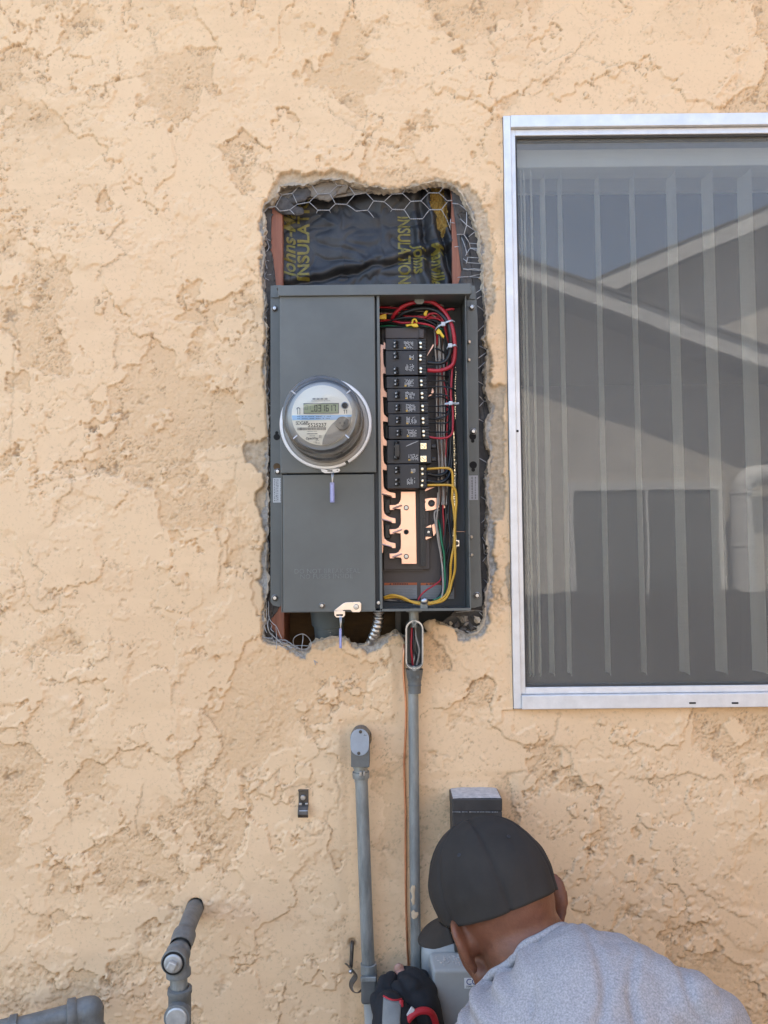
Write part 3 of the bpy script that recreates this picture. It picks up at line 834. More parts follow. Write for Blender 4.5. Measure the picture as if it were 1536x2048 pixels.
def screen_material():
    m = bpy.data.materials.new('insect_mesh'); m.use_nodes = True
    nt = m.node_tree; N = nt.nodes; L = nt.links; b = N['Principled BSDF']; out = N['Material Output']
    b.inputs['Base Color'].default_value = (.50, .48, .43, 1); b.inputs['Roughness'].default_value = .6
    tc = N.new('ShaderNodeTexCoord'); mp = N.new('ShaderNodeMapping'); mp.inputs['Scale'].default_value = (2, 1, 210)
    nz = N.new('ShaderNodeTexNoise'); nz.inputs['Scale'].default_value = 3.0; nz.inputs['Detail'].default_value = 2
    L.new(tc.outputs['Object'], mp.inputs[0]); L.new(mp.outputs[0], nz.inputs['Vector'])
    n2 = N.new('ShaderNodeTexNoise'); n2.inputs['Scale'].default_value = 3.5; n2.inputs['Detail'].default_value = 4
    L.new(tc.outputs['Object'], n2.inputs['Vector'])
    ad = N.new('ShaderNodeMath'); ad.operation = 'MULTIPLY_ADD'; ad.inputs[1].default_value = .10; ad.inputs[2].default_value = .11
    L.new(nz.outputs['Fac'], ad.inputs[0])
    a2 = N.new('ShaderNodeMath'); a2.operation = 'MULTIPLY_ADD'; a2.inputs[1].default_value = .10
    L.new(n2.outputs['Fac'], a2.inputs[0]); L.new(ad.outputs[0], a2.inputs[2])
    tr = N.new('ShaderNodeBsdfTransparent'); mx = N.new('ShaderNodeMixShader')
    L.new(a2.outputs[0], mx.inputs[0]); L.new(tr.outputs[0], mx.inputs[1]); L.new(b.outputs[0], mx.inputs[2]); L.new(mx.outputs[0], out.inputs[0])
    return m

win, GL = window_parts()

bl = thing('vertical_blind', (WX0 + .6, .13, WZ1 - .06), 'white vertical blind of hanging slats behind the window glass', 'blind')
M['slat'] = mat('blind_slat', (.84, .83, .77), .6, 0, .04, 12)
def translucent(m, amt):
    nt = m.node_tree; N = nt.nodes; L = nt.links; b = N['Principled BSDF']; out = N['Material Output']
    t = N.new('ShaderNodeBsdfTranslucent'); t.inputs[0].default_value = (.84, .83, .77, 1); mx = N.new('ShaderNodeMixShader'); mx.inputs[0].default_value = amt
    L.new(b.outputs[0], mx.inputs[1]); L.new(t.outputs[0], mx.inputs[2]); L.new(mx.outputs[0], out.inputs[0])
translucent(M['slat'], .45)
mb = MB(); mb.box(GL[0] + .005, GL[1] - .005, .042, .094, GL[3] - .040, GL[3] - .004); mb.build('headrail', M['slat'], bl, bevel=.002)
_a, _b = P(1300, 322, -.24).z, P(1300, 384, -.24).z
mb = MB(); mb.box(.05, 2.55, .235, .25, _b, _a); mb.build('valance', M['slat'], bl)
for px, ang in ((1041, -9), (1047, -9), (1061, -9), (1085, -1), (1119, -4), (1194, -5), (1264, -7), (1343, 1), (1415, 2), (1490, 7), (1562, 8), (1636, 8), (1710, 8), (1785, 8), (1860, 8), (1935, 8)):
    c = P(px, 420, -.068)
    mb = MB(); hw = .026; a = R(90 + ang)
    dx, dy = math.cos(a) * hw, math.sin(a) * hw
    n = 5; ring = []
    for i in range(n + 1):
        t = -1 + 2 * i / n
        bow = .004 * (1 - t * t)
        ring.append((c.x + dx * t + bow * math.sin(a), c.y + dy * t - bow * math.cos(a)))
    vs = [(x, y, GL[2] + .012) for x, y in ring] + [(x, y, GL[3] - .043) for x, y in ring]
    mb.add(vs, [(i, i + 1, n + 2 + i, n + 1 + i) for i in range(n)])
    mb.build('blind_slat', M['slat'], bl, smooth=True, fix=False)

# ------------------------------------------------------------------ ground and the neighbour's house, seen only as the window's reflection
M['concrete'] = mat('concrete_path', (.09, .08, .07), .9, 0, .15, 3, .001, 60)
g = MB(); g.add([(-120, -120, 0), (120, -120, 0), (120, 120, 0), (-120, 120, 0)], [(0, 1, 2, 3)])
o = g.build('ground', M['concrete'], None); tag(o, kind='structure')

M['nstucco'] = mat('neighbour_stucco', (.52, .47, .40), .9, 0, .10, 3, .003, 60)
M['trim'] = mat('painted_trim', (.62, .60, .56), .6, 0, .05, 6)
M['darkglass'] = mat('dark_glazing', (.10, .10, .095), .2, 0, .1, 4)
DN = 6.5
def V_(px, py, dep):
    """the neighbour's point seen mirrored in the window at that pixel; dep = its distance from our wall"""
    p = P(px, py, -dep); return Vector((p.x, -dep, p.z))
nb = thing('neighbour_house', (1.2, -DN, 0), 'neighbouring stucco house with low gable roofs, seen mirrored in the window glass', 'house')
pk = V_(985, 548, DN)
sl = .385
def rake(x): return pk.z - sl * abs(x - pk.x)
xl, xr = pk.x - 3.4, pk.x + 4.2
mb = MB()
mb.prism3([Vector((xl, -DN, 0)), Vector((xr, -DN, 0)), Vector((xr, -DN, rake(xr) - .12)), Vector((pk.x, -DN, pk.z - .12)), Vector((xl, -DN, rake(xl) - .12))], Vector((0, -.15, 0)))
mb.build('gable_wall', M['nstucco'], nb)
for s_, xe in ((1, xr), (-1, xl)):
    mb = MB(); e = xe + .4 * s_
    f = [Vector((pk.x, -DN + .62, pk.z)), Vector((e, -DN + .62, rake(e))), Vector((e, -DN + .62, rake(e) - .17)), Vector((pk.x, -DN + .62, pk.z - .17))]
    mb.prism3(f, Vector((0, -.04, 0))); mb.build('rake_board', M['trim'], nb)
    mb = MB(); f = [Vector((pk.x, -DN + .66, pk.z + .03)), Vector((e, -DN + .66, rake(e) + .03)), Vector((e, -DN + .66, rake(e) + .002)), Vector((pk.x, -DN + .66, pk.z + .002))]
    mb.prism3(f, Vector((0, -7, 0))); mb.build('roof', M['roof'], nb)
# higher roof behind, rising to the right
D2 = 8.4
a0, a1 = V_(1120, 590, D2), V_(1536, 412, D2)
sl2 = (a1.z - a0.z) / (a1.x - a0.x)
pk2 = Vector((a1.x + 2.2, -D2, a1.z + 2.2 * sl2)); e2 = Vector((a0.x - 1.4, -D2, a0.z - 1.4 * sl2))
er = Vector((pk2.x + 5, -D2, pk2.z - 5 * sl2))
mb = MB(); mb.prism3([Vector((e2.x + .5, -D2 - .6, 1)), Vector((er.x, -D2 - .6, 1)), Vector((er.x, -D2 - .6, er.z - .15)), Vector((pk2.x, -D2 - .6, pk2.z - .15)), Vector((e2.x + .5, -D2 - .6, e2.z + .5 * sl2 - .15))], Vector((0, -.15, 0)))
mb.build('upper_gable_wall', M['nstucco'], nb)
for q in (e2, er):
    mb = MB(); mb.prism3([q, pk2, pk2 - Vector((0, 0, .22)), q - Vector((0, 0, .22))], Vector((0, -.04, 0))); mb.build('rake_board', M['trim'], nb)
    up = Vector((0, .02, .03)); mb = MB(); mb.prism3([q + up, pk2 + up, pk2 + Vector((0, .02, .002)), q + Vector((0, .02, .002))], Vector((0, -6, 0))); mb.build('roof', M['roof'], nb)
# patio window below, flue pipe beside it, pale block standing in for a sunlit patch above the eave
w0, w1 = V_(1135, 966, DN - .02), V_(1448, 966, DN - .02)
mb = MB(); zt = w0.z; zb = max(.06, zt - 2.1)
mb.box(w0.x, w1.x, -DN + .0, -DN + .05, zt - .08, zt); mb.box(w0.x, w0.x + .06, -DN + .0, -DN + .05, zb, zt - .08); mb.box(w1.x - .06, w1.x, -DN, -DN + .05, zb, zt - .08); mb.box((w0.x + w1.x) / 2 - .012, (w0.x + w1.x) / 2 + .012, -DN, -DN + .05, zb, zt - .08)
wf = mb.build('window', M['trim'], nb)
mb = MB(); mb.box(w0.x + .06, w1.x - .06, -DN + .005, -DN + .02, zb, zt - .08); mb.build('pane', M['darkglass'], wf)
c0 = V_(1490, 1200, DN - .25); c1 = V_(1490, 985, DN - .25)
pp = thing('flue_pipe', (c0.x, -DN + .25, 0), 'white elbowed flue pipe on the neighbouring house, mirrored in the window', 'pipe')
mb = MB(); mb.tube([Vector((c0.x, -DN + .25, 0)), Vector((c0.x, -DN + .25, c1.z - .2)), Vector((c0.x, -DN + .25, c1.z)), Vector((c0.x + .06, -DN + .25, c1.z + .12)), Vector((c0.x + .18, -DN + .25, c1.z + .17)), Vector((c0.x + .6, -DN + .25, c1.z + .17))], .10, seg=20)
mb.build('pipe', M['trim'], pp, smooth=True)
for k in range(4):
    mb = MB(); mb.lathe((c0.x, -DN + .25, .5 + k * .5), (0, 0, 1), [(.102, 0), (.108, .01), (.108, .03), (.102, .04)], seg=20)
    mb.build('joint_ring', M['trim'], pp, smooth=True)
d0, d1, d2, d3 = V_(1365, 682, 7.9), V_(1440, 648, 7.9), V_(1560, 700, 7.9), V_(1560, 800, 7.9)
mb = MB(); mb.prism3([V_(1365, 800, 7.9), V_(1560, 830, 7.9), V_(1560, 702, 7.9), d1, d0], Vector((0, -.35, 0))); mb.build('sunlit_patch_block', M['trim'], nb)

M['fence'] = mat('dark_fence_board', (.055, .042, .034), .85, 0, .3, 8, .001, 40)
fn_ = thing('board_fence', (1.4, -DN + 1.2, 0), 'low dark board fence in front of the neighbouring house, mirrored low in the window', 'fence')
fz = V_(1080, 1186, DN - 1.2).z
mb = MB()
for k in range(64):
    x = -4.6 + k * .19; mb.box(x, x + .18, -DN + 1.19, -DN + 1.21, .03, fz + .008 * ((k * 7) % 5 - 2))
mb.build('boards', M['fence'], fn_)
mb = MB(); mb.box(-4.6, 7.5, -DN + 1.14, -DN + 1.188, .3, .38); mb.box(-4.6, 7.5, -DN + 1.14, -DN + 1.188, fz - .25, fz - .17); mb.build('rails', M['fence'], fn_)
# ------------------------------------------------------------------ the combined meter and breaker panel
DF = .065
pan = thing('electrical_panel', P(750, 1222, 0), 'open dark grey electrical panel with a meter, set into the broken wall opening', 'electrical panel')
def hexscrew(name, c, r, m, parent, ax=(0, -1, 0), washer=None, slot=False):
    mb = MB()
    if washer:
        mb.lathe(c, ax, [(1e-5, .0), (washer, 0), (washer, .0010), (washer * .92, .0014), (r * 1.25, .0012)], seg=24)
        mb.mi = 1; mb.lathe(c, ax, [(r * 1.25, .0012), (r * 1.2, .0004), (1e-5, .0004)], seg=24); mb.mi = 0
    mb.lathe(Vector(c) + Vector(ax) * (.0014 if washer else 0), ax, [(r, 0), (r, r * .6), (r * .8, r * .85), (1e-5, r * .9)], seg=6 if not slot else 16)
    return mb.build(name, [m, M['strap']] if washer else m, parent, smooth=True, auto=30)
# box: back, sides, floor, roof, all open to the front
mb = MB()
xl, xr = P(759, 900, DF).x, P(937, 900, DF).x
zt, zb = P(850, 588, DF).z, P(850, 1222, DF).z
xL = P(561, 900, DF).x
th = .0016
mb.box(xL, xr, .0165, .018, zb, zt)
mb.build('back_plate', M['panel_in'], pan)
mb = MB(); mb.box(xr - th, xr, -DF, .0163, zb, zt); mb.build('side_wall', M['panel'], pan)
mb = MB(); mb.box(xL, xL + th, -DF + .002, .0163, zb, zt); mb.build('side_wall', M['panel'], pan)
mb = MB(); mb.box(xL + th, xr - th, -DF, .0163, zb, zb + th); mb.add([(xl + .002, -DF, zb + th), (xr - th, -DF, zb + th), (xr - th - .001, -DF, zb + .0045), (xl + .002, -DF, zb + .0045)], [(0, 1, 2, 3)]); mb.build('bottom_wall', M['panel'], pan)
mb = MB(); mb.box(xL + th, xr - th, -DF, .0163, zt - th, zt); mb.build('top_wall', M['panel'], pan)
mb = MB(); mb.box(xl - .002, xl - .0005, -DF + .003, .016, zb + th, zt - th); mb.build('divider', M['panel'], pan)
mb = MB(); mb.boxp(756.5, 592, 762, 1218, DF + .002, DF - .008); mb.build('divider_lip', M['panel'], pan, bevel=.0006)
mb = MB(); mb.boxp(748, 592, 756, 1217, DF - .012, DF - .02); mb.build('channel', M['panel_in'], pan)
# fixing flanges
def flange(pts, holes=()):
    mb = MB(); mb.prism(pts, .0035, .0018)
    return mb.build('flange', M['panel'], pan, bevel=.0004)
flange([(541, 578), (548, 570), (562, 570), (562, 1210), (560, 1214), (546, 1211), (541, 1204)])
flange([(934, 572), (950, 572), (952, 585), (953, 597), (955.5, 640), (957, 800), (959, 1000), (962, 1150), (964.5, 1200), (963, 1212), (948, 1216), (935, 1216)])
mb = MB(); mb.boxp(541.5, 571, 560, 595, .006, .0037); mb.build('flange_tab', M['panel'], pan, bevel=.0005)
mb = MB(); mb.boxp(934.5, 571, 949.5, 598, .006, .0037); mb.build('flange_tab', M['panel'], pan, bevel=.0005)
for px, py in ((549.5, 617.5), (555.5, 943), (550, 1196)):
    hexscrew('flange_screw', P(px, py, .0037), .0042, M['zinc'], pan, washer=S(6.3))
for px, py in ((943.5, 615), (946.5, 863), (954, 1191)):
    hexscrew('flange_screw', P(px, py, .0037), .0042, M['zinc'], pan, washer=S(6.6))
def keyhole(px, py, r, up):
    mb = MB(); c = P(px, py, .0039)
    mb.lathe(c, (0, -1, 0), [(1e-5, 0), (S(r), 0), (S(r), .0002), (1e-5, .0002)], seg=18)
    c2 = P(px, py + (-r * 1.3 if up else r * 1.3), .0040); mb.lathe(c2, (0, -1, 0), [(1e-5, 0), (S(r * .5), 0), (S(r * .5), .0002), (1e-5, .0002)], seg=14)
    mb.build('keyhole', M['hole'], pan)
keyhole(553.5, 874, 6.5, True); keyhole(945.5, 873, 7, False); keyhole(946.5, 930, 7.5, False)
mb = MB(); mb.lathe(P(553.5, 933, .0039), (0, -1, 0), [(1e-5, 0), (S(7), 0), (S(7), .0002), (1e-5, .0002)], seg=20); mb.build('knockout', M['woodrough'], pan)
for px, py, m in ((937.5, 684, 'zinc'), (937, 720, 'zinc'), (941.5, 1074, 'zinc'), (942, 1110, 'zinc')):
    hexscrew('ground_screw', P(px, py, .006), .0036, M[m], pan, ax=(.5, -.8, 0))
# label stickers on the flanges
def sticker(px0, py0, px1, py1, d, m=None, lines=(), name='sticker', ink='greyink'):
    mb = MB(); mb.boxp(px0, py0, px1, py1, d + .0003, d)
    o = mb.build(name, m or M['sticker'], pan)
    if lines:
        lb = MB()
        for a, b, c, e in lines:
            lb.boxp(px0 + (px1 - px0) * a, py0 + (py1 - py0) * b, px0 + (px1 - px0) * c, py0 + (py1 - py0) * e, d + .0005, d + .0003)
        lb.build('print', M[ink], o)
    return o
rg = rnd(8)
def rot_lines(cols, n=9, w=.10):
    out = []
    for c in cols:
        y = .05
        while y < .93:
            l = rg.uniform(.03, .10)
            out.append((c, y, c + w * rg.uniform(.6, 1), min(.95, y + l))); y += l + rg.uniform(.015, .04)
    return out
sticker(546, 956, 564.5, 1005, .0037, lines=rot_lines((.12, .30, .48, .80)))
sticker(933.5, 951, 956, 1000, .0037, m=mat('grey_label', (.36, .36, .37), .6), lines=rot_lines((.12, .42, .72), w=.12) + [(.52, .03, .54, .97)])
# top cap
mb = MB(); mb.boxp(556, 568.5, 942, 590, DF + .008, DF - .03); mb.build('top_cap', M['panel'], pan, bevel=.0012)
mb = MB(); mb.boxp(553, 570, 943, 575, DF - .032, .004); mb.build('cap_hood', M['panel'], pan, bevel=.001)
# covers
mb = MB(); mb.boxp(560, 591, 751, 946, DF + .003, DF - .006); mb.build('meter_cover', M['panel'], pan, bevel=.0016, segs=3)
cz = MB(); cz.boxp(565.5, 948.5, 750, 1224, DF + .0005, DF - .012); lc = cz.build('pull_cover', M['panel'], pan, bevel=.0016, segs=3)
mb = MB(); mb.boxp(562, 949, 565.2, 1221, DF - .003, .004); mb.build('cover_edge', M['panel'], pan)
for body, px, py, sp in (('DO NOT BREAK SEAL', 654.5, 1142.5, 1.0), ('NO FUSES INSIDE', 653, 1153, 1.0)):
    text('embossed_text', body, P(px, py, DF + .0006), S(12.5), M['panel_relief_light'], lc, extrude=.0006, spacing=1.05)
hexscrew('cover_screw', P(644, 1211, DF + .001), .0038, M['zinc'], lc, washer=.005)
# hasp at the foot of the cover
h = MB(); h.prism([(668, 1221), (686, 1207), (692, 1204.5), (719, 1203.5), (722.5, 1207), (722.5, 1221), (719, 1224.5), (705, 1224.5), (701, 1220), (688, 1220), (684, 1223)], DF + .004, DF + .0026)
hp_ = h.build('hasp', M['steel'], pan, bevel=.0005)
h = MB(); h.prism([(668, 1222), (690, 1222), (690, 1231), (686.5, 1235), (672.5, 1235), (669, 1231)], DF + .009, DF + .0075); h.build('seal_tab', M['steel'], hp_, bevel=.0004)
h = MB(); h.boxp(672.5, 1228.5, 686, 1232, DF + .0094, DF + .009); h.build('slot', M['hole'], hp_, bevel=.0003)
hexscrew('hasp_bolt', P(712.5, 1213.5, DF + .004), .0048, M['zinc'], hp_, slot=True)
hexscrew('divider_screw', P(757, 1205.5, DF + .0025), .0032, M['zinc'], pan, slot=True)

# bracket under the cap
mb = MB(); mb.prism([(829, 590), (848.5, 590), (848.5, 603), (844, 608), (834, 608), (829, 603)], .045, .043); mb.build('cap_bracket', M['galv'], pan, bevel=.0004)
mb = MB(); mb.prism([(808, 590), (827, 590), (827, 595.5), (812, 595.5), (808, 592)], .038, .036); mb.build('knockout_tab', M['galv'], pan)
mb = MB(); mb.prism([(852, 590), (872, 590), (872, 591), (868, 595.5), (852, 595.5)], .038, .036); mb.build('knockout_tab', M['galv'], pan)

# bed, bus bars
mb = MB(); mb.boxp(765, 655, 856, 1139, -.002, -.016); mb.build('bus_base', M['bed'], pan, bevel=.001)
mb = MB(); mb.boxp(764, 1139, 846, 1142, -.006, -.016); [mb.boxp(x, 1129, x + 1, 1139, -.0015, -.004) for x in (772, 812, 843)]; mb.build('base_rib', M['bed'], pan)
mb = MB(); mb.boxp(840, 978, 851, 1132, .004, -.002)
for k in range(10): mb.boxp(845, 988 + k * 15, 852, 989.6 + k * 15, .006, .004)
mb.build('breaker_rail', M['black'], pan)
mb = MB(); mb.boxp(764, 655, 908, 1195, -.012, -.0158); mb.build('bed_plate', M['bed'], pan)
mb = MB(); mb.boxp(770, 655, 840, 677, .030, -.002); mb.boxp(838, 658, 848, 676, .034, .0); mb.build('bus_end_cap', M['bed'], pan, bevel=.0015)
fing = (698, 747, 794, 843, 891, 940, 990, 1040.5, 1090.5)
pts = [(760.5, 688), (767, 690)]
for y in fing:
    up = y - 10
    pts += [(767.5, up - 10), (769, up - 4), (774, up + 1), (781, up + 4), (791, up + 6), (791.5, y + 6), (784, y + 6), (783, y + 3.5), (774, y + 1), (766.5, y), (766.5, y + 6)]
pts += [(766, 1106), (763.5, 1106), (760.5, 1100)]
mb = MB(); mb.prism(pts, .012, .0085); mb.build('bus_bar', M['copper'], pan, bevel=.0006)
rp = [(801.5, 983), (831, 983), (833.5, 1128), (803, 1128), (803, 1118)]
for y in (1112.5, 1064, 1015.5):
    rp += [(801, y + 3), (789, y + 2), (788.5, y + 4.5), (779.5, y + 4.5), (778.5, y - 5.5), (791, y - 6), (797, y - 9), (801, y - 16), (801.5, y - 22)]
mb = MB(); mb.prism(rp, .012, .0085); mb.build('bus_bar', M['copper'], pan, bevel=.0006)
mb = MB()
for y in (1112.5, 1064, 1015.5):
    a = P(785, y + 2, .0125); b = P(804, y - 5, .0128); mb.tube([a, b], .0016, seg=8)
for y in fing[-3:]:
    a = P(764, y - 2, .0125); b = P(783, y + 3, .0128); mb.tube([a, b], .0014, seg=8)
mb.build('stab_rib', M['copper'], pan, smooth=True)
for y, m in ((1015.5, 'zinc'), (1064, 'hole'), (1113, 'zinc')):
    mb = MB(); c = P(812.5, y, .0122); mb.lathe(c, (0, -1, 0), [(S(4.8), 0), (S(4.8), .0008), (S(3.4), .001), (1e-5, .0011)], seg=20)
    o = mb.build('rivet', M[m], pan, smooth=True)
    mb = MB(); mb.lathe(c, (0, -1, 0), [(S(3.5), .0012), (S(4.9), .0013), (S(5.2), .0002)], seg=20); mb.build('ring', M['black'], o)
for px, py in ((771.5, 1003), (772, 1102)):
    mb = MB(); mb.lathe(P(px, py, .004), (0, -1, 0), [(S(4), 0), (S(4), .004), (S(2.4), .004), (S(2.2), .001), (1e-5, .001)], seg=16)
    mb.build('post', M['black'], pan, smooth=True)
mb = MB()
for i, y in enumerate(fing[:-1]): mb.boxp(769, y + 7, 781, fing[i + 1] - 13, .007, -.001)
mb.build('bus_window', M['black'], pan, bevel=.002, segs=3)
# neutral links and lugs to the right of the bed
mb = MB(); mb.prism([(849, 998), (862, 996), (878, 996), (878, 1015), (866, 1020), (851, 1021.5)], .004, .001); mb.prism([(884, 996), (905, 996), (905, 1016), (884, 1016)], .002, -.001); mb.build('neutral_strap', M['copper'], pan)
mb = MB(); mb.lathe(P(863, 1006.5, .0044), (0, -1, 0), [(S(7), 0), (S(7), .0006), (S(5.4), .0008), (S(5), .0004), (S(4.2), .0009), (S(2.8), .0004), (1e-5, .0003)], seg=20); mb.build('lug_hole', M['darkbrown'], pan, smooth=True)
for pts_, df_, db_ in (([(851, 1055), (862, 1049), (863, 1055)], .003, 0), ([(851, 1073), (864, 1074), (851, 1080)], .003, 0), ([(864, 1050), (871, 1046), (874, 1064), (867, 1072)], .004, .001), ([(853, 713), (866, 688), (868, 690), (864, 697)], .004, 0), ([(853, 795), (862, 788), (865, 776), (868, 783), (864, 790)], .004, 0), ([(849, 983), (870, 974), (852, 976)], .003, 0)):
    mb = MB(); mb.prism(pts_, df_, db_); mb.build('neutral_clip', M['copper'], pan)
mb = MB(); mb.boxp(850, 1055, 864, 1073, .008, -.002); lug = mb.build('neutral_lug', M['black'], pan, bevel=.001)
hexscrew('lug_screw', P(857, 1064, .0082), .0028, M['zinc'], lug, slot=True)
# ground bar of small brass screws
mb = MB(); mb.boxp(904, 858, 911, 1096, -.004, -.014); gb = mb.build('neutral_bar', M['brass'], pan)
mb = MB(); rg = rnd(4)
y = 862
while y < 1096:
    for px in (905.5, 909.5):
        if rg.random() < .92:
            c = P(px + rg.uniform(-.8, .8), y + rg.uniform(-.6, .6), -.0038)
            mb.lathe(c, (rg.uniform(-.4, .4), -1, rg.uniform(-.4, .4)), [(S(2.0), 0), (S(2.0), .0022), (S(1.3), .0028), (1e-5, .0022)], seg=8)
    y += 4.6
mb.build('terminal_screw', M['brass'], gb, smooth=True)
mb = MB()
for k in range(26):
    yy = 735 + k * 4.6
    c = P(911 + rg.uniform(-1, 1), yy, -.006); mb.box(c.x - .0006, c.x + .0006, c.y, c.y + .002, c.z - rg.uniform(.0004, .0022), c.z + .0008)
mb.build('bar_edge', M['brass'], pan)
mb = MB(); mb.prism([(907, 1080), (919, 1080), (919, 1093), (911, 1093), (911, 1098), (906, 1098)], .002, -.003); lo = mb.build('ground_lug', M['steel'], pan, bevel=.0006)
hexscrew('lug_screw', P(913, 1086.5, .0022), .004, M['strap'], lo, slot=True)
# warning stickers on the bed
for a, b in ((768.5, 834), (841.5, 908)):
    o = sticker(a, 1170.5, b, 1198, -.0115, m=M['greysticker'], name='warning_sticker', ink='greyink', lines=[(.03, .06 + k * .115, .97 - .05 * (k % 3), .085 + k * .115) for k in range(8)])
    mb = MB(); mb.boxp(a, 1165.5, b, 1170.2, -.0112, -.0115); mb.build('warning_band', M['orange'], o)
    mb = MB(); c0 = a + 10; mb.prism([(c0, 1169.6), (c0 + 2.2, 1166), (c0 + 4.4, 1169.6)], -.0109, -.0112)
    for k in range(9):
        mb.boxp(c0 + 8 + k * 3.4, 1166.6, c0 + 10.4 + k * 3.4, 1169.2, -.0109, -.0112)
    mb.build('print', M['ink'], o)
# clamp on the floor of the box
c = P(848, 1206, .05)
mb = MB(); mb.boxp(841, 1205, 855.5, 1219, .055, .052); mb.boxp(841.5, 1203, 855, 1207, .055, .02); cl = mb.build('cable_clamp', M['galv'], pan, bevel=.0008)
mb = MB(); mb.ball(P(848.5, 1202, .055), (S(7.6), .006, S(6.8))); mb.build('clamp_bolt', M['zinc'], cl, smooth=True)

# ------------------------------------------------------------------ breakers: each plugs in on its own
BRK = 'circuit breakers plugged into the panel'
def breaker(name, y0, y1, xl, xf, xt, label, handles, screws, prints, front=.046, wide=False):
    mid = (y0 + y1) / 2
    t = thing(name, P((xl + xf) / 2, y1, .0), label, 'circuit breaker', BRK)
    mb = MB(); mb.boxp(xl, y0 + .4, xf, y1 - .4, front, .014); mb.build('case', M['breaker'], t, bevel=.0011)
    if xt > xf:
        mb = MB(); mb.boxp(xf + .05, y0 + .7, xt, y1 - .7, front - .014, .008)
        for k in range(int((y1 - y0) / 6)): mb.boxp(xf + 6, y0 + 3 + k * 6, xt + 2, y0 + 4.6 + k * 6, front - .013, front - .020)
        mb.build('terminal_block', M['black'], t, bevel=.0008)
    for (hx0, hy0, hx1, hy1) in handles:
        mb = MB(); mb.boxp(hx0 + 5, hy0 - .6, hx1 + 1.2, hy1 + .6, front + .0006, front - .004); mb.build('handle_recess', M['ink'], t)
        mb = MB()
        a, b2 = P(hx0, hy0, front), P(hx1, hy1, front)
        mb.prism3([Vector((a.x, -front, a.z)), Vector((a.x, -front - .006, a.z)), Vector((a.x + (b2.x - a.x) * .45, -front - .0075, a.z)), Vector((b2.x - .001, -front - .001, a.z)), Vector((b2.x - .001, -front, a.z))], Vector((0, 0, b2.z - a.z)))
        hd = mb.build('handle', M['handle'], t, bevel=.0006)
        mb = MB(); mb.boxp(hx0 + .6, (hy0 + hy1) / 2 - 1.4, hx0 + 3.2, (hy0 + hy1) / 2 + 1.4, front + .0078, front + .0055); mb.build('handle_mark', M['print'], hd)
    for sx_, sy_, r in screws:
        mb = MB(); c = P(sx_, sy_, front - .012)
        mb.lathe(c, (0.15, -1, .1), [(S(r), 0), (S(r), .0015), (S(r * .75), .0024), (1e-5, .0026)], seg=14)
        mb.build('terminal_screw', M['brass'], t, smooth=True)
    pb = MB(); rg = rnd(int(y0 * 7))
    amb = MB()
    for (qx0, qy0, qx1, qy1, dens) in prints:
        x = qx0
        while x < qx1 - 1:
            w = rg.uniform(1.2, 2.0); y = qy0 + rg.uniform(0, 2)
            while y < qy1 - .8:
                l = rg.uniform(.8, 2.6)
                if rg.random() < dens: pb.boxp(x, y, x + w, min(qy1, y + l), front + .0003, front - .0001)
                y += l + rg.uniform(.4, 1.0)
            x += w + rg.uniform(.5, .9)
        if dens > .6: amb.boxp(qx0 - .2, qy1 - 2.6, qx0 + 3.4, qy1 + .2, front + .0004, front + .00031)
    pb.build('printed_marking', M['print'], t)
    if amb.v: amb.build('amber_marking', M['amber'], t)
    return t
def tandem(y0, y1, sh, label):
    m = (y0 + y1) / 2
    return breaker('circuit_breaker', y0, y1, 771 + sh, 836 + sh, 852 + sh, label,
        [(787 + sh, m - 6.4, 798 + sh, m - .6), (787 + sh, m + .8, 798 + sh, m + 6.6)],
        [(840.5 + sh, m - 2.2, 3.4), (841 + sh, m + 5.8, 3.0)], [(808 + sh, m - 7, 827 + sh, m + 8, .72)])
tandem(677, 701, 0, 'black tandem breaker at the very top of the breaker row')
breaker('circuit_breaker', 701, 750.5, 771, 836, 852, 'wide black quad breaker with bridged handles, fed by the thick red and black cables',
        [(787, 704, 798, 710), (788, 711.5, 799, 717.5), (787, 735, 798, 741), (788, 743, 799, 748.5)],
        [(840.5, 712.5, 3.4), (840.5, 720, 3.0), (841, 737.5, 3.4), (841, 744.5, 3.0)], [(819, 709, 829, 719, .8), (811, 728, 829, 742, .55)])
tandem(752.5, 777, 1.5, 'black tandem breaker just below the quad breaker with bridged handles')
tandem(777, 802.5, 3, 'black tandem breaker, second of the five alike between the quad and the lower breakers')
tandem(802.5, 827.5, 4, 'black tandem breaker, middle one of the five alike below the thick cables')
tandem(827.5, 852.5, 5, 'black tandem breaker, fourth of the five alike, above the one with the red wire')
tandem(852.5, 878.5, 6, 'black tandem breaker whose lower terminal holds the thin red wire')
bb = breaker('circuit_breaker', 879.5, 927.5, 774, 839, 839, 'broad black two pole breaker with two square brass terminals',
        [(788, 883, 800, 903), (788, 907.5, 800, 919)], [], [(817, 908, 836, 921, .72)])
mb = MB(); mb.boxp(839.2, 880, 862.5, 926.5, .044, .012); mb.boxp(862.5, 889, 872, 896, .034, .02); mb.boxp(862.5, 914, 872, 922, .034, .02); mb.build('terminal_block', M['breaker'], bb, bevel=.0012)
mb = MB(); mb.boxp(789, 888, 799, 914, .0545, .047); mb.build('handle_tie', M['handle'], bb, bevel=.001)
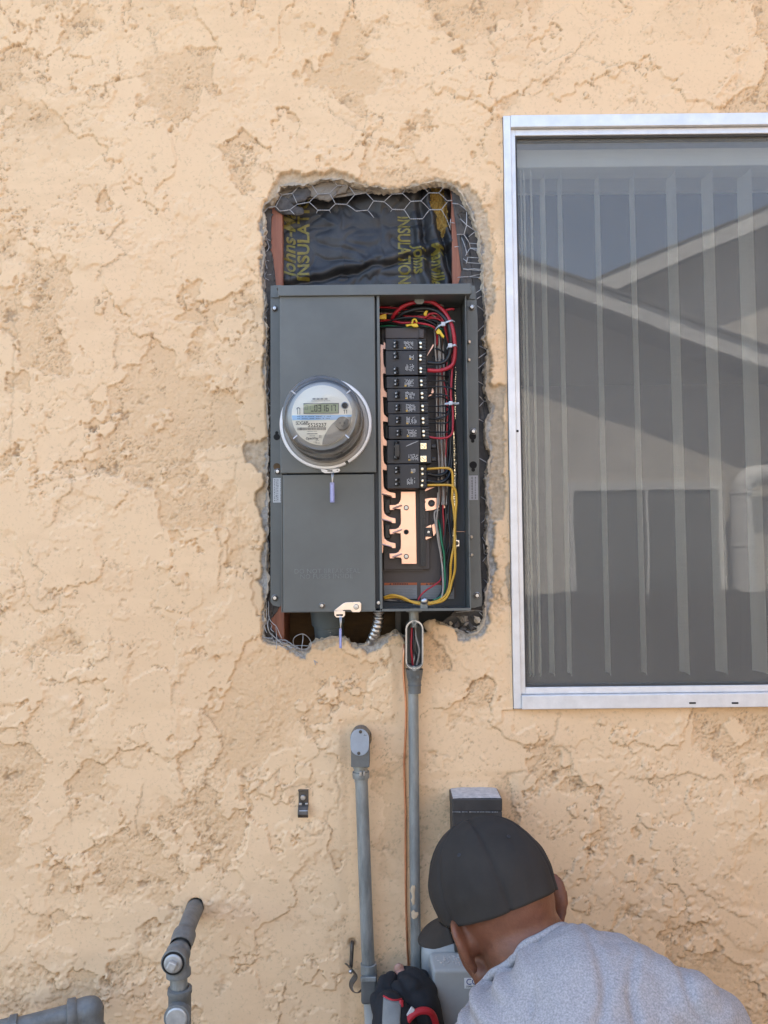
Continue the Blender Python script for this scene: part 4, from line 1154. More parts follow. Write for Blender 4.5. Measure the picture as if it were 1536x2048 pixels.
for yy in (892, 917.5):
    mb = MB(); mb.boxp(841, yy - 6, 853, yy + 6.2, .0462, .0442); pl_ = mb.build('terminal_plate', M['brass'], bb, bevel=.0005)
    mb = MB(); c = P(847, yy, .0464); mb.lathe(c, (0, -1, 0), [(S(4.8), 0), (S(4.7), .0006), (S(4.3), .0002)], seg=18); mb.build('ring', M['ink'], pl_)
    mb = MB(); mb.lathe(c, (0, -1, 0), [(S(4.2), 0), (S(4.0), .0008), (1e-5, .0008)], seg=18); sc_ = mb.build('terminal_screw', M['brass'], pl_, smooth=True)
    mb = MB(); a = P(844, yy - 2.5, .0475); b2 = P(850, yy + 2.5, .0475); mb.tube([a, b2], .0006, seg=6); mb.build('slot', M['ink'], sc_)
mb = MB(); mb.tube([P(812, 892.6, .0464), P(822, 888, .0464), P(836.5, 882, .0464)], [.0004, .0010, .0004], seg=6, flat=.3); mb.build('scratch_mark', M['print'], bb)
breaker('circuit_breaker', 928, 977.5, 774, 839, 853, 'black quad breaker at the foot of the row, wired with two yellow wires',
        [(790, 933, 801, 939), (790, 941, 801, 946.5), (790, 957, 801, 962), (790, 965, 801, 971)],
        [(844, 938, 3.2), (844.5, 948, 2.8), (844.5, 961.5, 2.8), (843.5, 971, 3.0)], [(822, 937, 832, 946, .8), (814, 955, 831, 969, .5)])

# ------------------------------------------------------------------ wires
def wire(name, label, cat, pts, r, m, group=None, seg=8, ds=None):
    mb = MB()
    q = [P(p[0], p[1], p[2]) for p in pts]
    mb.tube(q, r, seg=seg, sub=5)
    o = mb.build(name, M[m], None, smooth=True, auto=180)
    return tag(o, label, cat, group)
W_ = 'wires inside the panel'
wire('power_cable', 'thick red cable looping over the breakers to the quad breaker', 'cable', [(785, 642, .008), (786, 634, .014), (791, 626, .02), (806, 613, .028), (830, 604.5, .03), (855, 602.5, .03), (873, 609, .032), (889, 624, .036), (899, 640, .04), (906, 660, .042), (909.5, 685, .04), (910, 709, .036), (906, 728, .032), (894, 737, .030), (877, 741.5, .030), (855, 740.5, .030)], .0037, 'red', W_, 12)
wire('power_cable', 'thick black cable curving just inside the thick red one', 'cable', [(788, 642, .006), (792, 638, .012), (806, 627, .022), (831, 619, .03), (853, 617, .032), (873, 622, .034), (886, 632, .038), (896, 647, .04), (901, 666, .04), (902, 686, .036), (900, 706, .032), (892, 721, .030), (877, 727, .030), (855, 725, .030)], .0037, 'blackw', W_, 12)
wire('wire', 'thin red wire running along the top behind the thick red loop', 'wire', [(757, 614.5, .004), (775, 615, .008), (795, 616.5, .012), (815, 620, .014), (835, 618, .012), (850, 615, .008)], .0019, 'red', W_)
wire('wire', 'thin red wire passing through the middle yellow wire connector', 'wire', [(757, 642, .008), (780, 641, .016), (803, 645.5, .026), (831, 645.5, .030), (856, 649.5, .032), (869, 656, .03), (874, 668, .02), (874, 690, .01)], .0020, 'red', W_)
wire('wire', 'thin red wire bending down beside the uppermost yellow connector', 'wire', [(835, 634, .02), (848, 636, .024), (860, 628, .028), (872, 627, .032), (881, 632, .034), (887, 643, .034), (890, 655, .03), (894, 675, .024), (898, 700, .018)], .0020, 'red', W_)
wire('wire', 'thin red wire branching to the right below the bent one', 'wire', [(848, 640, .018), (862, 636, .022), (876, 638, .026), (886, 645, .026), (892, 660, .018)], .0017, 'red', W_)
wire('wire', 'short stub of thin red wire poking out right of the thick cables', 'wire', [(885, 624, .03), (892, 621, .034), (900, 618.5, .036), (908, 618.5, .034)], .0022, 'red', W_)
wire('wire', 'long red wire falling from the thick cables to the lowest tandem breaker', 'wire', [(904, 700, .026), (905, 730, .024), (903.5, 752, .024), (902, 792, .026), (905.5, 817, .03), (906, 850, .03), (904, 867, .03), (894, 875, .03), (876, 876.5, .03), (857, 874, .03)], .0021, 'red', W_)
wire('wire', 'thin red wire sagging behind the bundle beside the breakers', 'wire', [(882, 735, .01), (886, 760, .01), (893, 790, .012), (895, 830, .012), (893, 880, .008), (890, 930, .006), (886, 978, .006), (886, 1021, .006), (888, 1056, .004), (888, 1091, .002), (884, 1130, 0)], .0017, 'red', W_)
wire('wire', 'thin red wire running down and left across the right warning sticker', 'wire', [(882, 1115, 0), (883, 1140, .004), (882, 1158, .008), (872, 1168, .014), (853, 1180, .02), (842, 1190, .026), (836, 1200, .03)], .0015, 'red', W_)
for i, (dx, c) in enumerate(((0, 'whitew'), (3, 'brownw'), (5.6, 'whitew'), (8.6, 'whitew'), (11.2, 'brownw'), (13.6, 'whitew'))):
    rg = rnd(30 + i)
    sway = [rg.uniform(-1.4, 1.4) for _ in range(12)]
    ys = [652, 675, 700, 740, 780, 820, 860, 900, 930, 960, 985, 1010]
    xs0 = [868, 871, 872, 873.5, 874, 874, 874, 876, 876.5, 877, 877, 876]
    wire('wire', ('pale neutral wire, one of the twisted bundle beside the breakers' if c == 'whitew' else 'brown wire lying in the pale twisted bundle'), 'wire',
         [(xs0[k] + dx * (1.0 if 1 < k < 9 else 1.25) + sway[k], ys[k], .006 + .003 * ((i + k) % 3)) for k in range(12)], .00165, c, 'neutral wires of the bundle' if c == 'whitew' else 'brown wires of the bundle', 7)
wire('wire', 'long white wire falling from the bundle to the floor of the panel', 'wire', [(876, 985, .012), (875, 1020, .014), (873, 1047, .014), (876, 1079, .014), (882, 1114, .014), (885.5, 1144, .014), (886, 1179, .02), (882, 1196, .026), (872, 1206, .032), (850, 1211, .04), (826, 1208, .042)], .0017, 'whitew', W_)
wire('wire', 'white wire hooking out left beside the black lug', 'wire', [(878, 1020, .004), (873, 1021, .008), (869, 1026, .01), (870, 1042, .012), (876, 1066, .012), (880, 1092, .010), (884, 1118, .008)], .0017, 'whitew', W_)
wire('wire', 'green ground wire at the lower right of the bus plate', 'wire', [(876, 1040, 0), (880, 1056, .008), (883, 1082, .012), (888, 1107, .012), (889, 1130, .012), (890, 1160, .014), (887, 1184, .02), (878, 1196, .026), (866, 1201, .03)], .0019, 'greenw', W_)
wire('wire', 'yellow wire leaving the top terminal of the lowest breaker', 'wire', [(854, 938, .030), (872, 936.6, .032), (890, 936, .034), (900, 938, .036), (904.5, 946, .036), (905.5, 968, .034), (904.5, 996, .032), (907, 1017, .03), (909.5, 1040, .03), (910, 1064, .03), (908, 1091, .03), (903.5, 1114, .03), (901.5, 1131, .028), (901, 1150, .024), (898, 1175, .02), (890, 1192, .026), (872, 1203, .034), (846, 1206, .04), (818, 1202, .04), (795, 1194, .036), (768, 1197, .03)], .0023, 'yelloww', W_)
wire('wire', 'yellow wire leaving the bottom terminal of the lowest breaker', 'wire', [(855, 970.5, .030), (875, 970, .032), (895, 970, .034), (905, 972, .036), (911, 981, .036), (913, 1000, .034), (911.5, 1024, .032), (910, 1049, .032), (909.5, 1080, .034), (910.5, 1117, .034), (909.5, 1143, .030), (903.5, 1165, .026), (898, 1186, .026), (888, 1200, .034), (870, 1206, .042), (846, 1208.5, .046), (824, 1204, .046), (806, 1195, .042), (785, 1190, .036), (768, 1195, .030)], .0023, 'yelloww', W_)
for i, (x0, y0, pts) in enumerate((
    (853, 763, [(872, 762, .022), (890, 762, .024), (897, 770, .02), (899, 790, .014)]),
    (853, 774, [(875, 773, .024), (893, 774, .028), (905, 778, .03), (912, 783, .018)]),
    (855, 787.5, [(870, 788, .022), (885, 789, .024), (897, 793, .026), (903, 800, .022)]),
    (855, 796.5, [(868, 795, .022), (880, 793, .022), (893, 799, .018), (899, 812, .012)]),
    (856, 812.5, [(874, 812.5, .022), (890, 812, .022), (898, 816, .014)]),
    (856, 824.5, [(874, 825, .022), (890, 826, .022), (896, 822, .014)]),
    (857, 838, [(872, 837.5, .022), (886, 834, .024), (895, 829, .026), (898, 818, .024), (900, 806, .02)]),
    (857, 846, [(876, 846, .022), (892, 846, .024), (899, 840, .02), (902, 824, .016)]),
    (858, 863.5, [(876, 864, .022), (893, 864, .024), (901, 860, .02), (904, 845, .014)]),
    (853, 751, [(872, 751, .02), (888, 752, .02), (896, 753, .012)]),
    (854, 947.5, [(872, 951, .024), (886, 949, .022), (894, 942, .018), (899, 925, .012), (901, 900, .012), (900, 860, .012), (899, 820, .010)]),
    (854, 961.5, [(874, 965, .024), (888, 962, .022), (897, 953, .018), (902, 935, .012), (904, 900, .010), (903, 860, .012), (902, 815, .012)]))):
    wire('wire', ['thin black wire crossing from the first terminals below the quad breaker', 'thin black wire running far right under the upper cable tie', 'thin black wire rising in a shallow arch from the second plain tandem breaker', 'thin black wire dipping from the lower terminal of the second plain tandem breaker', 'thin black wire running straight from the middle tandem breaker', 'thin black wire from the lower terminal of the middle tandem breaker', 'thin black wire curling up to the lowest cable tie', 'thin black wire running straight from the fourth tandem breaker', 'thin black wire just above the thin red one of the lowest tandem breaker', 'thin black wire right below the end of the thick red cable', 'heavy black wire, upper of the pair between the two yellow wires', 'heavy black wire, lower of the pair between the two yellow wires'][i],
         'wire', [(x0, y0, .030)] + pts, .0014 if i < 10 else .0034, 'blackw', W_)
for i, (lab, pts) in enumerate((
    ('thin black wire arching from the left edge over the yellow connector', [(757, 650, .008), (775, 644, .016), (795, 638, .024), (815, 635, .028), (838, 637, .030), (858, 643, .030), (872, 652, .028), (880, 668, .02)]),
    ('thin black wire low at the left above the breaker end cap', [(757, 655, .008), (790, 654, .014), (815, 652, .02), (835, 652, .022), (860, 656, .018)]),
    ('thin black wire coming from behind the left yellow connector', [(757, 622, .004), (780, 626, .01), (805, 632, .014), (830, 633, .018), (848, 627, .02), (858, 622, .016)]),
    ('black wire curling round the right side under the upper cable tie', [(842, 645, .014), (860, 640, .02), (876, 645, .026), (888, 660, .026), (895, 685, .022), (898, 720, .016), (900, 780, .012), (899, 815, .012)]),
    ('black wire loop hanging left of the lower thick cable', [(870, 697, .012), (880, 700, .014), (889, 707, .012), (888, 718, .01), (876, 719, .008), (865, 712, .006)]),
    ('long black wire falling down the middle of the wiring gutter', [(899, 815, .012), (897, 870, .010), (894, 930, .006), (893, 990, .006), (891, 1040, .006), (890, 1090, .008), (892, 1140, .010), (893, 1175, .016), (886, 1193, .024), (868, 1203, .03), (840, 1203, .034), (800, 1199, .030), (768, 1200, .026)]),
    ('long black wire close to the yellow wires in the gutter', [(902, 815, .012), (901, 880, .008), (898, 960, .004), (897, 1030, .006), (900, 1064, .012), (903, 1080, .016), (899, 1110, .012), (894, 1140, .010), (896, 1175, .016), (888, 1196, .024), (860, 1207, .034), (820, 1203, .036), (785, 1193, .03), (768, 1202, .026)]),
    ('long black wire hugging the right side wall of the panel', [(904, 815, .012), (909, 840, .004), (911, 870, 0), (912, 900, -.004), (914, 960, -.006), (913, 1010, -.006), (906, 1050, 0), (898, 1090, .004), (890, 1125, .006), (889, 1160, .010)]),
    ('dark wire running along the gutter behind the breaker screws', [(895, 690, .008), (897, 760, .006), (896, 830, .004), (893, 900, .002), (889, 980, 0), (887, 1050, 0), (889, 1110, .002), (893, 1150, .006), (900, 1178, .012), (894, 1196, .02), (870, 1206, .03)]))):
    wire('wire', lab, 'wire', pts, .0018, 'blackw', W_)
rg = rnd(77)
for i in range(9):
    c_ = ('blackw', 'blackw', 'blackw', 'whitew', 'blackw', 'blackw', 'brownw', 'blackw', 'blackw')[i]
    x_ = 886 + i * 2.6
    pts = [(x_ + 4 + rg.uniform(-2, 2), 720, .004), (x_ + rg.uniform(-3, 3), 800, .006), (x_ + rg.uniform(-3, 3), 870, .004), (x_ + rg.uniform(-4, 3), 940, 0), (x_ + rg.uniform(-5, 3), 1010, .002), (x_ + rg.uniform(-6, 2), 1080, .004), (x_ - 2 + rg.uniform(-5, 3), 1140, .008), (x_ - 3 + rg.uniform(-4, 4), 1180, .016), (872 + rg.uniform(-8, 8), 1202 + rg.uniform(-2, 2), .03), (835 + rg.uniform(-6, 6), 1204 + rg.uniform(-3, 3), .034), (768, 1200 + rg.uniform(-4, 4), .028)]
    wire('wire', {'blackw': 'thin black wire, one of many alike filling the wiring gutter down to the clamp', 'whitew': 'thin white wire mixed into the black ones of the wiring gutter', 'brownw': 'thin brown wire mixed into the black ones of the wiring gutter'}[c_], 'wire', pts, rg.uniform(.0012, .0017), c_, 'wires filling the gutter', 7)
for i, (ys, xe) in enumerate(((622, 880), (630, 884), (636, 878), (648, 872), (653, 886), (626, 868))):
    c_ = ('blackw', 'red', 'blackw', 'blackw', 'greenw', 'whitew')[i]
    pts = [(757, ys + rg.uniform(-3, 3), .004), (785, ys + rg.uniform(-5, 4), .012), (815, ys + rg.uniform(-5, 4), .018), (845, ys + rg.uniform(-4, 4), .020), (xe, ys + 6, .022), (xe + 8, ys + 22, .018), (xe + 10 + rg.uniform(-4, 4), 700, .012), (xe + 8, 740, .006)]
    wire('wire', {'blackw': 'thin black wire, one of the tangle above the top breaker', 'red': 'thin red wire low in the tangle above the top breaker', 'greenw': 'thin green wire in the tangle above the top breaker', 'whitew': 'thin white wire in the tangle above the top breaker'}[c_], 'wire', pts, .0015, c_, 'tangle above the breakers', 7)
wire('wire', 'cream wire lying along the top behind the cap bracket', 'wire', [(780, 613, 0), (795, 608.5, .004), (820, 607, .006), (850, 607.5, .008), (875, 609, .01), (888, 612, .012)], .0017, 'whitew', W_)
wire('wire', 'dull green wire slanting behind the lowest yellow connector', 'wire', [(860, 655, .006), (868, 658, .01), (880, 660, .014), (890, 672, .014), (895, 690, .010), (897, 715, .006)], .0015, 'greenw', W_)
wire('wire', 'bare copper wire crossing to the right side wall near the ground lug', 'wire', [(897, 1066, -.008), (902, 1063, -.006), (915, 1063, -.004), (934, 1063.5, 0)], .0008, 'copper_wire', W_)
for yy, lab in ((1032, 'bright bare wire crossing the gutter level with the hooked white wire'), (1047, 'short dull wire crossing the gutter just below the bright bare one')):
    wire('wire', lab, 'wire', [(886, yy, -.01), (897, yy, -.008), (907, yy + .5, -.008)], .0011, 'zinc' if yy == 1032 else 'galv', W_)
mb = MB(); mb.prism([(872, 833), (887, 831.5), (888, 838), (873, 840)], .018, .004); tag(mb.build('wire_band', mat('grey_tape', (.12, .105, .095), .6), None, bevel=.0012), 'grey tape band wrapped round the pale wire bundle', 'tape')
# yellow connectors
def connector(pts, d, label, loop=None):
    t = thing('wire_connector', P(pts[0][0], pts[0][1], d), label, 'wire connector', 'yellow wire connectors')
    mb = MB(); mb.prism(pts, d, d - .005); mb.build('body', M['yellowp'], t, bevel=.0009)
    if loop:
        mb = MB(); mb.tube([P(x, y, d - .002) for x, y in loop], .0016, seg=8); mb.build('loop', M['yellowp'], t, smooth=True)
connector([(757, 632), (764, 629), (770, 627.5), (773, 629), (773, 637), (769, 639), (764, 637.5), (757, 637)], .018, 'yellow wire connector at the left edge beside the cover')
connector([(811, 649), (821, 647.5), (834, 646.5), (837, 652), (836, 654), (828, 654), (822, 651), (813, 653)], .040, 'yellow wire connector in the middle, on the thin red wire', loop=[(824, 647), (826, 640), (831, 639), (834, 645)])
connector([(847, 627), (852, 620), (858, 620), (855, 624), (853, 632), (848, 630)], .03, 'small yellow wire connector under the black cable arch')
connector([(872, 663), (877, 656.5), (882, 661), (884, 665), (889, 672), (888, 676), (884, 674), (880, 668), (874, 668)], .044, 'yellow wire connector tilted at the right above the neutral bundle')
# cable ties
def cable_tie(pts, head, label, d, rads):
    t = thing('cable_tie', P(head[0], head[1], d), label, 'cable tie', 'cable ties on the wires')
    mb = MB(); mb.tube([P(x, y, dd) for x, y, dd in pts], .0019, seg=8, flat=.35); mb.build('strap', M['nylon'], t, smooth=True)
    mb = MB(); mb.boxp(head[0] - rads, head[1] - rads, head[0] + rads, head[1] + rads, d + .004, d - .001); mb.build('head', M['nylon'], t, bevel=.0012)
cable_tie([(871, 659, .03), (876, 653, .042), (886, 647.5, .046), (896, 643, .049), (904, 641, .047), (909, 643, .040)], (886.5, 647.5), 'white cable tie round the thick cables at the top right bend', .046, 4.2)
cable_tie([(894, 697, .034), (898, 691, .045), (905, 691, .046), (911, 690, .045), (914, 693, .036)], (900.5, 690.5), 'white cable tie lower down on the thick red and black cables', .046, 4.2)
cable_tie([(890, 808, .034), (896, 807, .038), (904, 806.5, .040), (912, 807, .036), (918, 806.5, .034)], (901.5, 806), 'white cable tie on the thin wires level with the tandem breakers', .040, 4)
# ------------------------------------------------------------------ the electricity meter
RC = P(651.6, 847.5, DF + .008); RR = S(92.6, DF + .008)
met = thing('electricity_meter', (RC.x, -DF - .003, RC.z), 'round glass domed electricity meter with a digital display on the panel cover', 'electricity meter')
AX = (0, -1, 0)
c0 = Vector((RC.x, -DF - .003, RC.z))
mb = MB(); mb.lathe(c0, AX, [(RR * .93, .0), (RR * 1.0, .0), (RR * 1.0, .007), (RR * .985, .0085), (RR * .935, .0085), (RR * .93, .002)], seg=96, a0=R(-150), a1=R(206)); ring = mb.build('sealing_ring', M['alu'], met, smooth=True, auto=30)
mb = MB(); mb.prism([(641, 937), (654, 939.5), (668, 937.5), (679, 937), (680.5, 941), (677, 944.5), (664, 946), (650, 946.5), (643, 943)], DF + .014, DF + .0105); lt = mb.build('ring_lug', M['alu'], ring, bevel=.0006)
mb = MB(); mb.boxp(655, 940.5, 665, 943, DF + .0145, DF + .014); mb.boxp(673.5, 939.5, 675.5, 941.5, DF + .0145, DF + .014); mb.build('slot', M['hole'], lt)
mb = MB(); mb.lathe(c0, AX, [(RR * .928, .001), (RR * .925, .006), (RR * .86, .0065), (RR * .85, .012), (RR * .845, .018), (RR * .80, .020), (RR * .79, .034), (RR * .70, .036), (1e-5, .036)], seg=72); mb.build('base', M['meterbody'], met, smooth=True, auto=30)
mb = MB(); mb.lathe(c0, AX, [(RR * .735, .036), (RR * .735, .052), (RR * .75, .054), (RR * .75, .058), (RR * .70, .060), (RR * .70, .088), (RR * .62, .092), (RR * .615, .0955)], seg=72); mb.build('inner_housing', M['metergrey'], met, smooth=True, auto=30)
# glass
prof = [(RR * .842, .019), (RR * .842, .03), (RR * .815, .034), (RR * .80, .05), (RR * .79, .09), (RR * .80, .1005), (RR * .785, .1085), (RR * .74, .1115), (RR * .72, .111), (RR * .70, .1085), (RR * .69, .1085), (RR * .60, .1125), (RR * .4, .1145), (1e-5, .1155)]
mb = MB(); mb.lathe(c0, AX, prof, seg=72); gl_ = mb.build('glass_dome', M['dome'], met, smooth=True, auto=60)
for a in (38, 142, 222, 318):
    mb = MB(); q = R(a); u = Vector((math.cos(q), 0, math.sin(q)))
    mb.tube([c0 + u * RR * .655 + Vector((0, -.1105, 0)), c0 + u * RR * .755 + Vector((0, -.1125, 0))], .0013, seg=8)
    mb.build('dome_rib', M['nylon'], gl_, smooth=True)
# face disc
FD = DF + .003 + .096
fc = c0 + Vector((0, -.096, 0)); FR = RR * .617
mb = MB(); mb.lathe(fc, AX, [(FR, -.002), (FR, 0), (1e-5, .0)], seg=64); face = mb.build('face', M['face'], met, smooth=True, auto=30)
fpx = lambda x, y, d=0: P(x, y, FD + d)
# map the photographed face coordinates onto the disc
fcp = (646.3, 834.0); fr = 59.5
def F(x, y, d=0.0):
    return Vector((fc.x + (x - fcp[0]) / fr * FR, fc.y - d, fc.z - (y - fcp[1]) / fr * FR))
def fpoly(mb, pts, d, th=.0004):
    mb.prism3([F(x, y, d) for x, y in pts], Vector((0, th, 0)))
def fbox(mb, x0, y0, x1, y1, d, th=.0004): fpoly(mb, [(x0, y0), (x1, y0), (x1, y1), (x0, y1)], d, th)
mb = MB()
arc = [(fcp[0] + fr * .995 * math.cos(R(a)), fcp[1] + fr * .995 * math.sin(R(a))) for a in range(84, 2, -6)]
inner = [(646.8, 890.5), (648, 883), (652, 873), (659, 861), (666, 852), (673, 845.5)]
q = [(673, 845.5), (704.5, 836)]
fpoly(mb, [(704.6, 836), (673, 845.5), (666, 852), (659, 861), (652, 873), (648, 883), (646.8, 892.5)] + arc, .0006); mb.build('grey_field', M['facegrey'], face)
mb = MB(); fpoly(mb, [(587.2, 834), (705.5, 834), (704, 838), (690, 838.5), (676, 843.5), (588.5, 843.5)], .0009); mb.build('blue_stripe', M['bluestripe'], face)
mb = MB(); fbox(mb, 610.5, 810.5, 680, 831.2, .0012); lf = mb.build('display_frame', M['greyink'], face)
mb = MB(); fbox(mb, 611.8, 812.2, 678.8, 830.0, .0016); lcd = mb.build('display', M['lcd'], face)
SEG = {'0': 'abcdef', '1': 'bc', '3': 'abgcd', '6': 'afgedc', '7': 'abc', '2': 'abged', '5': 'afgcd'}
def digit(mb, ch, x, y, w, h, t, d):
    s = {'a': (x, y, x + w, y + t), 'g': (x, y + h / 2 - t / 2, x + w, y + h / 2 + t / 2), 'd': (x, y + h - t, x + w, y + h), 'f': (x, y + .6, x + t, y + h / 2 - .4), 'b': (x + w - t, y + .6, x + w, y + h / 2 - .4), 'e': (x, y + h / 2 + .4, x + t, y + h - .6), 'c': (x + w - t, y + h / 2 + .4, x + w, y + h - .6)}
    for k in SEG[ch]:
        fbox(mb, *s[k], d)
mb = MB()
for ch, x in zip('031617', (632, 639.6, 646.6, 654.2, 661.2, 668.2)): digit(mb, ch, x, 814, 5.6, 13, 1.35, .002)
fbox(mb, 625, 825.3, 630.5, 827, .002); mb.build('digits', M['ink'], lcd)
mb = MB(); digit(mb, '0', 614.5, 815, 4.2, 8.5, .7, .002); digit(mb, '1', 620.5, 815, 4.0, 8.5, .7, .002); mb.build('small_digits', M['greyink'], lcd)
mb = MB()
for k in range(20):
    if k % 5 != 4: fbox(mb, 628.5 + k * 1.55, 800, 629.5 + k * 1.55, 803.5, .0009)
rg = rnd(2); x = 598.5
while x < 653.5:
    w = rg.choice((.5, .8, 1.3)); fbox(mb, x, 858, x + w, 863.4, .0009); x += w + rg.choice((.5, .8))
mb.build('bar_code', M['greyink'], face)
for body, x, y, sz, m, sp in (('5525237', 637, 853.9, 8.6, 'ink', 1.06), ('SDG&E', 607, 849.6, 7.6, 'greyink', .85), ('®', 618.3, 847.6, 3.2, 'greyink', 1), ('OpenWay', 627, 879.8, 5.2, 'greyink', .95)):
    p_ = F(x, y, .001); text('printed_text', body, p_, sz * FR / fr * 1.25, M[m], face, extrude=.0001, spacing=sp, sx=.92, bold=.0001)
mb = MB()
for y, xa, xb in ((836.6, 598, 664), (840.6, 598, 660)):
    x = xa
    while x < xb:
        l = rg.uniform(1.2, 3); fbox(mb, x, y - .7, x + l, y + .7, .0013); x += l + rg.choice((.6, .8, 4.0))
mb.build('stripe_print', mat('blue_ink', (.10, .2, .36), .6), face)
mb = MB()
for y, xa, xb in ((805.8, 626, 663), (866, 617, 637), (870.5, 617, 637), (874.7, 622, 632), (887, 630, 636), (889, 634, 641), (883.6, 634, 640)):
    x = xa
    while x < xb:
        l = rg.uniform(.8, 2.0); fbox(mb, x, y - (.9 if y in (870.5,) else .45), x + l, y + (.9 if y in (870.5,) else .45), .0009); x += l + rg.choice((.5, .7, 1.2))
fbox(mb, 641, 874, 645.4, 874.6, .0009); fbox(mb, 641, 874.6, 641.6, 878.2, .0009); fbox(mb, 641, 878.2, 645.4, 878.8, .0009); fbox(mb, 643, 876, 645.4, 876.6, .0009)
for x in (598, 602.8): fbox(mb, x, 821, x + 1.1, 832, .0009)
fpoly(mb, [(596.4, 822), (597, 819.4), (600, 817.6), (603.4, 819.4), (604.6, 822), (602.6, 822), (601.8, 820.4), (600, 819.6), (598.4, 820.6), (598, 822)], .0009)
for x in (690.2, 694.6): fbox(mb, x, 824, x + 1.2, 831.5, .0009); fbox(mb, x - 1.2, 824.6, x, 825.6, .0009)
mb.build('small_print', M['greyink'], face)
mb = MB(); mb.lathe(F(691.8, 815.6, .0012), AX, [(S(7.4) * .9, 0), (S(7.4) * .9, .0005), (S(5.9) * .9, .0009)], seg=28); mb.build('port_ring', M['castpale'], face)
mb = MB(); mb.lathe(F(691.8, 815.6, .0014), AX, [(S(5.8) * .9, 0), (S(5.8) * .9, .0012), (1e-5, .0016)], seg=24); mb.build('optical_port', M['ink'], face, smooth=True)
oc = F(687, 851.5, .0012); orr = 13.6 * FR / fr
mb = MB(); mb.lathe(oc, AX, [(orr, 0), (orr, .003), (orr * .9, .0042), (1e-5, .0042)], seg=28); rs = mb.build('reset_dial', mat('dial_grey', (.13, .125, .12), .35), face, smooth=True, auto=30)
mb = MB()
for dx, dz in ((-4.6, -.6), (3.6, -.6), (-.4, 5.0)):
    cc = Vector((oc.x + dx * FR / fr, oc.y - .0043, oc.z - dz * FR / fr)); mb.lathe(cc, AX, [(.0017, 0), (.0017, .0006), (.001, .0006), (.0009, .0002)], seg=12)
mb.build('dial_hole', M['ink'], rs)
# seals hanging on wires
def seal(cx, y0, y1, y2, d, wpx, label, turn):
    t = thing('seal_tag', P(cx, y1, d), label, 'seal', 'violet meter seals')
    mb = MB(); mb.tube([P(cx - 1, y0, d - .004), P(cx - .5, (y0 + y1) / 2, d + .001), P(cx, y1 + 2, d)], .0007, seg=6); mb.tube([P(cx + 2, y0 + 1, d - .004), P(cx + 1.5, (y0 + y1) / 2, d + .001), P(cx + .5, y1 + 2, d)], .0006, seg=6); mb.build('seal_wire', M['zinc'], t, smooth=True)
    a, b2 = P(cx - wpx / 2, y1, d), P(cx + wpx / 2, y2, d)
    mb = MB(); mb.box(a.x, b2.x, -d - .003, -d + .002, b2.z, a.z); bd = mb.build('tag_body', M['seal'], t, bevel=.0008)
    mb = MB(); mb.box(a.x + (b2.x - a.x) * .35, a.x + (b2.x - a.x) * .6, -d - .0034, -d - .003, b2.z + .003, a.z - .004); mb.build('tag_print', mat('pale_violet', (.45, .47, .75), .4), bd)
seal(664.5, 943, 965, 1005, DF + .022, 9, 'violet plastic seal hanging on a wire from the meter ring', 0)
seal(681, 1231, 1257, 1296, DF + .014, 5.4, 'narrow violet seal hanging from the hasp at the foot of the cover', 1)
# ------------------------------------------------------------------ what shows inside the opening
from mathutils import noise as mnoise
def ins_y(x, z):
    p = Vector((x * 9, 0, z * 9))
    y = .040 + .009 * mnoise.noise(p) + .0045 * abs(mnoise.noise(Vector((x * 10 + 4, 1, z * 16 + x * 8)))) ** .8 * (1 if z < P(700, 470, -.04).z else .4) + .0007 * mnoise.noise(Vector((x * 70, 3, z * 70)))
    ri = 1 - abs(mnoise.noise(Vector((x * 26 + 2 * mnoise.noise(Vector((x * 14, 0, z * 14))), 5, z * 30))))
    y += .0035 * ri ** 5 - .0030 * (1 - abs(mnoise.noise(Vector((x * 13 + 9, 2, z * 19 + x * 10))))) ** 7
    # folds: one long crease low down, bunching at the right
    c = P(700, 545, -.04); f = (z - c.z) - .22 * (x - c.x) + .006 * mnoise.noise(Vector((x * 30, 0, 0)))
    y += .007 * math.exp(-(f / .006) ** 2) - .006 * math.exp(-((f - .014) / .010) ** 2)
    r = P(815, 450, -.04).x
    if x > r:
        t = min(1, (x - r) / .03)
        y += t * (.010 * math.sin((x - r) * 200 + z * 30 + 3.0 * mnoise.noise(Vector((x * 20, 1, z * 20)))) - .006)
    return y
ins = thing('insulation_batt', P(735, 575, -.05), 'black paper faced insulation batt with yellow lettering above the panel', 'insulation')
x0, x1 = P(562, 450, -.045).x, P(912, 450, -.045).x; z0, z1 = P(700, 620, -.045).z, P(700, 340, -.045).z
nx, nz = 170, 130
mb = MB(); vs = []
for j in range(nz + 1):
    for i in range(nx + 1):
        x = x0 + (x1 - x0) * i / nx; z = z0 + (z1 - z0) * j / nz
        vs.append((x, ins_y(x, z), z))
# a torn slit shows the fibre
def torn(x, z):
    a = P(874, 395, -.04); b = P(884, 440, -.04); cc = P(868, 470, -.04)
    d1 = math.hypot((x - a.x) / .014, (z - a.z) / .034); d2 = math.hypot((x - b.x) / .011, (z - b.z) / .030)
    return min(d1, d2) < 1 + .35 * mnoise.noise(Vector((x * 120, 2, z * 120)))
fs = []
for j in range(nz):
    for i in range(nx):
        x = x0 + (x1 - x0) * (i + .5) / nx; z = z0 + (z1 - z0) * (j + .5) / nz
        if torn(x, z): continue
        a = j * (nx + 1) + i; fs.append((a, a + 1, a + nx + 2, a + nx + 1))
mb.add(vs, fs); mb.build('facing', M['foil'], ins, smooth=True, auto=180)
mb = MB(); rg = rnd(12)
c = P(877, 425, -.05); n = 26
vs = [(c.x - .022 + .044 * i / n, .048 + .008 * mnoise.fractal(Vector((i * .4, j * .25, 7)), .8, 2, 4), c.z - .07 + .135 * j / 60) for j in range(61) for i in range(n + 1)]
